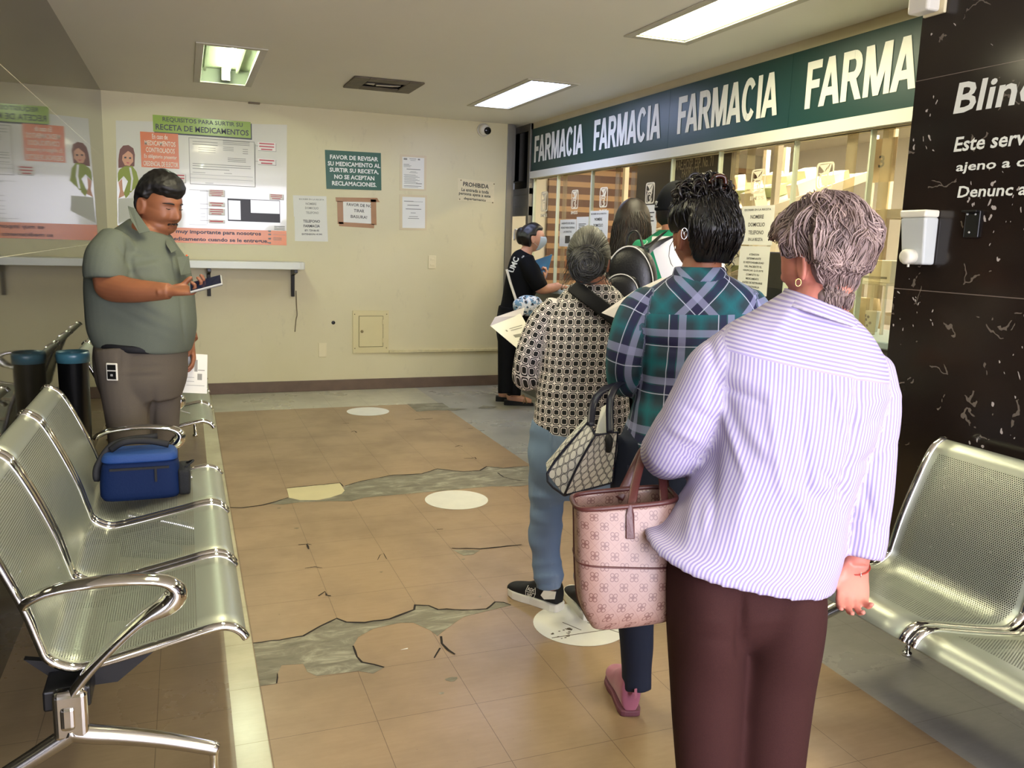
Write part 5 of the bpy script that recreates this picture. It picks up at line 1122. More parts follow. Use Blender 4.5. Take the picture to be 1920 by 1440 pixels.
m_brown = weave_mat('dark_brown_trousers', (56, 30, 28), .16); m_shirtg = weave_mat('grey_green_shirt', (100, 106, 94), .06, .75); m_trg = weave_mat('grey_brown_trousers', (92, 84, 74), .07)
m_btee = weave_mat('black_tee', (6, 6, 8), .1); m_bpant = weave_mat('black_trousers', (6, 6, 7), .1)
m_gold = M('gold', (232, 190, 110), .2, 1.0); m_silver = M('silver_metal', (220, 220, 220), .2, 1.0)
sk_w1 = skin('rosy_skin', (206, 132, 114)); sk_dk = skin('brown_skin', (148, 92, 68)); sk_man = skin('tan_skin', (146, 92, 62)); sk_cw = skin('light_tan_skin', (206, 152, 122))
m_bshoe = M('black_shoe', (14, 13, 13), .4); m_rub = M('black_rubber', (16, 16, 16), .7)

# ================================================================== woman in the striped shirt (front of the picture)
D1 = 1.85
base = at(1420, 700, D1); W1 = person('person in white and lavender striped shirt and brown trousers standing nearest, back turned', (base.x, base.y, 0))
h1 = Head(at(1537, 486, D1 - .0), 30, 14, -2, .93)
tors = [psec((1475, 546), (1598, 596), D1, .07, .06), psec((1415, 582), (1634, 634), D1, .085, .06), psec((1348, 622), (1660, 690), D1, .105, .085), psec((1332, 690), (1656, 752), D1, .125, .12), psec((1334, 770), (1632, 816), D1, .135, .14), psec((1326, 850), (1604, 890), D1, .135, .15), psec((1290, 920), (1582, 950), D1, .14, .155), psec((1246, 980), (1572, 1020), D1, .16, .16, .1), psec((1212, 990), (1560, 1062), D1, .165, .16, .1), psec((1206, 1000), (1556, 1078), D1, .168, .16, .14)]
T1 = loft(tors, 48, 5, .0, .0, e=2.4)
slL = limb([(1385, 640, D1, 40), (1345, 690, D1, 58), (1318, 745, D1, 60), (1288, 800, D1 + .02, 58), (1266, 835, D1 + .06, 50), (1254, 845, D1 + .12, 44)], 5, 24, dome0=.03, uoff=.7)
slR = limb([(1636, 690, D1, 40), (1648, 760, D1 - .01, 42), (1640, 840, D1 - .02, 42), (1632, 920, D1 - .03, 42), (1624, 985, D1 - .03, 39), (1618, 1020, D1 - .03, 37)], 5, 24, dome0=.03, uoff=1.4)
cuffR = limb([(1624, 975, D1 - .03, 40), (1620, 1005, D1 - .03, 42), (1613, 1042, D1 - .03, 41)], 3, 24, dome0=0, uoff=1.4)
cuffL = limb([(1283, 800, D1 + .02, 56), (1262, 840, D1 + .06, 58), (1246, 852, D1 + .12, 50)], 3, 24, dome0=0, uoff=.7)
collar = loft([psec((1472, 540), (1594, 588), D1 + .005, .075, .06), psec((1466, 556), (1603, 606), D1, .088, .065), psec((1452, 566), (1606, 616), D1, .1, .06)], 40, 3)
wr = at(1603, 1058, D1 - .01); hd = hand(wr, at(1597, 1122, D1 - .058) - wr, -CF + V(0, 0, .5), CLEFT, .88, (16, 20, 24, 30), (.8, .5, .12), 8, w0=.034)
wl = at(1330, 830, 2.12); hl = hand(wl, at(1390, 800, 2.14) - wl, -CF, V(0, 0, 1), 1.0, (60, 60, 60, 60))
core = loft([psec((1500, 600), (1590, 630), D1, .06, .05), psec((1400, 660), (1610, 700), D1, .09, .07), psec((1370, 800), (1590, 830), D1, .1, .1), psec((1320, 960), (1530, 980), D1, .1, .12), psec((1270, 1100), (1520, 1110), D1, .1, .1)], 28, 4, .01, .01)
leg1 = lambda s: [limb([(1322, 1100, D1, 52 * s), (1322, 1250, D1, 52 * s), (1326, 1400, D1 + .02, 46 * s), (1336, 1560, D1 + .08, 38 * s), (1340, 1650, D1 + .1, 34 * s)], 4, 18), limb([(1456, 1100, D1, 52 * s), (1456, 1250, D1, 52 * s), (1450, 1400, D1 + .02, 46 * s), (1448, 1560, D1 + .08, 38 * s), (1448, 1650, D1 + .1, 34 * s)], 4, 18)]
armR = limb([(1640, 700, D1, 34), (1640, 850, D1 - .02, 34), (1616, 980, D1 - .015, 28), (1604, 1052, D1 - .01, 25)], 5, 18); armL = limb([(1360, 690, D1, 34), (1280, 820, D1 + .02, 32), (1252, 848, D1 + .12, 28), (1330, 830, 2.12, 22)], 5, 18)
body(h1.pieces() + [neck(h1, at(1530, 598, D1 + .01), .057, .066), core, armR, armL] + hd + hl + leg1(.72), sk_w1, W1, .0042, 2)
fw1 = [(1440, 720, 1470, 960, .005, 10), (1500, 740, 1520, 980, -.005, 9), (1345, 720, 1440, 760, -.006, 7), (1345, 740, 1400, 900, .006, 8), (1560, 720, 1590, 820, .006, 8), (1535, 880, 1590, 930, -.006, 7), (1540, 920, 1590, 900, .006, 7), (1330, 930, 1320, 1000, .006, 9), (1345, 690, 1460, 740, .006, 14), (1340, 720, 1420, 860, -.006, 14), (1360, 760, 1500, 930, .006, 16), (1420, 850, 1560, 960, -.007, 16), (1340, 800, 1330, 1000, -.007, 13), (1310, 880, 1290, 1020, .007, 14), (1400, 880, 1380, 1010, .006, 18), (1480, 900, 1530, 1000, .007, 20), (1612, 690, 1592, 880, -.012, 9), (1592, 860, 1578, 960, -.014, 8), (1590, 720, 1618, 800, .007, 12), (1500, 960, 1590, 900, -.006, 14), (1560, 850, 1480, 1010, .005, 18), (1628, 800, 1650, 780, -.006, 10), (1600, 880, 1680, 830, -.006, 9), (1618, 900, 1640, 1000, -.006, 9), (1620, 760, 1690, 740, .005, 9), (1280, 760, 1340, 790, -.005, 9), (1350, 700, 1330, 760, -.007, 9), (1330, 630, 1342, 700, -.007, 10), (1250, 800, 1320, 830, .005, 9), (1440, 640, 1500, 560, .004, 14)]
garment('shirt', [T1, slL, slR, cuffR, cuffL], m_stripe, W1, .0065, 6, .0035, 2.6, 3, (1, 1, .55), fw1)
garment('collar', [collar], m_stripe, W1, .005, 3, .001, 3, 4)
trs = [loft([psec((1256, 1020), (1542, 1030), D1, .13, .13), psec((1265, 1100), (1525, 1105), D1, .13, .12), psec((1290, 1150), (1500, 1150), D1, .11, .11), psec((1330, 1185), (1460, 1185), D1, .07, .07)], 40, 4, .0, .02, e=2.3)]
lg = lambda xs: limb([(q[0], q[1], D1 + q[2], q[3]) + tuple(q[4:]) for q in xs], 5, 26, dome0=.0)
legs1 = [lg([(1321, 1050, 0, 72, 1.45), (1321, 1130, 0, 73, 1.6), (1322, 1200, 0, 71, 1.55), (1324, 1270, 0, 69, 1.25), (1325, 1340, 0, 66, 1.1), (1327, 1440, .01, 60), (1334, 1540, .05, 56), (1340, 1640, .09, 54)]), lg([(1466, 1060, 0, 72, 1.4), (1465, 1130, 0, 75, 1.6), (1461, 1200, 0, 72, 1.55), (1456, 1270, 0, 69, 1.25), (1451, 1340, 0, 66, 1.1), (1446, 1440, .01, 61), (1446, 1540, .05, 56), (1448, 1640, .09, 54)])]
garment('trousers', trs + legs1, m_brown, W1, .008, 22, .003, 2.6, 5, (1, 1, .4), [(1260, 1150, 1390, 1175, .004, 10), (1400, 1170, 1530, 1150, .004, 10), (1270, 1190, 1380, 1205, -.004, 9), (1390, 1110, 1388, 1240, -.012, 9)])
for px in (1340, 1448):
    q = at(px, 1640, D1 + .09); shoe(W1, V(q.x, q.y, 0) - CF * .04, CF, .24, m_bshoe, m_rub, .08, .02)
# hair: short tousled locks over a full shell
def th1(x, y, z):
    back = max(0, -y); top = max(0, z); face = max(0, y - .25)
    t_ = .010 + .007 * (z > -.35) + .005 * top ** .8 + .006 * abs(x) + .028 * back * max(0, z + .55) + .012 * (1 - abs(z)) * (abs(x) > .3) * max(0, z + .25)
    t_ += .006 * math.sin(x * 8 + 1) * math.sin(z * 7 + y * 4) * (z > -.3)
    if z < -.5: t_ = .015 if z > -.97 and y < -.02 else -.02
    if y > .15 and z < .45: t_ -= .05 * min(1, (y - .15) * 3)
    if abs(x) > .35 and y > -.38 and z < .1: t_ -= .075 * min(1, (y + .38) * 4) * min(1, (.1 - z) * 5)
    if abs(x) > .4 and y > -.5: t_ = min(t_, .005 + .075 * max(0, z - .06))
    return t_
m_h1 = hair_mat('ash_brown_hair', (64, 45, 44), (206, 180, 172), .5, True)
hs = h1.shell(th1); nape = sph(lambda d: h1.w((d[0] * .052 - .010, -.036 + d[1] * .030, -.095 + d[2] * .034)), 28, 20); C, F_ = union([hs, nape], .005, 4); ho = finish('hair', C, F_, m_h1, W1); a_ = ho.data.attributes.new('shade', 'FLOAT', 'POINT'); a_.data.foreach_set('value', [.3] * len(C))
hs.bvh()
def gen1():
    rs = random.Random(11); crown = V(.05, -.3, .95).normalized()
    for c_ in range(310):       # clumps of strands, each with one shared bend and tone
        while True:
            d0 = V(rs.gauss(0, 1), rs.gauss(-.3, 1), rs.gauss(.1, .8)).normalized()
            if th1(*d0) > .006 and (d0.y < .55 or d0.z > .3): break
        up_ = d0.z > -.3; L = (rs.uniform(.05, .085) if up_ else rs.uniform(.03, .05)); sw0 = rs.gauss(0, 1.1) + math.sin(d0.x * 5 + d0.z * 4) * .8; bend = rs.gauss(0, .9); lf = rs.uniform(0, .012) if up_ else rs.uniform(0, .004); tone = rs.gauss(.40, .2); r0 = rs.uniform(.0011, .0022)
        for i in range(9 if up_ else 7):
            d = (d0 + V(rs.gauss(0, .055), rs.gauss(0, .055), rs.gauss(0, .055))).normalized(); pts = []; dl = d; l1 = lf + rs.uniform(-.003, .003)
            for k in range(8):
                t_ = th1(*dl)
                if t_ < .003: break
                pts.append(h1.w(head_pt(dl, 0) + dl * (t_ * .96 + max(-.002, l1) * math.sin(PI * (k + .5) / 7.2) + .0008)))
                g = dl - crown * dl.dot(crown); g = g - dl * g.dot(dl)
                if g.length < .05: g = V(rs.uniform(-1, 1), rs.uniform(-1, 1), 0)
                g.normalize(); sd = dl.cross(g); dirn = (g + sd * (sw0 * (1 - k * .12) + bend * math.sin(k * .8)) * (1 if up_ else .35) + V(0, 0, -.25)).normalized(); dl = (dl + dirn * (L * rs.uniform(.9, 1.1) / 8 / .11)).normalized()
            if len(pts) > 2: yield pts, r0 * rs.uniform(.8, 1.2), min(1, max(0, tone + rs.gauss(0, .09)))
def gen1n():
    rs = random.Random(12)
    for i in range(170):
        a = rs.uniform(-1.1, 1.1); z0 = rs.uniform(-.105, -.07); p = [(math.sin(a) * (.056 - .0035 * k) - .010, -.034 - math.cos(a) * (.034 - .003 * k), z0 - .007 * k) for k in range(7)]
        yield [h1.w(q) + CLEFT * rs.uniform(-.002, .002) for q in p if q[2] > -.132], rs.uniform(.001, .002), min(1, max(0, rs.gauss(.2, .14)))
import itertools as _it
locks('hair_locks', m_h1, W1, _it.chain(gen1(), (g for g in gen1n() if len(g[0]) > 2)))
e_ = h1.w((-.084, -.002, -.05)); b = MB(); b.tube([e_ + V(0, 0, .009) + CF * .0 + CLEFT * 0 + (CLEFT * .006 * math.cos(a_) + V(0, 0, 1) * .008 * math.sin(a_)) - V(0, 0, .012) for a_ in [k * 2 * PI / 20 for k in range(20)]], .0011, 6, closed=True); b.build('earring', m_gold, W1, (0, 0, 0))
b = MB(); cw_ = at(1600, 1062, D1 - .012); b.tube([cw_ + CLEFT * (.034 * math.cos(a_)) + CF * (.031 * math.sin(a_)) - V(0, 0, .008 * math.cos(a_ + 1)) for a_ in [k * 2 * PI / 28 for k in range(28)]], .0016, 6, closed=True); bc = b.build('bracelet', M('red_cord', (168, 52, 36), .6), W1, (0, 0, 0))
q = cw_ - CF * .033 - CLEFT * .004; b = MB(); b.tube([q, q - V(0, 0, .016)], .0009, 5); b.lathe([(.001, -.005), (.0055, -.003), (.0055, .003), (.001, .005)], q - V(0, 0, .021), -CF, 12); b.build('charm', m_silver, bc, (0, 0, 0))
# pink monogram tote hanging from her left forearm
def monogram():
    t = NT('pink_monogram_canvas'); uv = t.n('UVMap'); s = t.n('SeparateXYZ'); t.l(uv.outputs[0], s.inputs[0]); P = .031; r = .7071
    a = t.math('DIVIDE', t.math('MULTIPLY', t.math('ADD', s.outputs[0], s.outputs[1]), r), P); b_ = t.math('DIVIDE', t.math('MULTIPLY', t.math('SUBTRACT', s.outputs[1], s.outputs[0]), r), P)
    ca = t.math('SUBTRACT', t.math('FRACT', a), .5); cb_ = t.math('SUBTRACT', t.math('FRACT', b_), .5)
    x = t.math('MULTIPLY', t.math('SUBTRACT', ca, cb_), r); y = t.math('MULTIPLY', t.math('ADD', ca, cb_), r)
    def circ(cx, cy, R, w): return t.math('LESS_THAN', t.math('ABSOLUTE', t.math('SUBTRACT', t.math('SQRT', t.math('ADD', t.math('POWER', t.math('SUBTRACT', x, cx), 2.0), t.math('POWER', t.math('SUBTRACT', y, cy), 2.0))), R)), w)
    g = circ(.15, .15, .13, .03)
    for cx, cy in ((-.15, .15), (.15, -.15), (-.15, -.15)): g = t.math('MAXIMUM', g, circ(cx, cy, .13, .03))
    g = t.math('MAXIMUM', g, circ(0, 0, .06, .06)); ln = t.math('MAXIMUM', t.math('GREATER_THAN', t.math('ABSOLUTE', ca), .485), t.math('GREATER_THAN', t.math('ABSOLUTE', cb_), .485))
    nz = t.noise(t.coord(), 9, 3); c = t.mix(nz, (148, 116, 103), (160, 129, 116)); c = t.mix(t.math('MULTIPLY', g, .8), c, (104, 66, 58)); c = t.mix(t.math('MULTIPLY', ln, .5), c, (120, 78, 72)); t.base(c); t.set(Roughness=.38); return t.m
m_mono = monogram(); m_bleather = M('dark_brown_leather', (84, 42, 38), .4, bump=.15, bs=200); m_lin = M('tote_lining', (150, 110, 92), .8)
def bag_shell(rows, n=48, e=4.5):
    """rows of (left px, right px, depth, half thickness) top to bottom -> grid with UV in metres"""
    rows = interp([tuple(at(*l, d + dl)) + tuple(at(*r, d + dr_)) + (th_,) for l, r, d, dl, dr_, th_ in rows], 4); mb = MB(); uv = []; vl = 0; pc = None; n1 = n + 1
    for r in rows:
        a, c, th_ = Vector(r[:3]), Vector(r[3:6]), r[6]; m_ = (a + c) / 2; A = (c - a) / 2; B = V(A.x, A.y, 0).cross(V(0, 0, 1)).normalized()
        if pc is not None: vl += (m_ - pc).length
        pc = m_; l = 0; pp = None
        for q in range(n1):
            t_ = -PI / 2 + 2 * PI * q / n; ca, sa = math.cos(t_), math.sin(t_); p = m_ + A * math.copysign(abs(ca) ** (2 / e), ca) + B * (th_ * math.copysign(abs(sa) ** (2 / e), sa))
            if pp is not None: l += (p - pp).length
            pp = p; mb.v.append(tuple(p)); uv.append((l, -vl))
    R = len(rows)
    for i in range(R - 1):
        for q in range(n): mb.f.append((i * n1 + q, (i + 1) * n1 + q, (i + 1) * n1 + q + 1, i * n1 + q + 1)); mb.mi.append(0); mb.sm.append(True)
    mb.f.append(tuple((R - 1) * n1 + q for q in range(n))[::-1]); mb.mi.append(0); mb.sm.append(False); mb.uv = uv; mb.R = R; mb.n1 = n1; return mb
dT = 1.92
TB = thing('tote_bag', 'pink beige monogram tote with dark brown handles, hanging beside the brown trousers', 'bag', at(1165, 1160, dT))
rows = [((1075, 942), (1262, 925), dT, -.015, 0, .062), ((1076, 980), (1260, 985), dT, -.015, 0, .066), ((1077, 1040), (1256, 1045), dT, -.015, 0, .07), ((1081, 1110), (1254, 1105), dT, -.015, 0, .07), ((1092, 1142), (1253, 1135), dT, -.015, 0, .066), ((1104, 1164), (1251, 1146), dT, -.015, 0, .055)]
sb = bag_shell(rows); so = sb.build('body', m_mono, TB, (0, 0, 0)); s_ = so.modifiers.new('thick', 'SOLIDIFY'); s_.thickness = .004; s_.offset = 1
b = MB(); b.tube([V(*sb.v[q]) for q in range(sb.n1 - 1)], .006, 8, closed=True, flat=1.0); b.build('rim', m_bleather, TB, (0, 0, 0))
b = MB(); k0 = int(sb.n1 * .75)
b.tube([V(*sb.v[i * sb.n1 + k0 + 0]) for i in range(sb.R)], .0025, 6); b.build('piping', m_bleather, TB, (0, 0, 0))
row_s = int(sb.R * .40); b = MB(); b.tube([V(*sb.v[row_s * sb.n1 + q]) - CF * .001 for q in range(sb.n1 - 1)], .0022, 6, closed=True); b.build('seam', m_bleather, TB, (0, 0, 0))
def strap(path, w, mat_, par, name='handle', up=None, flat=.22):
    MB().tube(cr(path, 5), w, 10, flat=flat, up=up).build(name, mat_, par, (0, 0, 0))
strap([at(1160, 935, dT + .05), at(1176, 905, dT + .06), at(1192, 872, dT + .07), at(1206, 845, dT + .1), at(1222, 838, dT + .11), at(1240, 870, dT + .1), at(1248, 930, dT + .05)], .011, m_bleather, TB, up=CLEFT)
strap([at(1181, 1008, dT - .068), at(1183, 965, dT - .066), at(1186, 935, dT - .05), at(1194, 895, dT + .0), at(1208, 850, dT + .07), at(1222, 842, dT + .1), at(1240, 880, dT + .05), at(1246, 960, dT - .05)], .010, m_bleather, TB, up=CLEFT)
b = MB(); fq = -CF * .004; b.slab([at(1173, 1010, dT - .074), at(1190, 1010, dT - .074), at(1189, 965, dT - .073), at(1185, 945, dT - .07), at(1178, 945, dT - .07), at(1174, 965, dT - .073)], -CF, .004); b.build('handle_tab', m_bleather, TB, (0, 0, 0), bev=.002)

# ================================================================== woman in the plaid shirt
D2 = 2.52
base = at(1300, 700, D2); W2 = person('person in teal and navy plaid shirt, dark jeans and pink shoes waiting in the queue', (base.x, base.y, 0))
h2 = Head(at(1315, 440, D2 + .02), 20, 4, 0, 1.02)
tors = [psec((1268, 512), (1358, 512), D2, .062, .06), psec((1240, 528), (1385, 526), D2, .08, .07), psec((1206, 552), (1416, 548), D2, .1, .085), psec((1192, 600), (1420, 600), D2, .125, .11), psec((1198, 650), (1408, 650), D2, .13, .13), psec((1204, 700), (1396, 700), D2, .12, .13), psec((1192, 745), (1398, 745), D2, .125, .135), psec((1178, 790), (1408, 790), D2, .14, .14), psec((1166, 818), (1412, 830), D2, .148, .145, .15)]
T2 = loft(tors, 44, 5, e=2.4)
s2L = limb([(1225, 560, D2, 34), (1200, 590, D2, 42), (1180, 640, D2 + .0, 40), (1171, 690, D2 + .02, 35), (1172, 712, D2 + .05, 32), (1190, 712, D2 + .14, 27), (1215, 700, D2 + .22, 24)], 5, 22, dome0=.02, uoff=.63)
s2R = limb([(1395, 560, D2, 34), (1414, 600, D2, 40), (1426, 660, D2, 38), (1430, 710, D2 + .04, 33), (1415, 715, D2 + .14, 27)], 5, 22, dome0=.02, uoff=1.2)
col2 = loft([psec((1266, 500), (1356, 500), D2 + .01, .062, .06), psec((1262, 512), (1362, 512), D2, .072, .065), psec((1258, 528), (1366, 526), D2, .08, .065)], 36, 3, uoff=.4)
leg2 = lambda s: [limb([(1215, 830, D2 + .0, 62 * s), (1200, 900, D2, 56 * s), (1194, 1000, D2 + .01, 46 * s), (1192, 1100, D2 + .03, 36 * s), (1193, 1180, D2 + .05, 33 * s), (1194, 1250, D2 + .06, 29 * s), (1194, 1292, D2 + .06, 27 * s)], 5, 22, dome0=0), limb([(1340, 830, D2 + .05, 62 * s), (1345, 900, D2 + .05, 56 * s), (1345, 1000, D2 + .12, 46 * s), (1340, 1100, D2 + .2, 36 * s), (1335, 1200, D2 + .26, 32 * s), (1330, 1240, D2 + .28, 29 * s)], 5, 22, dome0=0)]
wl = at(1226, 692, D2 + .3); hl = hand(wl, at(1215, 670, D2 + .38) - wl, -CLEFT, V(0, 0, 1), .95, (40, 45, 45, 50)); w2r = at(1380, 690, D2 + .3); hr2 = hand(w2r, CF * .3 + CLEFT * .2, CLEFT, V(0, 0, 1), .95)
body(h2.pieces() + [neck(h2, at(1314, 512, D2 + .01), .055, .062), loft([psec((1285, 520), (1345, 520), D2, .05, .05), psec((1225, 580), (1390, 580), D2, .09, .08), psec((1225, 700), (1370, 700), D2, .09, .1), psec((1200, 830), (1380, 830), D2, .11, .11)], 24, 4, .01, .01),
    limb([(1215, 580, D2, 26), (1180, 700, D2 + .03, 24), (1226, 692, D2 + .3, 16)], 5, 16), limb([(1400, 580, D2, 26), (1424, 700, D2 + .05, 24), (1380, 690, D2 + .3, 16)], 5, 16)] + hl + hr2 + leg2(.75), sk_dk, W2, .0055, 2)
garment('shirt', [T2, s2L, s2R], m_plaid, W2, .0075, 6, .003, 2.8, 21, (1, 1, .6), [(1196, 640, 1300, 660, -.005, 8), (1200, 700, 1320, 690, .004, 9), (1190, 745, 1290, 760, -.004, 9), (1195, 560, 1210, 650, -.007, 7), (1180, 640, 1165, 700, .004, 7)])
garment('collar', [col2], m_plaid, W2, .005, 3, .0005, 3, 4)
jb = loft([psec((1170, 800), (1405, 805), D2, .12, .12), psec((1152, 870), (1412, 870), D2, .135, .12), psec((1150, 930), (1405, 930), D2, .13, .12), psec((1170, 985), (1390, 985), D2, .08, .08)], 36, 4, .0, .02)
garment('jeans', [jb] + leg2(1.0), m_djean, W2, .0085, 4, .004, 4.0, 22, (.6, .6, 1.5))
b = MB()
P2 = lambda x, y, k=0: at(x, y, D2 - .137 - k)
b.slab([P2(1176, 872), P2(1256, 886), P2(1252, 928), P2(1210, 940), P2(1172, 922)][::-1], -CF, .002); b.build('back_pocket', m_djean, W2, (0, 0, 0))
m_pinkshoe = M('pink_suede', (176, 104, 128), .85, var=.06, vs=30, sheen=.3)
q = onz(1183, 1350); shoe(W2, q + CF * .02, CF + CLEFT * .08, .235, m_pinkshoe, M('pink_rubber', (120, 70, 84), .6), .13, .02); q2_ = at(1330, 1240, D2 + .28); shoe(W2, V(q2_.x, q2_.y, 0) - CF * .03, CF, .245, m_pinkshoe, MATS['pink_rubber'], .12, .022)
b = MB(); hq = q + CF * .005; b.slab([hq + V(.0, -.012, .075), hq + V(.012, -.008, .075), hq + V(.012, -.006, .105), hq + V(.0, -.01, .105)], -CF, .006); b.build('heel_tab', m_pinkshoe, W2, (0, 0, 0), bev=.002)
m_h2 = hair_mat('black_curly_hair', (4, 3, 3), (36, 25, 21), .34, True)
def th2(x, y, z):
    t_ = .022 + .012 * max(0, -y) + .008 * abs(x)
    if z < -.55: t_ -= .07 * (-.55 - z)
    if y > .25 and z < .5: t_ -= .09 * (y - .25)
    if abs(x) > .4 and z < .02 and y > -.55: t_ -= .07 * min(1, (y + .55) * 4)
    if z < -.62: t_ -= .05
    if abs(x) > .4 and y > -.55: t_ = min(t_, .005 + .07 * max(0, z - .0))
    return t_
hs = h2.shell(th2); bun = sph(lambda d: at(1322, 374, D2 - .0) + CLEFT * (-d[0] * .074) + CF * (d[1] * .072) + V(0, 0, d[2] * .056), 32, 24)
C, F_ = union([hs, bun], .006, 4); N = normals(C, F_); C = wrinkle(C, N, .006, 7, 31); ho = finish('hair', C, F_, m_h2, W2); a_ = ho.data.attributes.new('shade', 'FLOAT', 'POINT'); a_.data.foreach_set('value', [.08] * len(C))
def gen2():
    rs = random.Random(5); bc = at(1322, 374, D2)
    for i in range(230):     # ring curls of the pinned bun
        d = V(rs.gauss(0, 1), rs.gauss(-.3, 1), rs.gauss(.2, .8)).normalized(); c = bc + CLEFT * (-d.x * .08) + CF * (d.y * .07) + V(0, 0, d.z * .062); R = rs.uniform(.011, .026); ax = V(rs.gauss(0, 1), rs.gauss(0, 1), rs.gauss(0, .6)).normalized(); a = ax.orthogonal().normalized(); e2 = ax.cross(a); ph = rs.uniform(0, 6); tr_ = rs.uniform(.9, 1.6); dd = ax * rs.uniform(.006, .016)
        yield [c + (a * math.cos(ph + 2 * PI * tr_ * k / 13) + e2 * math.sin(ph + 2 * PI * tr_ * k / 13)) * R * (1 - .02 * k) + dd * (k / 13) for k in range(14)], rs.uniform(.0025, .0058), rs.uniform(0, 1) ** 1.5
    for i in range(420):     # swept strands over the back of the head
        d = V(rs.gauss(0, 1), rs.gauss(-.8, .8), rs.gauss(-.1, .7)).normalized()
        if th2(*d) < .008: continue
        pts = []; dl = d; sw = rs.uniform(-.4, .4)
        for k in range(6):
            if th2(*dl) < .006: break
           
            fl_ = V(0, -.2, 1) - dl * V(0, -.2, 1).dot(dl); fl_.normalize(); sd = dl.cross(fl_); pts.append(h2.w(head_pt(dl, 0) + dl * (th2(*dl) + .001 + .003 * math.sin(k + i)))); dl = (dl + (fl_ + sd * (sw + .3 * math.sin(k * 1.6 + i))) * .09).normalized()
        if len(pts) > 2: yield pts, rs.uniform(.0012, .003), rs.uniform(0, .7) ** 2
    for x, y in ((1372, 385), (1376, 360), (1366, 400), (1270, 352), (1262, 372), (1280, 338), (1340, 330), (1366, 345), (1372, 470), (1366, 490), (1262, 392)):    # loose ringlets at the outline
        c = at(x, y, D2 + rs.uniform(-.03, .03)); R = rs.uniform(.004, .008)
        for j in range(3): o_ = V(rs.gauss(0, .006), rs.gauss(0, .006), rs.gauss(0, .008)); yield [c + o_ + CLEFT * (R * math.cos(k * .7 + j)) + CF * (R * math.sin(k * .7 + j)) - V(0, 0, .0028 * k) for k in range(11)], rs.uniform(.0012, .002), rs.uniform(.2, .7)
    yield [at(x, y, D2 - .02) for x, y in ((1264, 448), (1256, 462), (1254, 480), (1258, 494), (1262, 500))], .0014, .3
locks('hair_curls', m_h2, W2, gen2(), 6)
b = MB(); cc = at(1348, 340, D2 - .06); b.tube(cr([cc + CLEFT * -.02 + V(0, 0, -.012), cc + V(0, 0, .012) + CLEFT * -.015, cc + CLEFT * .01 + V(0, 0, .014), cc + CLEFT * .025 - V(0, 0, .006)], 4), .007, 8); b.tube([cc + CLEFT * .018 - V(0, 0, .02), cc + CLEFT * -.03 - V(0, 0, .018)], .0022, 6); b.build('hair_claw', M('tortoise_claw', (58, 26, 14), .15), W2, (0, 0, 0))
e_ = at(1268, 466, D2 - .03); b = MB(); b.tube([e_ + CLEFT * .002 + V(0, 0, .008), e_ + CLEFT * .004 + V(0, 0, -.006)], .002, 6); b.build('earring', m_silver, W2, (0, 0, 0))
e_ = at(1283, 438, D2 - .085); b = MB(); b.tube([e_ + CLEFT * (.009 * math.cos(a_)) + V(0, 0, .016 * math.sin(a_)) for a_ in [k * 2 * PI / 20 for k in range(20)]], .0014, 6, closed=True); b.tube([e_ + V(0, 0, .011) + CLEFT * .005, e_ - V(0, 0, .012) - CLEFT * .004], .0012, 6); b.tube([e_ + CLEFT * -.004 + V(0, 0, .008), e_ + CLEFT * .002, e_ - V(0, 0, .01) + CLEFT * -.005], .0012, 6); b.build('hair_pin', m_silver, W2, (0, 0, 0))
# grey monogram shoulder bag on her left arm
def lattice():
    t = NT('grey_ring_canvas'); uv = t.n('UVMap'); s = t.n('SeparateXYZ'); t.l(uv.outputs[0], s.inputs[0]); P = .030
    u = t.math('DIVIDE', s.outputs[0], P); v = t.math('DIVIDE', s.outputs[1], P * .8); row = t.math('FLOOR', v); off = t.math('MULTIPLY', t.math('PINGPONG', row, 1.0), .5)
    x = t.math('SUBTRACT', t.math('FRACT', t.math('ADD', u, off)), .5); y = t.math('MULTIPLY', t.math('SUBTRACT', t.math('FRACT', v), .5), .8)
    d = t.math('SQRT', t.math('ADD', t.math('MULTIPLY', x, x), t.math('MULTIPLY', y, y)))
    ring = t.math('LESS_THAN', t.math('ABSOLUTE', t.math('SUBTRACT', d, .43)), .035); gap = t.math('GREATER_THAN', d, .43)
    c = t.mix(gap, (222, 219, 212), (172, 169, 166)); c = t.mix(ring, c, (52, 52, 66)); t.base(c); t.set(Roughness=.4); return t.m
m_lat = lattice(); m_navy = M('navy_leather', (20, 22, 40), .35); dG = 2.43
GB = thing('shoulder_bag', 'grey ring-pattern shoulder bag with navy piping and straps on the plaid woman\'s arm', 'bag', at(1100, 925, dG))
# two trapezoid faces meeting at a front edge
A0, A1, A2, A3 = at(1104, 790, dG), at(1026, 888, dG + .03), at(1058, 929, dG - .01), at(1116, 816, dG - .06)
B1, B2, B3 = at(1158, 810, dG + .02), at(1148, 905, dG + .05), at(1060, 930, dG - .012)
back = CF * .12
def face_grid(c00, c10, c11, c01, n=14, bul=.012, nrm=None):
    vs = []; uv = []
    W_ = (Vector(c10) - Vector(c00)).length; H_ = (Vector(c01) - Vector(c00)).length
    for j in range(n + 1):
        for i in range(n + 1):
            s_, t_ = i / n, j / n; p = c00 * ((1 - s_) * (1 - t_)) + c10 * (s_ * (1 - t_)) + c11 * (s_ * t_) + c01 * ((1 - s_) * t_); p = p + nrm * (bul * math.sin(PI * s_) * math.sin(PI * t_)); vs.append(p); uv.append((s_ * W_, t_ * H_))
    return vs, [(j * (n + 1) + i, j * (n + 1) + i + 1, (j + 1) * (n + 1) + i + 1, (j + 1) * (n + 1) + i) for j in range(n) for i in range(n)], uv
mb = MB(); mb.uv = []
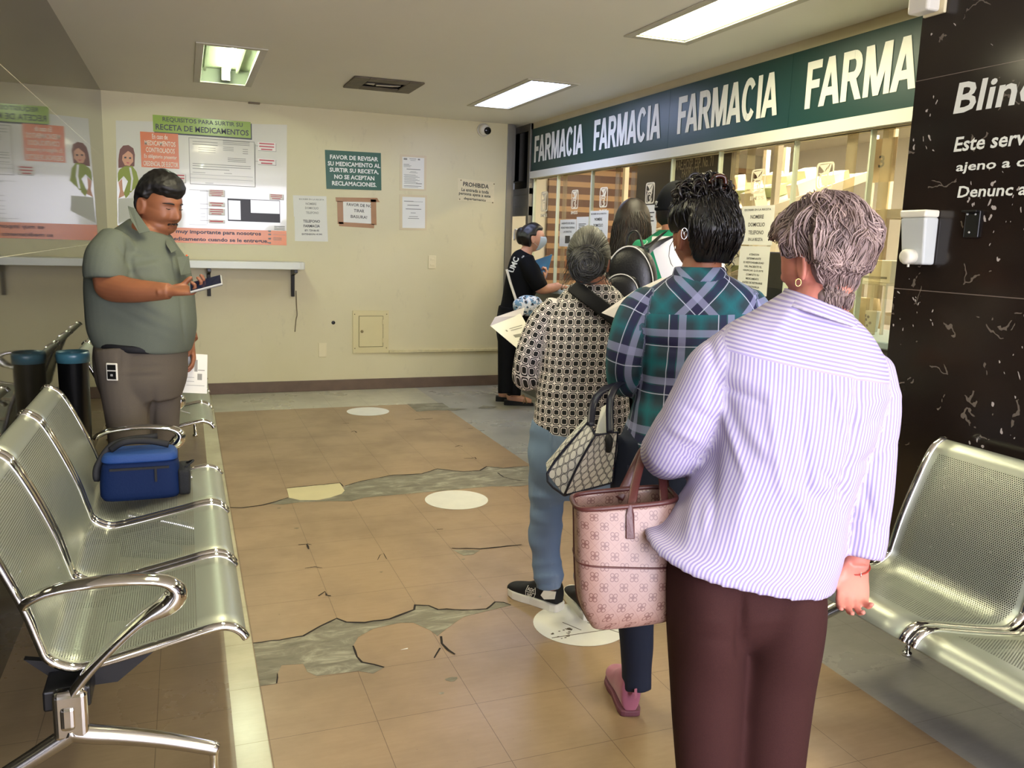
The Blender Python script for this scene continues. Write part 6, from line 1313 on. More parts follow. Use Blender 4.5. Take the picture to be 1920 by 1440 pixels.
for q4, nr in (((A1, A2, A3, A0), (CLEFT - CF).normalized()), ((A2, B2, B1, A3), -CF), ((A1 + back, A2 + back, A3 + back * .6, A0 + back * .6), CF), ((B2, B2 + back, B1 + back * .6, B1), -CLEFT), ((A2, B2, B2 + back, A1 + back * .4), V(0, 0, -1)), ((A1, A0, A0 + back * .6, A1 + back), CLEFT)):
    v_, f_, u_ = face_grid(*[Vector(x) for x in q4], nrm=nr); mb.add(v_, f_, 0, True); mb.uv += u_
mb.build('body', m_lat, GB, (0, 0, 0))
b = MB()
for path in ([A0, A1, A2], [A2, (A2 + A3) / 2 + (CLEFT - CF) * .006, A3], [A0, A3], [A3, B1, B2, A2]): b.tube(cr(path, 4) if len(path) > 2 and path[0] != A3 else path, .0035, 8)
b.build('piping', m_navy, GB, (0, 0, 0))
strap([A0.lerp(A3, .3), at(1112, 760, dG + .02), at(1126, 735, dG + .03), at(1150, 722, dG + .05), at(1170, 716, dG + .1)], .011, m_navy, GB, 'strap', up=CLEFT, flat=.35); strap([at(1144, 812, dG - .02), at(1143, 770, dG), at(1146, 742, dG + .01), at(1158, 722, dG + .04), at(1172, 716, dG + .1)], .011, m_navy, GB, 'strap', up=CLEFT, flat=.35)
b = MB(); b.tube(cr([at(1140, 815, dG - .06), at(1142, 830, dG - .065), at(1140, 848, dG - .06)], 3), [.006, .010, .013, .012, .011, .009, .007], 8); b.build('tassel', m_webb, GB, (0, 0, 0))
b = MB(); b.slab([at(1116, 812, dG - .0), at(1142, 812, dG + .01), at(1140, 756, dG + .05), at(1128, 764, dG + .05)], -CF, .002); tag(b.build('folded_paper', m_paper, loc=at(1130, 800, dG)), 'white paper sticking up out of the grey ring-pattern bag', 'paper')
b = MB(); b.slab([B2 + CF * .01 + V(0, 0, .0), B2.lerp(B1, .3), B2.lerp(B1, .3) + CLEFT * .03, B2 + CLEFT * .05], -CF, .003); b.build('stripe', M('red_green_web', (116, 32, 26), .6), GB, (0, 0, 0))
# white sheets held in front of the plaid woman
b = MB(); sh_ = [at(1128, 587, 2.72), at(1165, 601, 2.66), at(1212, 552, 2.7), at(1258, 520, 2.85), at(1240, 522, 2.95), at(1190, 545, 2.86)]
b.slab(sh_, V(-.3, -.5, .8).normalized(), .0015); tag(b.build('paper_sheet', M('shaded_paper', (222, 216, 214), .6), loc=at(1180, 570, 2.75)), 'curved white sheet held out at the plaid woman\'s left shoulder', 'paper')
# ================================================================== woman in the black and white printed blouse
D3 = 3.13
base = at(1080, 700, D3); W3 = person('person in black and white square-print blouse, light blue jeans and black sneakers holding papers', (base.x, base.y, 0))
h3 = Head(at(1103, 486, D3 - .01), -8, 8, 0, .95)
tors = [psec((1074, 530), (1148, 534), D3, .062, .06), psec((1052, 552), (1166, 552), D3, .085, .075), psec((1022, 592), (1184, 590), D3, .11, .1), psec((1012, 640), (1188, 640), D3, .125, .13), psec((1012, 690), (1180, 690), D3, .125, .145), psec((1006, 735), (1178, 735), D3, .125, .145), psec((1002, 775), (1180, 775), D3, .13, .14), psec((998, 800), (1182, 808), D3, .135, .14, .1)]
T3 = loft(tors, 44, 5, e=2.4)
s3L = limb([(1046, 576, D3, 26), (1024, 602, D3, 31), (1004, 640, D3, 31), (990, 685, D3 + .01, 28), (988, 708, D3 + .04, 26), (1002, 700, D3 + .14, 22), (1010, 680, D3 + .22, 18)], 5, 22, dome0=.02, uoff=.59)
s3R = limb([(1160, 576, D3, 26), (1180, 610, D3, 30), (1196, 660, D3, 28), (1200, 705, D3 + .04, 25), (1185, 700, D3 + .16, 20)], 5, 22, dome0=.02, uoff=1.18)
leg3 = lambda s: [limb([(1036, 810, D3, 46 * s), (1031, 870, D3, 41 * s), (1025, 940, D3 + .01, 33 * s), (1022, 1000, D3 + .03, 30 * s), (1026, 1050, D3 + .04, 27 * s), (1028, 1084, D3 + .04, 27 * s), (1028, 1104, D3 + .04, 25 * s)], 5, 22, dome0=0), limb([(1130, 810, D3 + .03, 46 * s), (1128, 870, D3 + .03, 41 * s), (1122, 940, D3 + .02, 33 * s), (1112, 1000, D3 + .02, 30 * s), (1106, 1060, D3 + .03, 27 * s), (1104, 1118, D3 + .03, 25 * s)], 5, 22, dome0=0)]
w3l = at(1012, 655, D3 + .27); hl = hand(w3l, at(990, 625, D3 + .33) - w3l, CF, V(0, 0, 1), .95, (50, 50, 55, 55)); w3r = at(1150, 690, D3 + .3); hr3 = hand(w3r, CLEFT, CF, V(0, 0, 1), .95)
body(h3.pieces() + [neck(h3, at(1110, 535, D3), .052, .06), loft([psec((1080, 545), (1140, 545), D3, .05, .05), psec((1040, 600), (1165, 600), D3, .09, .08), psec((1030, 700), (1165, 700), D3, .09, .11), psec((1020, 810), (1165, 810), D3, .1, .11)], 24, 4, .01, .01), limb([(1040, 590, D3, 20), (990, 695, D3 + .03, 18), (1012, 655, D3 + .27, 13)], 5, 16), limb([(1170, 590, D3, 20), (1198, 695, D3 + .04, 18), (1150, 690, D3 + .3, 13)], 5, 16)] + hl + hr3 + leg3(.75), skin('olive_skin', (168, 112, 84)), W3, .0055, 2)
garment('blouse', [T3, s3L, s3R], m_print, W3, .0075, 6, .003, 3.0, 41, (1, 1, .6), [(1012, 690, 1060, 720, -.005, 6), (1010, 730, 1080, 740, .004, 6), (1030, 620, 1012, 700, -.007, 6), (1012, 640, 1060, 680, -.004, 6), (1005, 745, 1050, 752, -.004, 5)])
jb = loft([psec((996, 785), (1176, 790), D3, .12, .12), psec((990, 840), (1178, 840), D3, .13, .12), psec((992, 890), (1172, 890), D3, .12, .11), psec((1010, 925), (1155, 925), D3, .07, .07)], 36, 4, .0, .02)
garment('jeans', [jb] + leg3(1.0), m_jean, W3, .0085, 3, .009, 4.5, 42, (.5, .5, 1.7), [(996, 1085, 1055, 1078, .006, 4), (998, 1098, 1054, 1094, -.006, 4), (995, 960, 1050, 950, -.005, 5), (994, 930, 1050, 935, .005, 5), (996, 975, 1052, 985, .004, 5), (1000, 1060, 1056, 1052, .006, 5)])
b = MB(); b.slab([at(1034, 815, D3 - .135), at(1072, 822, D3 - .138), at(1070, 858, D3 - .138), at(1052, 868, D3 - .138), at(1033, 856, D3 - .133)][::-1], -CF, .002); b.build('back_pocket', m_jean, W3, (0, 0, 0))
m_snk = M('black_suede', (15, 15, 16), .75); m_sole = M('white_sole', (226, 222, 206), .5)
q3 = onz(1050, 1150); SHO = shoe(W3, q3 + CF * .02, CF * .72 + CLEFT * .9, .255, m_snk, m_sole, .12, .034); q4 = onz(1108, 1168); shoe(W3, q4 + CF * .02, CF + CLEFT * .25, .255, m_snk, m_sole, .098, .034)
td = (CF * .72 + CLEFT * .9).normalized(); tn = -(td.cross(V(0, 0, 1))).normalized(); tn = tn if tn.dot(CF) < 0 else -tn
hb = q3 + CF * .02; fs_ = Fr(hb + tn * .044 + td * .09 + V(0, 0, .055), td * -1, V(0, 0, 1), tn); 
b = MB(); b.slab([hb + tn * .037 + td * .0 + V(0, 0, .062), hb + tn * .043 + td * .045 + V(0, 0, .05), hb + tn * .043 + td * .062 + V(0, 0, .062), hb + tn * .039 + td * .05 + V(0, 0, .085), hb + tn * .030 + td * .0 + V(0, 0, .09)], tn, .003); b.build('heel_patch', m_sole, SHO, (0, 0, 0))
b = MB(); fr = Fr(hb + tn * .060 + td * .115 - V(0, 0, .006), (td * -1), V(0, 0, 1) - tn * .3, tn); b.text('ASX', fr, 0, .073, .034, .013, bold=.02, lift=.001); b.text('NY', fr, 0, .052, .024, .013, bold=.02, lift=.001)
b.add([fr.p(-.022, .0615, .001), fr.p(.022, .0615, .001), fr.p(.022, .0635, .001), fr.p(-.022, .0635, .001)], [(0, 1, 2, 3)])
for sx in (-1, 1): b.tube([fr.p(sx * .018, .042, 0), fr.p(sx * .024, .0625, .0), fr.p(sx * .017, .085, 0)], .0011, 5)
b.build('lettering', m_sole, SHO, (0, 0, 0))
m_h3 = hair_mat('grey_black_hair', (10, 9, 8), (170, 168, 150), .35, True)
def th3(x, y, z):
    t_ = .010 + .006 * max(0, -y)
    if z < -.5: t_ -= .06 * (-.5 - z)
    if y > .3 and z < .45: t_ -= .08 * (y - .3)
    if abs(x) > .62 and z < 0 and y > -.3: t_ -= .03
    return t_
bc3 = h3.w((0, -.118, -.03)); hs = h3.shell(th3); bun = sph(lambda d: bc3 + h3.r * (d[0] * .058) + h3.f * (d[1] * .048) + h3.u * (d[2] * .066), 28, 22)
C, F_ = union([hs, bun], .005, 4); ho = finish('hair', C, F_, m_h3, W3); a_ = ho.data.attributes.new('shade', 'FLOAT', 'POINT'); zt3 = h3.w((0, 0, .05)).z; a_.data.foreach_set('value', np.clip((C[:, 2] - zt3 - .0) * 6, 0, .55))
def gen3():
    rs = random.Random(9); tgt = V(0, -1, -.1).normalized()
    for i in range(560):
        d = V(rs.gauss(0, 1), rs.gauss(0, .9), rs.gauss(.3, .8)).normalized()
        if th3(*d) < .006: continue
        pts = []; dl = d
        for k in range(7): pts.append(h3.w(head_pt(dl, 0) + dl * (th3(*dl) + .0008))); g = tgt - dl * tgt.dot(dl); dl = (dl + g * .16).normalized()
        s_ = min(1, max(0, .75 * max(0, d.z - .15) * (1.2 if d.y > -.55 else .5) + rs.gauss(0, .1))); yield pts, rs.uniform(.001, .0022), s_
    for i in range(240):
        ph = rs.uniform(0, 6.3); R = rs.uniform(.012, .058) ; tl = rs.uniform(-.3, .3); yield [bc3 + h3.r * (math.cos(ph + k * .35) * R + tl * .012 * k) + h3.u * (math.sin(ph + k * .35) * R * 1.15 - abs(tl) * .01 * k) - h3.f * (.044 * math.sqrt(max(.02, 1 - (R / .06) ** 2)) * 1.1 + .001) for k in range(7)], rs.uniform(.0016, .0035), max(0, rs.gauss(.02, .06))
    for i in range(46):     # loose wisps below and at the sides
        sx = rs.choice((-1, 1)); p = h3.w((sx * rs.uniform(.05, .085), rs.uniform(-.06, .0), rs.uniform(-.09, -.02))); yield [p + h3.r * (sx * (.004 * k + rs.uniform(-.003, .003))) - h3.u * (.008 * k) + h3.f * rs.uniform(-.003, .003) for k in range(6)], .0009, rs.uniform(0, .3)
locks('hair_strands', m_h3, W3, gen3(), 5)
b = MB()
for sx in (1,): b.tube(cr([h3.w((sx * .08, .0, .02)), h3.w((sx * .087, -.03, -.005)), h3.w((sx * .083, -.028, -.05)), h3.w((sx * .075, .02, -.07))], 4), .0018, 6)
b.build('mask_loop', m_webb, W3, (0, 0, 0))
b = MB(); sp_ = [at(1074, 536, D3 - .10), at(1100, 556, D3 - .135), at(1130, 578, D3 - .14), at(1160, 602, D3 - .135), at(1186, 622, D3 - .1)]; b.tube(cr(sp_, 5), .028, 10, flat=.16, up=(.6, 0, .7)); tag(b.build('bag_strap', M('black_strap', (12, 12, 13), .8), loc=at(1130, 578, D3 - .14)), 'wide black strap across the back of the square-print blouse', 'strap')
def doc(name, label, quad, lines_, d_in=None, fl_=None):
    T = thing(name, label, 'paper', sum(quad, V(0, 0, 0)) / 4); nr = (quad[1] - quad[0]).cross(quad[3] - quad[0]).normalized(); nr = nr if nr.dot(CF) < 0 else -nr
    quad[2] = quad[2] - nr * (quad[2] - quad[0]).dot(nr)
    MB().slab(quad, nr, .0012).build('sheet', m_paper, T, (0, 0, 0)); b = MB(); P = lambda u, v: quad[0] * ((1 - u) * (1 - v)) + quad[1] * (u * (1 - v)) + quad[2] * (u * v) + quad[3] * ((1 - u) * v) + nr * .0018
    for u0, v0, u1, v1 in lines_: b.add([P(u0, v0), P(u1, v0), P(u1, v1), P(u0, v1)], [(0, 1, 2, 3)])
    b.build('print', m_grey, T, (0, 0, 0)); return T, nr
T, nr = doc('document', 'printed white form with folded top in the hands behind the square-print blouse', [at(919, 611, D3 + .3), at(976, 588, D3 + .34), at(1022, 680, D3 + .2), at(980, 662, D3 + .2)], [(.25, .25, .3, .3), (.4, .24, .85, .255), (.4, .29, .8, .305), (.35, .42, .8, .5), (.3, .6, .85, .615), (.3, .66, .8, .675), (.3, .72, .85, .735)])
MB().slab([at(919, 611, D3 + .298), at(928, 595, D3 + .3), at(984, 576, D3 + .36), at(980, 592, D3 + .34)], nr, .0012).build('folded_edge', M('shaded_paper', (222, 216, 214), .6), T, (0, 0, 0))

# ================================================================== man looking at his phone
DM = 3.8
base = at(262, 650, DM); MN = person('person in grey-green short-sleeved shirt standing by the left wall, looking down at a phone', (base.x, base.y, 0))
hm = Head(at(300, 383, DM), -116, 18, 0, 1.06, .9)
mid = lambda L, R, b1_, b2_, **k: psec(L, R, DM, b1_, b2_, **k)
tors = [mid((246, 408), (318, 444), .07, .08), mid((220, 428), (326, 462), .12, .13), mid((186, 448), (338, 482), .17, .18), mid((172, 480), (347, 505), .19, .20), mid((166, 530), (356, 535), .195, .2), mid((170, 580), (362, 580), .2, .2), mid((176, 615), (362, 618), .2, .2), mid((186, 640), (352, 655), .185, .19), mid((190, 648), (346, 660), .17, .175)]
TM = loft(tors, 44, 5, e=2.3)
sMR = limb([(222, 450, DM - .15, 34), (204, 480, DM - .19, 40), (200, 505, DM - .2, 41), (200, 524, DM - .2, 40)], 5, 22, dome0=.03, uoff=.8)
sML = limb([(265, 450, DM + .15, 34), (285, 480, DM + .2, 40), (300, 520, DM + .22, 40), (312, 540, DM + .23, 38)], 5, 22, dome0=.03, uoff=1.6)
wM = at(318, 546, DM - .27); hM = hand(wM, at(392, 545, DM - .24) - wM, V(0, 0, 1) - CF * .25 + CLEFT * .1, -CF * -1, 1.08, (34, 40, 44, 48), (.8, .35, .75), 10)
armM = [limb([(214, 470, DM - .16, 30), (202, 520, DM - .2, 27), (205, 536, DM - .21, 27), (250, 545, DM - .25, 23), (318, 546, DM - .27, 15)], 6, 18), limb([(280, 470, DM + .18, 28), (310, 545, DM + .23, 26), (338, 600, DM + .24, 22), (357, 640, DM + .22, 15)], 6, 18)]
wL = at(357, 638, DM + .22); hL = hand(wL, at(366, 690, DM + .2) - wL, CLEFT - CF * .4, -CF, 1.05, (22, 25, 28, 32), (.8, .45, .35), 10)
legM = lambda s: [limb([(228, 655, DM - .09, 48 * s), (234, 720, DM - .09, 45 * s), (240, 800, DM - .08, 38 * s), (246, 880, DM - .08, 34 * s), (250, 960, DM - .07, 30 * s), (252, 1030, DM - .07, 27 * s)], 5, 22, dome0=0), limb([(290, 655, DM + .1, 46 * s), (296, 720, DM + .1, 42 * s), (298, 800, DM + .1, 36 * s), (300, 880, DM + .1, 32 * s), (300, 960, DM + .1, 29 * s), (300, 1000, DM + .1, 27 * s)], 5, 22, dome0=0)]
jowl = sph(lambda d: hm.w((d[0] * .07, .028 + d[1] * .058, -.078 + d[2] * .045)), 28, 20)
body(hm.pieces(1.0) + [jowl, wlimb([(hm.w((0, -.025, -.045)), .066), (hm.w((0, -.05, -.1)), .072), (at(272, 440, DM), .082), (at(262, 462, DM), .1)], 4, 24), wlimb([(hm.w((0, .03, -.085)), .035), (hm.w((0, .01, -.115)), .045), (at(300, 450, DM), .04)], 3, 18), loft([mid((240, 440), (320, 460), .1, .1), mid((200, 500), (330, 505), .15, .15), mid((200, 600), (335, 600), .15, .15), mid((205, 670), (330, 670), .13, .13)], 24, 4, .01, .01)] + armM + hM + hL + legM(.75), sk_man, MN, .0045, 2)
garment('shirt', [TM, sMR, sML], m_shirtg, MN, .0075, 4, .007, 2.6, 61, (1, 1, .7), [(218, 455, 250, 500, -.010, 6), (228, 460, 262, 520, .006, 6), (240, 470, 280, 480, -.006, 5), (250, 490, 300, 484, -.007, 5), (240, 505, 290, 498, .006, 6), (236, 440, 250, 520, -.010, 5), (220, 590, 330, 640, .005, 9), (200, 560, 300, 630, -.004, 9), (230, 560, 340, 600, .004, 9), (322, 470, 338, 560, -.007, 3), (338, 560, 348, 640, -.007, 3), (246, 450, 236, 505, -.006, 5), (205, 540, 300, 600, -.007, 8), (215, 570, 330, 620, .007, 8), (300, 500, 330, 560, .006, 7), (252, 500, 268, 560, -.006, 6)])
lap = MB()
def onbody(pts, off=.006):
    return [p - CF * off for p in pts]
lap.slab([at(240, 386, DM - .1), at(252, 390, DM - .105), at(283, 434, DM - .125), at(262, 438, DM - .14), at(246, 412, DM - .13)][::-1], -CF, .006); lap.build('collar', m_shirtg, MN, (0, 0, 0), bev=.003)
lap = MB(); lap.slab([at(312, 446, DM - .02), at(322, 452, DM - .02), at(334, 468, DM - .04), at(322, 474, DM - .10), at(312, 458, DM - .07)][::-1], -CF, .006); lap.build('collar', m_shirtg, MN, (0, 0, 0), bev=.003)
trM = loft([mid((186, 630), (346, 645), .165, .17), mid((183, 665), (346, 670), .18, .18), mid((188, 710), (344, 710), .18, .18), mid((200, 745), (335, 745), .14, .14)], 40, 4, .0, .02)
garment('trousers', [trM] + legM(1.0), m_trg, MN, .0085, 4, .004, 3.2, 62, (1, 1, .5), [(240, 690, 320, 684, -.004, 4), (215, 700, 300, 696, .004, 4), (240, 705, 310, 704, -.004, 4), (288, 730, 284, 830, -.012, 6), (225, 650, 222, 700, -.006, 4)])
b = MB(); b.tube([mid((187, 638), (349, 652), 0, 0)[0] + mid((187, 638), (349, 652), 0, 0)[1] * (1.01 * math.cos(a_)) + mid((187, 638), (349, 652), 0, 0)[2] * (.185 * math.sin(a_)) for a_ in [k * 2 * PI / 48 for k in range(48)]], .016, 8, closed=True, flat=.35, up=(0, 0, 1)); b.build('belt', m_webb, MN, (0, 0, 0))
for px, dd, py in ((252, -.07, 1030), (300, .1, 1000)):
    q = at(px, py, DM + dd); shoe(MN, V(q.x, q.y, 0) + CLEFT * .06, -CLEFT, .27, m_bshoe, m_rub, .085, .022)
m_hm = hair_mat('black_short_hair', (7, 6, 6), (26, 22, 20), .5)
def thm(x, y, z):
    t_ = .018 + .014 * max(0, z) + .006 * max(0, y) * max(0, z)
    if z < .62 and y > .02: t_ -= .14 * (.62 - z) * min(1, (y - .02) * 4)
    if z < -.25: t_ -= .08 * (-.25 - z)
    if abs(x) > .4 and z < .2 and y > -.42: t_ -= .08 * min(1, (y + .42) * 5) * min(1, (.2 - z) * 5)
    return t_
C, F_ = union([hm.shell(thm)], .0045, 3); N = normals(C, F_); C = wrinkle(C, N, .0028, 22, 71); finish('hair', C, F_, m_hm, MN)
def facebits(h, mt, lips=True):
    b = MB()
    for sx in (-1, 1): b.tube([h.w((sx * (.016 + .009 * k), .0965 - .0035 * k * k * .55 + .001, .030 + .0035 * math.sin(k * .9) - .001 * k)) for k in range(5)], [.0026, .0036, .0032, .0026, .0012], 8, flat=.8)
    b.build('eyebrow', mt, MN, (0, 0, 0)); b = MB()
    for sx in (-1, 1): b.tube([h.w((sx * (.020 + .006 * k), .0895 - .001 * (k - 2) ** 2 * .9, .0085 - .0022 * math.sin(PI * k / 4))) for k in range(5)], [.0008, .0016, .0018, .0016, .0008], 6)
    b.build('eyelash', mt, MN, (0, 0, 0))
facebits(hm, m_hm)
b = MB()
for i in range(90):
    u_ = random.uniform(-1, 1); p = (u_ * .026, .1035 - .012 * u_ * u_ + .001, -.0505 - .007 * u_ * u_ + random.uniform(-.0035, .0035)); b.tube([hm.w(p), hm.w((p[0] + .003 * u_, p[1] + .001, p[2] - .004))], [.0011, .0004], 4)
b.build('moustache', m_hm, MN, (0, 0, 0))
b = MB(); b.tube([hm.w((.0045 * k, .104 - .00038 * k * k, -.0665 - .0003 * k * k)) for k in range(-5, 6)], [.0008] + [.0016] * 9 + [.0008], 6); b.build('mouth_line', M('lip_brown', (112, 58, 48), .5), MN, (0, 0, 0))
b = MB(); b.slab([at(333, 482, DM - .12), at(354, 480, DM - .06), at(358, 512, DM - .06), at(340, 516, DM - .12)][::-1], -CF, .004); pk = b.build('chest_pocket', m_shirtg, MN, (0, 0, 0)); b = MB(); b.tube([at(350, 478, DM - .065), at(351, 490, DM - .07)], .004, 8); b.build('pen', M('orange_pen', (232, 96, 52), .4), pk, (0, 0, 0))
b = MB(); KF = Fr(at(211, 697, DM - .205), -CLEFT, V(0, 0, 1), -CF); kt = thing('key_tag', 'small white framed device clipped at the trouser hip of the person with the phone', 'key tag', KF.o)
b.box((-.024, -.038, 0), (.024, .038, .008), 0, KF); b.build('frame', m_plw, kt, (0, 0, 0), bev=.004); b = MB(); b.box((-.018, .008, .008), (.018, .031, .0095), 0, KF); b.box((-.018, -.031, .008), (.018, .003, .0095), 0, KF); b.build('window', m_blk, kt, (0, 0, 0)); b = MB(); b.box((-.005, -.018, .0095), (.005, -.009, .0105), 0, KF); b.build('mark', m_alu2, kt, (0, 0, 0))
PH = thing('smartphone', 'dark smartphone held up in the right hand by the left wall', 'phone', at(382, 530, DM - .26))
pu = (at(410, 524, DM - .26) - at(360, 537, DM - .28)).normalized(); pv = (CF * .85 + V(0, 0, .5)); pv = (pv - pu * pv.dot(pu)).normalized(); pw = pu.cross(pv); pw = pw if pw.z > 0 else -pw; PF = Fr(at(384, 533, DM - .262), pu, pv, pw)
MB().box((-.062, -.038, -.005), (.072, .038, .005), 0, PF).build('case', m_alu2, PH, (0, 0, 0), bev=.003); MB().box((-.058, -.034, .005), (.068, .034, .0062), 0, PF).build('screen', M('phone_screen', (26, 30, 52), .08), PH, (0, 0, 0)); MB().box((-.06, -.036, -.0062), (.07, .036, -.0051), 0, PF).build('back_cover', m_blk, PH, (0, 0, 0))
doc('document', 'white printed sheet held low beside the grey trousers, in front of the farther bench', [at(341, 662, DM + .2), at(389, 665, DM + .24), at(388, 738, DM + .24), at(339, 736, DM + .2)], [(.5, .15, .62, .45), (.64, .4, .9, .42), (.62, .5, .8, .66), (.1, .6, .5, .61), (.1, .7, .5, .71), (.2, .8, .9, .81)])

# ================================================================== woman at the counter
DC = 7.25
base = at(965, 640, DC); CW = person('person in black tee and white face mask at the counter with a blue folder', (base.x, base.y, 0))
hc = Head(at(999, 446, DC), -80, 2, 0, 1.0)
cm = lambda L, R, a_, b_: psec(L, R, DC, a_, b_)
TC = loft([cm((976, 466), (1000, 480), .06, .06), cm((962, 474), (1004, 490), .12, .12), cm((953, 496), (1014, 506), .18, .17), cm((946, 530), (1010, 535), .17, .165), cm((941, 562), (1000, 566), .16, .16), cm((936, 582), (998, 588), .17, .17)], 36, 5)
sc = limb([(985, 488, DC - .15, 15), (996, 510, DC - .18, 16), (1008, 530, DC - .18, 16), (1014, 540, DC - .17, 15)], 5, 18); sc2 = limb([(985, 488, DC + .15, 15), (1000, 515, DC + .17, 15), (1012, 535, DC + .17, 14)], 5, 18)
wc = at(1048, 536, DC - .1); hcn = hand(wc, at(1068, 540, DC - .06) - wc, V(0, 0, -1), CF, 1.0, (12, 14, 16, 18)); wc2 = at(1018, 525, DC + .08); hc2 = hand(wc2, V(0, 0, 1) * .8 - CLEFT * .3, CLEFT, -CF, .95, (55, 60, 60, 60))
legC = lambda s: [limb([(952, 590, DC - .08, 20 * s), (950, 640, DC - .08, 17 * s), (947, 690, DC - .08, 14 * s), (946, 738, DC - .08, 13 * s)], 5, 18, dome0=0), limb([(972, 590, DC + .08, 20 * s), (968, 640, DC + .05, 17 * s), (966, 690, DC - .0, 14 * s), (964, 742, DC - .02, 13 * s)], 5, 18, dome0=0)]
fa, fb = onz(946, 752) + CLEFT * .03, onz(962, 759) + CLEFT * .03
feet = [wlimb([(f + V(0, 0, .09), .035), (f + V(0, 0, .05) + (-CLEFT) * .01, .036), (f - CLEFT * .07 + V(0, 0, .05), .036), (f - CLEFT * .14 + V(0, 0, .04), .034), (f - CLEFT * .19 + V(0, 0, .032), .022)], 4, 16, flat=.7) for f in (fa, fb)]
body(hc.pieces() + [neck(hc, at(984, 478, DC), .05, .058), loft([cm((972, 490), (1000, 495), .1, .1), cm((958, 540), (1000, 540), .12, .12), cm((950, 600), (985, 600), .12, .12)], 20, 3, .01, .01), limb([(990, 500, DC - .16, 12), (1012, 540, DC - .17, 11), (1030, 541, DC - .13, 9), (1048, 536, DC - .1, 7)], 5, 14), limb([(992, 505, DC + .16, 12), (1012, 538, DC + .17, 10), (1018, 525, DC + .08, 7)], 5, 14)] + hcn + hc2 + legC(.75) + feet, sk_cw, CW, .006, 2)
garment('tee_shirt', [TC, sc, sc2], m_btee, CW, .009, 5, .004, 3, 81, uvp=False)
garment('trousers', [loft([cm((935, 572), (995, 578), .165, .165), cm((930, 610), (992, 612), .17, .17), cm((934, 645), (985, 645), .12, .12)], 30, 4, 0, .02)] + legC(1.0), m_bpant, CW, .009, 4, .004, 3, 82, uvp=False)
for f in (fa, fb):
    b = MB(); pr = [(-.05, .03), (-.02, .036), (.1, .036), (.18, .04), (.21, .025)]; ol = [f - CLEFT * t_ + CF * w_ for t_, w_ in pr] + [f - CLEFT * t_ - CF * w_ for t_, w_ in pr[::-1]]; n = len(ol); top_ = [p + V(0, 0, .045 - .12 * max(0, (p - f).dot(-CLEFT)) ) for p in ol]
    b.add(ol + top_, [tuple(range(n))[::-1], tuple(range(n, 2 * n))] + [(i, (i + 1) % n, n + (i + 1) % n, n + i) for i in range(n)]); s_ = b.build('sandal', m_rub, CW, (0, 0, 0), bev=.003)
    b = MB()
    for k in (0, 1): b.tube(cr([f - CLEFT * (.09 + .03 * k) + CF * .04 + V(0, 0, .03), f - CLEFT * (.12 + .01 * k) + V(0, 0, .085 - .01 * k), f - CLEFT * (.15 - .03 * k) - CF * .04 + V(0, 0, .025)], 4), .012, 8, flat=.3, up=(0, 0, 1))
    b.build('sandal_strap', M('bronze_strap', (170, 140, 100), .3, .4), s_, (0, 0, 0))
def thc(x, y, z):
    t_ = .014 + .03 * max(0, -y) * (1 - abs(z))
    if z < -.5: t_ -= .06 * (-.5 - z)
    if y > .1 and z < .66: t_ -= .16 * (.66 - z) * min(1, (y - .1) * 3)
    if abs(x) > .45 and z < .1 and y > -.35: t_ -= .06 * min(1, (y + .35) * 4)
    return t_
m_hb = hair_mat('black_hair', (6, 5, 5), (30, 24, 22), .35); C, F_ = union([hc.shell(thc), sph(lambda d: hc.w((d[0] * .05, -.105 + d[1] * .045, .01 + d[2] * .075)), 24, 18)], .006, 3); N = normals(C, F_); C = wrinkle(C, N, .002, 12, 83); finish('hair', C, F_, m_hb, CW)
b = MB(); b.tube(cr([hc.w((-.03, -.15, .06)), hc.w((-.045, -.155, .02)), hc.w((-.05, -.15, -.03))], 3), .011, 8, flat=.5); b.tube(cr([hc.w((.02, -.152, .06)), hc.w((-.03, -.15, .06))], 3), .008, 8); b.build('hair_claw', m_plw, CW, (0, 0, 0))
def mask(d):
    p = head_pt(d, 1); k = 1 if True else 0; return hc.w(p + V(d[0], d[1], d[2]) * .006)
R_ = []; n_, m_ = 18, 14
vs = []; fs_l = []
for i in range(m_ + 1):
    for k in range(n_ + 1):
        ph = (k / n_ - .5) * 2.0; zz = .12 - (i / m_) * .95; cz = math.sqrt(max(.01, 1 - zz * zz)); d = (math.sin(ph) * cz, math.cos(ph) * cz, zz); p = head_pt(d, 0) + V(*d) * .004; p.y += .028 * gs(ph, .5) * gs(zz + .25, .5); vs.append(hc.w(p))
fs_l = [(i * (n_ + 1) + k, i * (n_ + 1) + k + 1, (i + 1) * (n_ + 1) + k + 1, (i + 1) * (n_ + 1) + k) for i in range(m_) for k in range(n_)]
mk = MB().add(vs, fs_l, 0, True).build('face_mask', M('pale_mask', (206, 220, 228), .7), CW, (0, 0, 0)); mo_ = mk.modifiers.new('thick', 'SOLIDIFY'); mo_.thickness = .003
b = MB()
for sx in (-1, 1): b.tube([hc.w((sx * .066, .045, -.01)), hc.w((sx * .08, -.02, .015))], .0015, 5); b.tube([hc.w((sx * .06, .04, -.07)), hc.w((sx * .078, -.015, -.03))], .0015, 5)
b.build('mask_loop', m_plw, CW, (0, 0, 0))
b = MB(); FT = Fr(at(966, 490, DC - .165), (V(0, 0, 1) * 1 - CLEFT * .35).normalized(), (CLEFT + V(0, 0, .3)).normalized(), (-CF + CLEFT * .3).normalized()); b.text('UMC', FT, -.03, .0, .13, .05, bold=.03, lift=.004); b.text('farmacologia', FT, -.02, -.05, .18, .026, bold=.02, lift=.006); b.build('lettering', m_white, CW, (0, 0, 0))
strap([at(950, 505, DC - .19), at(957, 530, DC - .19), at(966, 558, DC - .19), at(970, 572, DC - .2)], .012, M('cream_cord', (220, 212, 188), .6), CW, 'strap')
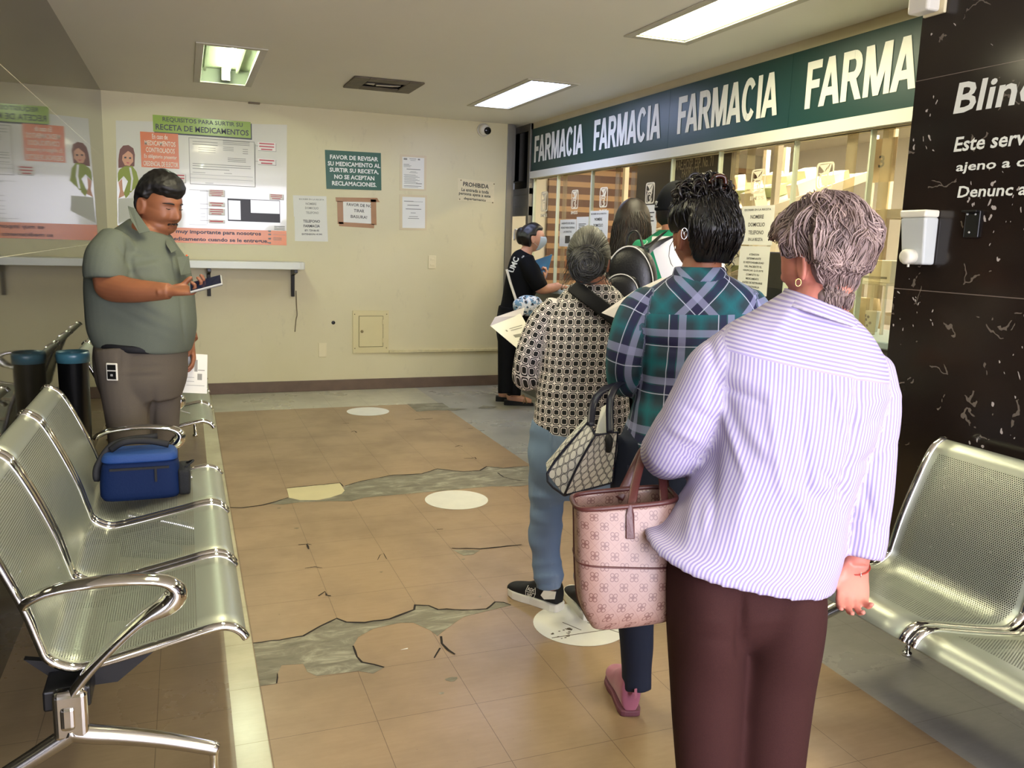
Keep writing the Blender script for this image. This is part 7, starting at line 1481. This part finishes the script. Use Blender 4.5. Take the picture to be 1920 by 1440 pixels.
FO = thing('folder', 'blue plastic folder with green edge held against the counter', 'folder', at(1018, 498, DC + .1)); fq = [at(1003, 488, DC + .0), at(1034, 477, DC + .2), at(1023, 520, DC + .2), at(1008, 524, DC + .05)]; nrm = (fq[1] - fq[0]).cross(fq[3] - fq[0]).normalized(); nrm = nrm if nrm.dot(CF) < 0 else -nrm
MB().slab(fq, nrm, .01).build('cover', M('blue_folder', (36, 110, 168), .35), FO, (0, 0, 0)); MB().tube([fq[1], fq[2]], .007, 6).build('edge', M('green_edge', (70, 190, 110), .4), FO, (0, 0, 0))
def floral():
    t = NT('blue_white_floral'); cd = t.coord(); n = t.noise(cd, 26, 3); n2 = t.noise(cd, 44, 2); c = t.mix(t.math('GREATER_THAN', n, .52), (228, 230, 232), (120, 158, 184)); c = t.mix(t.math('GREATER_THAN', n2, .6), c, (40, 44, 56)); t.base(c); t.set(Roughness=.7); return t.m
pb = at(990, 573, DC - .22); b = sph(lambda d: pb + CLEFT * (d[0] * .13) + CF * (d[1] * .06) + V(0, 0, d[2] * .085), 28, 20); C, F_ = union([b], .009, 2); C = wrinkle(C, normals(C, F_), .008, 6, 85)
PBG = thing('floral_pouch', 'blue and white floral cloth pouch hanging from a cord near the counter', 'bag', pb); finish('pouch', C, F_, floral(), PBG)

# ================================================================== person in the cap with backpack, and long-haired person
DK = 4.15
base = at(1232, 700, DK); CP = person('person in black cap and white tee with green shoulders wearing a black backpack', (base.x, base.y, 0))
hk = Head(at(1266, 398, DK), -28, 0, 0, 1.04)
km = lambda L, R, a_, b_: psec(L, R, DK, a_, b_)
TK = loft([km((1236, 430), (1296, 432), .065, .06), km((1214, 446), (1318, 446), .1, .09), km((1186, 474), (1338, 474), .12, .12), km((1186, 530), (1336, 530), .13, .13), km((1192, 600), (1328, 600), .13, .13), km((1190, 660), (1330, 660), .13, .13)], 36, 5)
sk1 = limb([(1212, 462, DK, 24), (1192, 500, DK, 27), (1184, 545, DK, 25)], 5, 20, dome0=.02); sk2 = limb([(1312, 462, DK, 24), (1332, 500, DK, 27), (1340, 545, DK, 25)], 5, 20, dome0=.02)
legK = lambda s: [limb([(1226, 655, DK, 34 * s), (1226, 760, DK, 28 * s), (1226, 850, DK, 22 * s), (1228, 945, DK, 19 * s)], 5, 18, dome0=0), limb([(1294, 655, DK, 34 * s), (1294, 760, DK, 28 * s), (1292, 850, DK, 22 * s), (1290, 945, DK, 19 * s)], 5, 18, dome0=0)]
wk1, wk2 = at(1186, 640, DK), at(1340, 640, DK)
body(hk.pieces() + [neck(hk, at(1264, 434, DK), .058, .066), loft([km((1240, 450), (1290, 450), .06, .06), km((1215, 500), (1310, 500), .1, .1), km((1215, 660), (1310, 660), .1, .1)], 20, 3, .01, .01), limb([(1200, 480, DK, 18), (1184, 560, DK, 16), (1186, 640, DK, 11)], 5, 14), limb([(1325, 480, DK, 18), (1340, 560, DK, 16), (1340, 640, DK, 11)], 5, 14)] + hand(wk1, V(0, 0, -1), -CLEFT, CF, 1.05) + hand(wk2, V(0, 0, -1), CLEFT, CF, 1.05) + legK(.75), skin('tan_skin_light', (192, 134, 100)), CP, .006, 2)
def raglan():
    t = NT('white_green_raglan'); u, v, p = cl(t); m_ = t.math('MAXIMUM', t.math('GREATER_THAN', u, t.math('SUBTRACT', .15, t.math('MULTIPLY', v, .32))), t.math('LESS_THAN', v, .032)); t.base(t.mix(m_, (226, 224, 226), (18, 134, 92))); t.set(Roughness=.8); return t.m
garment('tee_shirt', [TK, sk1, sk2], raglan(), CP, .008, 6, .003, 3, 91)
garment('trousers', [loft([km((1192, 640), (1328, 640), .12, .12), km((1194, 690), (1326, 690), .12, .12), km((1210, 730), (1310, 730), .08, .08)], 28, 4, 0, .02)] + legK(1.0), m_djean, CP, .01, 4, .004, 3, 92, uvp=False)
for px in (1228, 1290): q = at(px, 945, DK); shoe(CP, V(q.x, q.y, 0) - CF * .05, CF, .27, m_bshoe, m_rub, .08, .022)
def thk(x, y, z): return .012 - (.05 * (-.35 - z) if z < -.35 else 0) - (.09 * (y - .1) if y > .1 and z < .3 else 0) - (.04 if abs(x) > .55 and z < 0 and y > -.3 else 0)
C, F_ = union([hk.shell(thk)], .006, 3); finish('hair', C, F_, m_hm, CP)
m_cap = weave_mat('black_cap_cloth', (7, 9, 14), .1)
def capd(d):
    x, y, z = d; p = head_pt(d, 0) + V(x, y, z) * .02
    if z < -.02: return hk.w(head_pt((x, y, max(z, -.5)), 0) * .9)
    return hk.w(V(p.x, p.y, p.z * 1.06))
C, F_ = union([sph(capd, 48, 36)], .006, 4)
CPp = finish('cap', C, F_, m_cap, CP); b = MB()
vis = []; up_ = []
for k in range(13): a_ = (k / 12 - .5) * 2.2; vis.append(hk.w((math.sin(a_) * .082, .05 + math.cos(a_) * .045, .022))); up_.append(hk.w((math.sin(a_) * .078, .06 + math.cos(a_) * .13, .012)))
b.add(vis + up_, [(k, k + 1, 14 + k, 13 + k) for k in range(12)]); vz = b.build('visor', m_cap, CPp, (0, 0, 0)); v_ = vz.modifiers.new('thick', 'SOLIDIFY'); v_.thickness = .004
b = MB(); b.lathe([(.006, 0), (.006, .004), (.002, .006)], hk.w((0, -.0, .118 * 1.06 + .019)), hk.u, 12); b.build('button', m_cap, CPp, (0, 0, 0))
dcap = V(-.62, -.74, .22).normalized(); pc_ = hk.w(head_pt(dcap, 0) + dcap * .026); nrm = (hk.r * dcap.x + hk.f * dcap.y).normalized(); LFm = Fr(pc_ - nrm * .0015, nrm.cross(V(0, 0, 1)) * -1, V(0, 0, 1), nrm); b = MB()
for a0 in (-.55, 0, .55): b.slab([LFm.p(0, -.006, 0), LFm.p(math.sin(a0 - .3) * .012, .002 + math.cos(a0 - .3) * .008, 0), LFm.p(math.sin(a0) * .02, .002 + math.cos(a0) * .014, 0), LFm.p(math.sin(a0 + .3) * .012, .002 + math.cos(a0 + .3) * .008, 0)], nrm, .003)
b.slab([LFm.p(-.012, -.014, 0), LFm.p(.012, -.014, 0), LFm.p(.012, -.011, 0), LFm.p(-.012, -.011, 0)], nrm, .003); b.build('emblem', m_alu2, CPp, (0, 0, 0))
# backpack worn by the person in the cap
bp_c = at(1183, 528, DK - .27); m_bpk = M('black_bag_leather', (15, 15, 17), .38, bump=.2, bs=120); BP = thing('backpack', 'black leather backpack with white piping hanging on the white and green tee', 'backpack', bp_c)
bu, bw_ = (-CLEFT * .9 - CF * .3).normalized(), (-CF * .9 + CLEFT * .45).normalized()
def bpd(d):
    x, y, z = d; e = 1.0; w_ = .118 * (1 - .18 * max(0, z)); return bp_c + bu * (math.copysign(abs(x) ** .75, x) * w_) + bw_ * (math.copysign(abs(y) ** .7, y) * .062) + V(0, 0, math.copysign(abs(z) ** .75, z) * .165)
C, F_ = union([sph(bpd, 40, 30)], .007, 3); finish('body', C, F_, m_bpk, BP)
def bpk(d): x, y, z = d; return bp_c + bw_ * .055 - V(0, 0, .055) - bu * .02 + bu * (math.copysign(abs(x) ** .7, x) * .085) + bw_ * (y * .03) + V(0, 0, math.copysign(abs(z) ** .7, z) * .092)
C, F_ = union([sph(bpk, 32, 24)], .006, 3); finish('front_pocket', C, F_, m_bpk, BP)
b = MB(); b.tube([bp_c + bu * (.116 * math.cos(a_)) * (1 - .12 * max(0, math.sin(a_))) + V(0, 0, .16 * math.sin(a_)) + bw_ * .044 for a_ in [-.6 + k * 4.4 / 30 for k in range(31)]], .003, 6); b.tube([bp_c - bu * .02 + bu * (.082 * math.cos(a_)) + V(0, 0, -.055 + .09 * math.sin(a_)) + bw_ * .076 for a_ in [-.5 + k * 4.2 / 24 for k in range(25)]], .0026, 6); b.build('piping', M('white_piping', (220, 218, 210), .5), BP, (0, 0, 0))
strap([bp_c + V(0, 0, .15) - bu * .03, bp_c + V(0, 0, .215) - bu * .02, bp_c + V(0, 0, .225) + bu * .02, bp_c + V(0, 0, .15) + bu * .05], .014, m_bpk, BP, 'grab_handle', up=bw_, flat=.3)
for k, (a1, a2) in enumerate(((at(1216, 462, DK - .12), at(1246, 440, DK - .06)), (at(1232, 458, DK - .13), at(1272, 444, DK - .07)))):
    strap([bp_c + V(0, 0, .13) + bu * (.0 + .07 * k), a1, a2, at(1275 + 20 * k, 438, DK + .05), at(1285 + 20 * k, 470, DK + .14)], .020, m_bpk, BP, 'shoulder_strap', up=(-.3, -.5, .6), flat=.2)
DL = 4.5
base = at(1184, 700, DL); LH = person('person with long straight brown hair and white top standing by the glass in front of the cap wearer', (base.x, base.y, 0))
LH['label'] = 'person in white top with long straight dark brown hair, standing beyond the black backpack'
hh = Head(at(1186, 420, DL), -30, 3, 0, 1.03); lm = lambda L, R, a_, b_: psec(L, R, DL, a_, b_)
TL_ = loft([lm((1160, 458), (1204, 458), .06, .06), lm((1140, 474), (1226, 474), .09, .09), lm((1126, 500), (1240, 500), .11, .11), lm((1130, 560), (1236, 560), .12, .13), lm((1134, 640), (1234, 640), .12, .13)], 32, 5)
legL = lambda s: [limb([(1160, 640, DL, 28 * s), (1160, 760, DL, 23 * s), (1162, 925, DL, 17 * s)], 5, 18, dome0=0), limb([(1210, 640, DL, 28 * s), (1210, 760, DL, 23 * s), (1208, 925, DL, 17 * s)], 5, 18, dome0=0)]
w1_, w2_ = at(1132, 620, DL), at(1236, 620, DL)
body(hh.pieces() + [neck(hh, at(1183, 465, DL), .05, .056), loft([lm((1164, 480), (1204, 480), .06, .06), lm((1150, 560), (1216, 560), .09, .09), lm((1150, 650), (1216, 650), .09, .09)], 20, 3, .01, .01), limb([(1138, 495, DL, 15), (1128, 560, DL, 13), (1132, 620, DL, 10)], 5, 14), limb([(1228, 495, DL, 15), (1240, 560, DL, 13), (1236, 620, DL, 10)], 5, 14)] + hand(w1_, V(0, 0, -1), -CLEFT, CF, .95) + hand(w2_, V(0, 0, -1), CLEFT, CF, .95) + legL(.75), sk_cw, LH, .006, 2)
garment('top', [TL_, limb([(1146, 486, DL, 19), (1132, 530, DL, 19), (1130, 590, DL, 16)], 5, 18, dome0=.02), limb([(1222, 486, DL, 19), (1236, 530, DL, 19), (1238, 590, DL, 16)], 5, 18, dome0=.02)], weave_mat('white_top', (222, 224, 210), .04), LH, .009, 5, .003, 3, 101, uvp=False)
garment('trousers', [loft([lm((1136, 625), (1234, 625), .12, .12), lm((1136, 670), (1234, 670), .12, .12), lm((1150, 705), (1222, 705), .08, .08)], 28, 4, 0, .02)] + legL(1.0), m_bpant, LH, .01, 4, .004, 3, 102, uvp=False)
for px in (1162, 1208): q = at(px, 925, DL); shoe(LH, V(q.x, q.y, 0) - CF * .05, CF, .24, m_bshoe, m_rub, .08, .022)
m_hl = hair_mat('brown_long_hair', (10, 7, 5), (92, 58, 32), .48, True)
hl_ = loft([psec((1160, 398), (1210, 398), DL + .0, .11, .06), psec((1150, 420), (1218, 420), DL, .125, .07), psec((1146, 445), (1219, 445), DL, .13, .07), psec((1143, 470), (1212, 470), DL - .01, .13, .06), psec((1143, 495), (1204, 495), DL - .02, .12, .05), psec((1146, 520), (1196, 520), DL - .02, .1, .04)], 40, 5, .03, .01)
def thl(x, y, z): return .016 - (.1 * (y - .3) if y > .3 and z < .5 else 0) - (.03 if z < -.6 else 0)
C, F_ = union([hh.shell(thl), hl_], .006, 4); ho = finish('hair', C, F_, m_hl, LH); a_ = ho.data.attributes.new('shade', 'FLOAT', 'POINT'); a_.data.foreach_set('value', [.08] * len(C)); hl_.bvh()
def genl():
    rs = random.Random(3); rows = hl_.g; n = len(rows[0]) - 1
    for i in range(260):
        k = int(n * rs.uniform(.12, .88)); st = rs.randint(1, 4); pts = []; q = k
        for r in range(st, len(rows) - 2, 3): c = sum(rows[r][:n], V(0, 0, 0)) / n; p = rows[r][int(max(0, min(n - 1, q)))]; pts.append(p + (p - c).normalized() * .002); q += rs.uniform(-.35, .35)
        if len(pts) > 4: yield pts, rs.uniform(.0015, .0035), max(0, rs.gauss(.05, .1)) + (.35 if rs.random() < .12 else 0)
locks('hair_strands', m_hl, LH, genl(), 5)
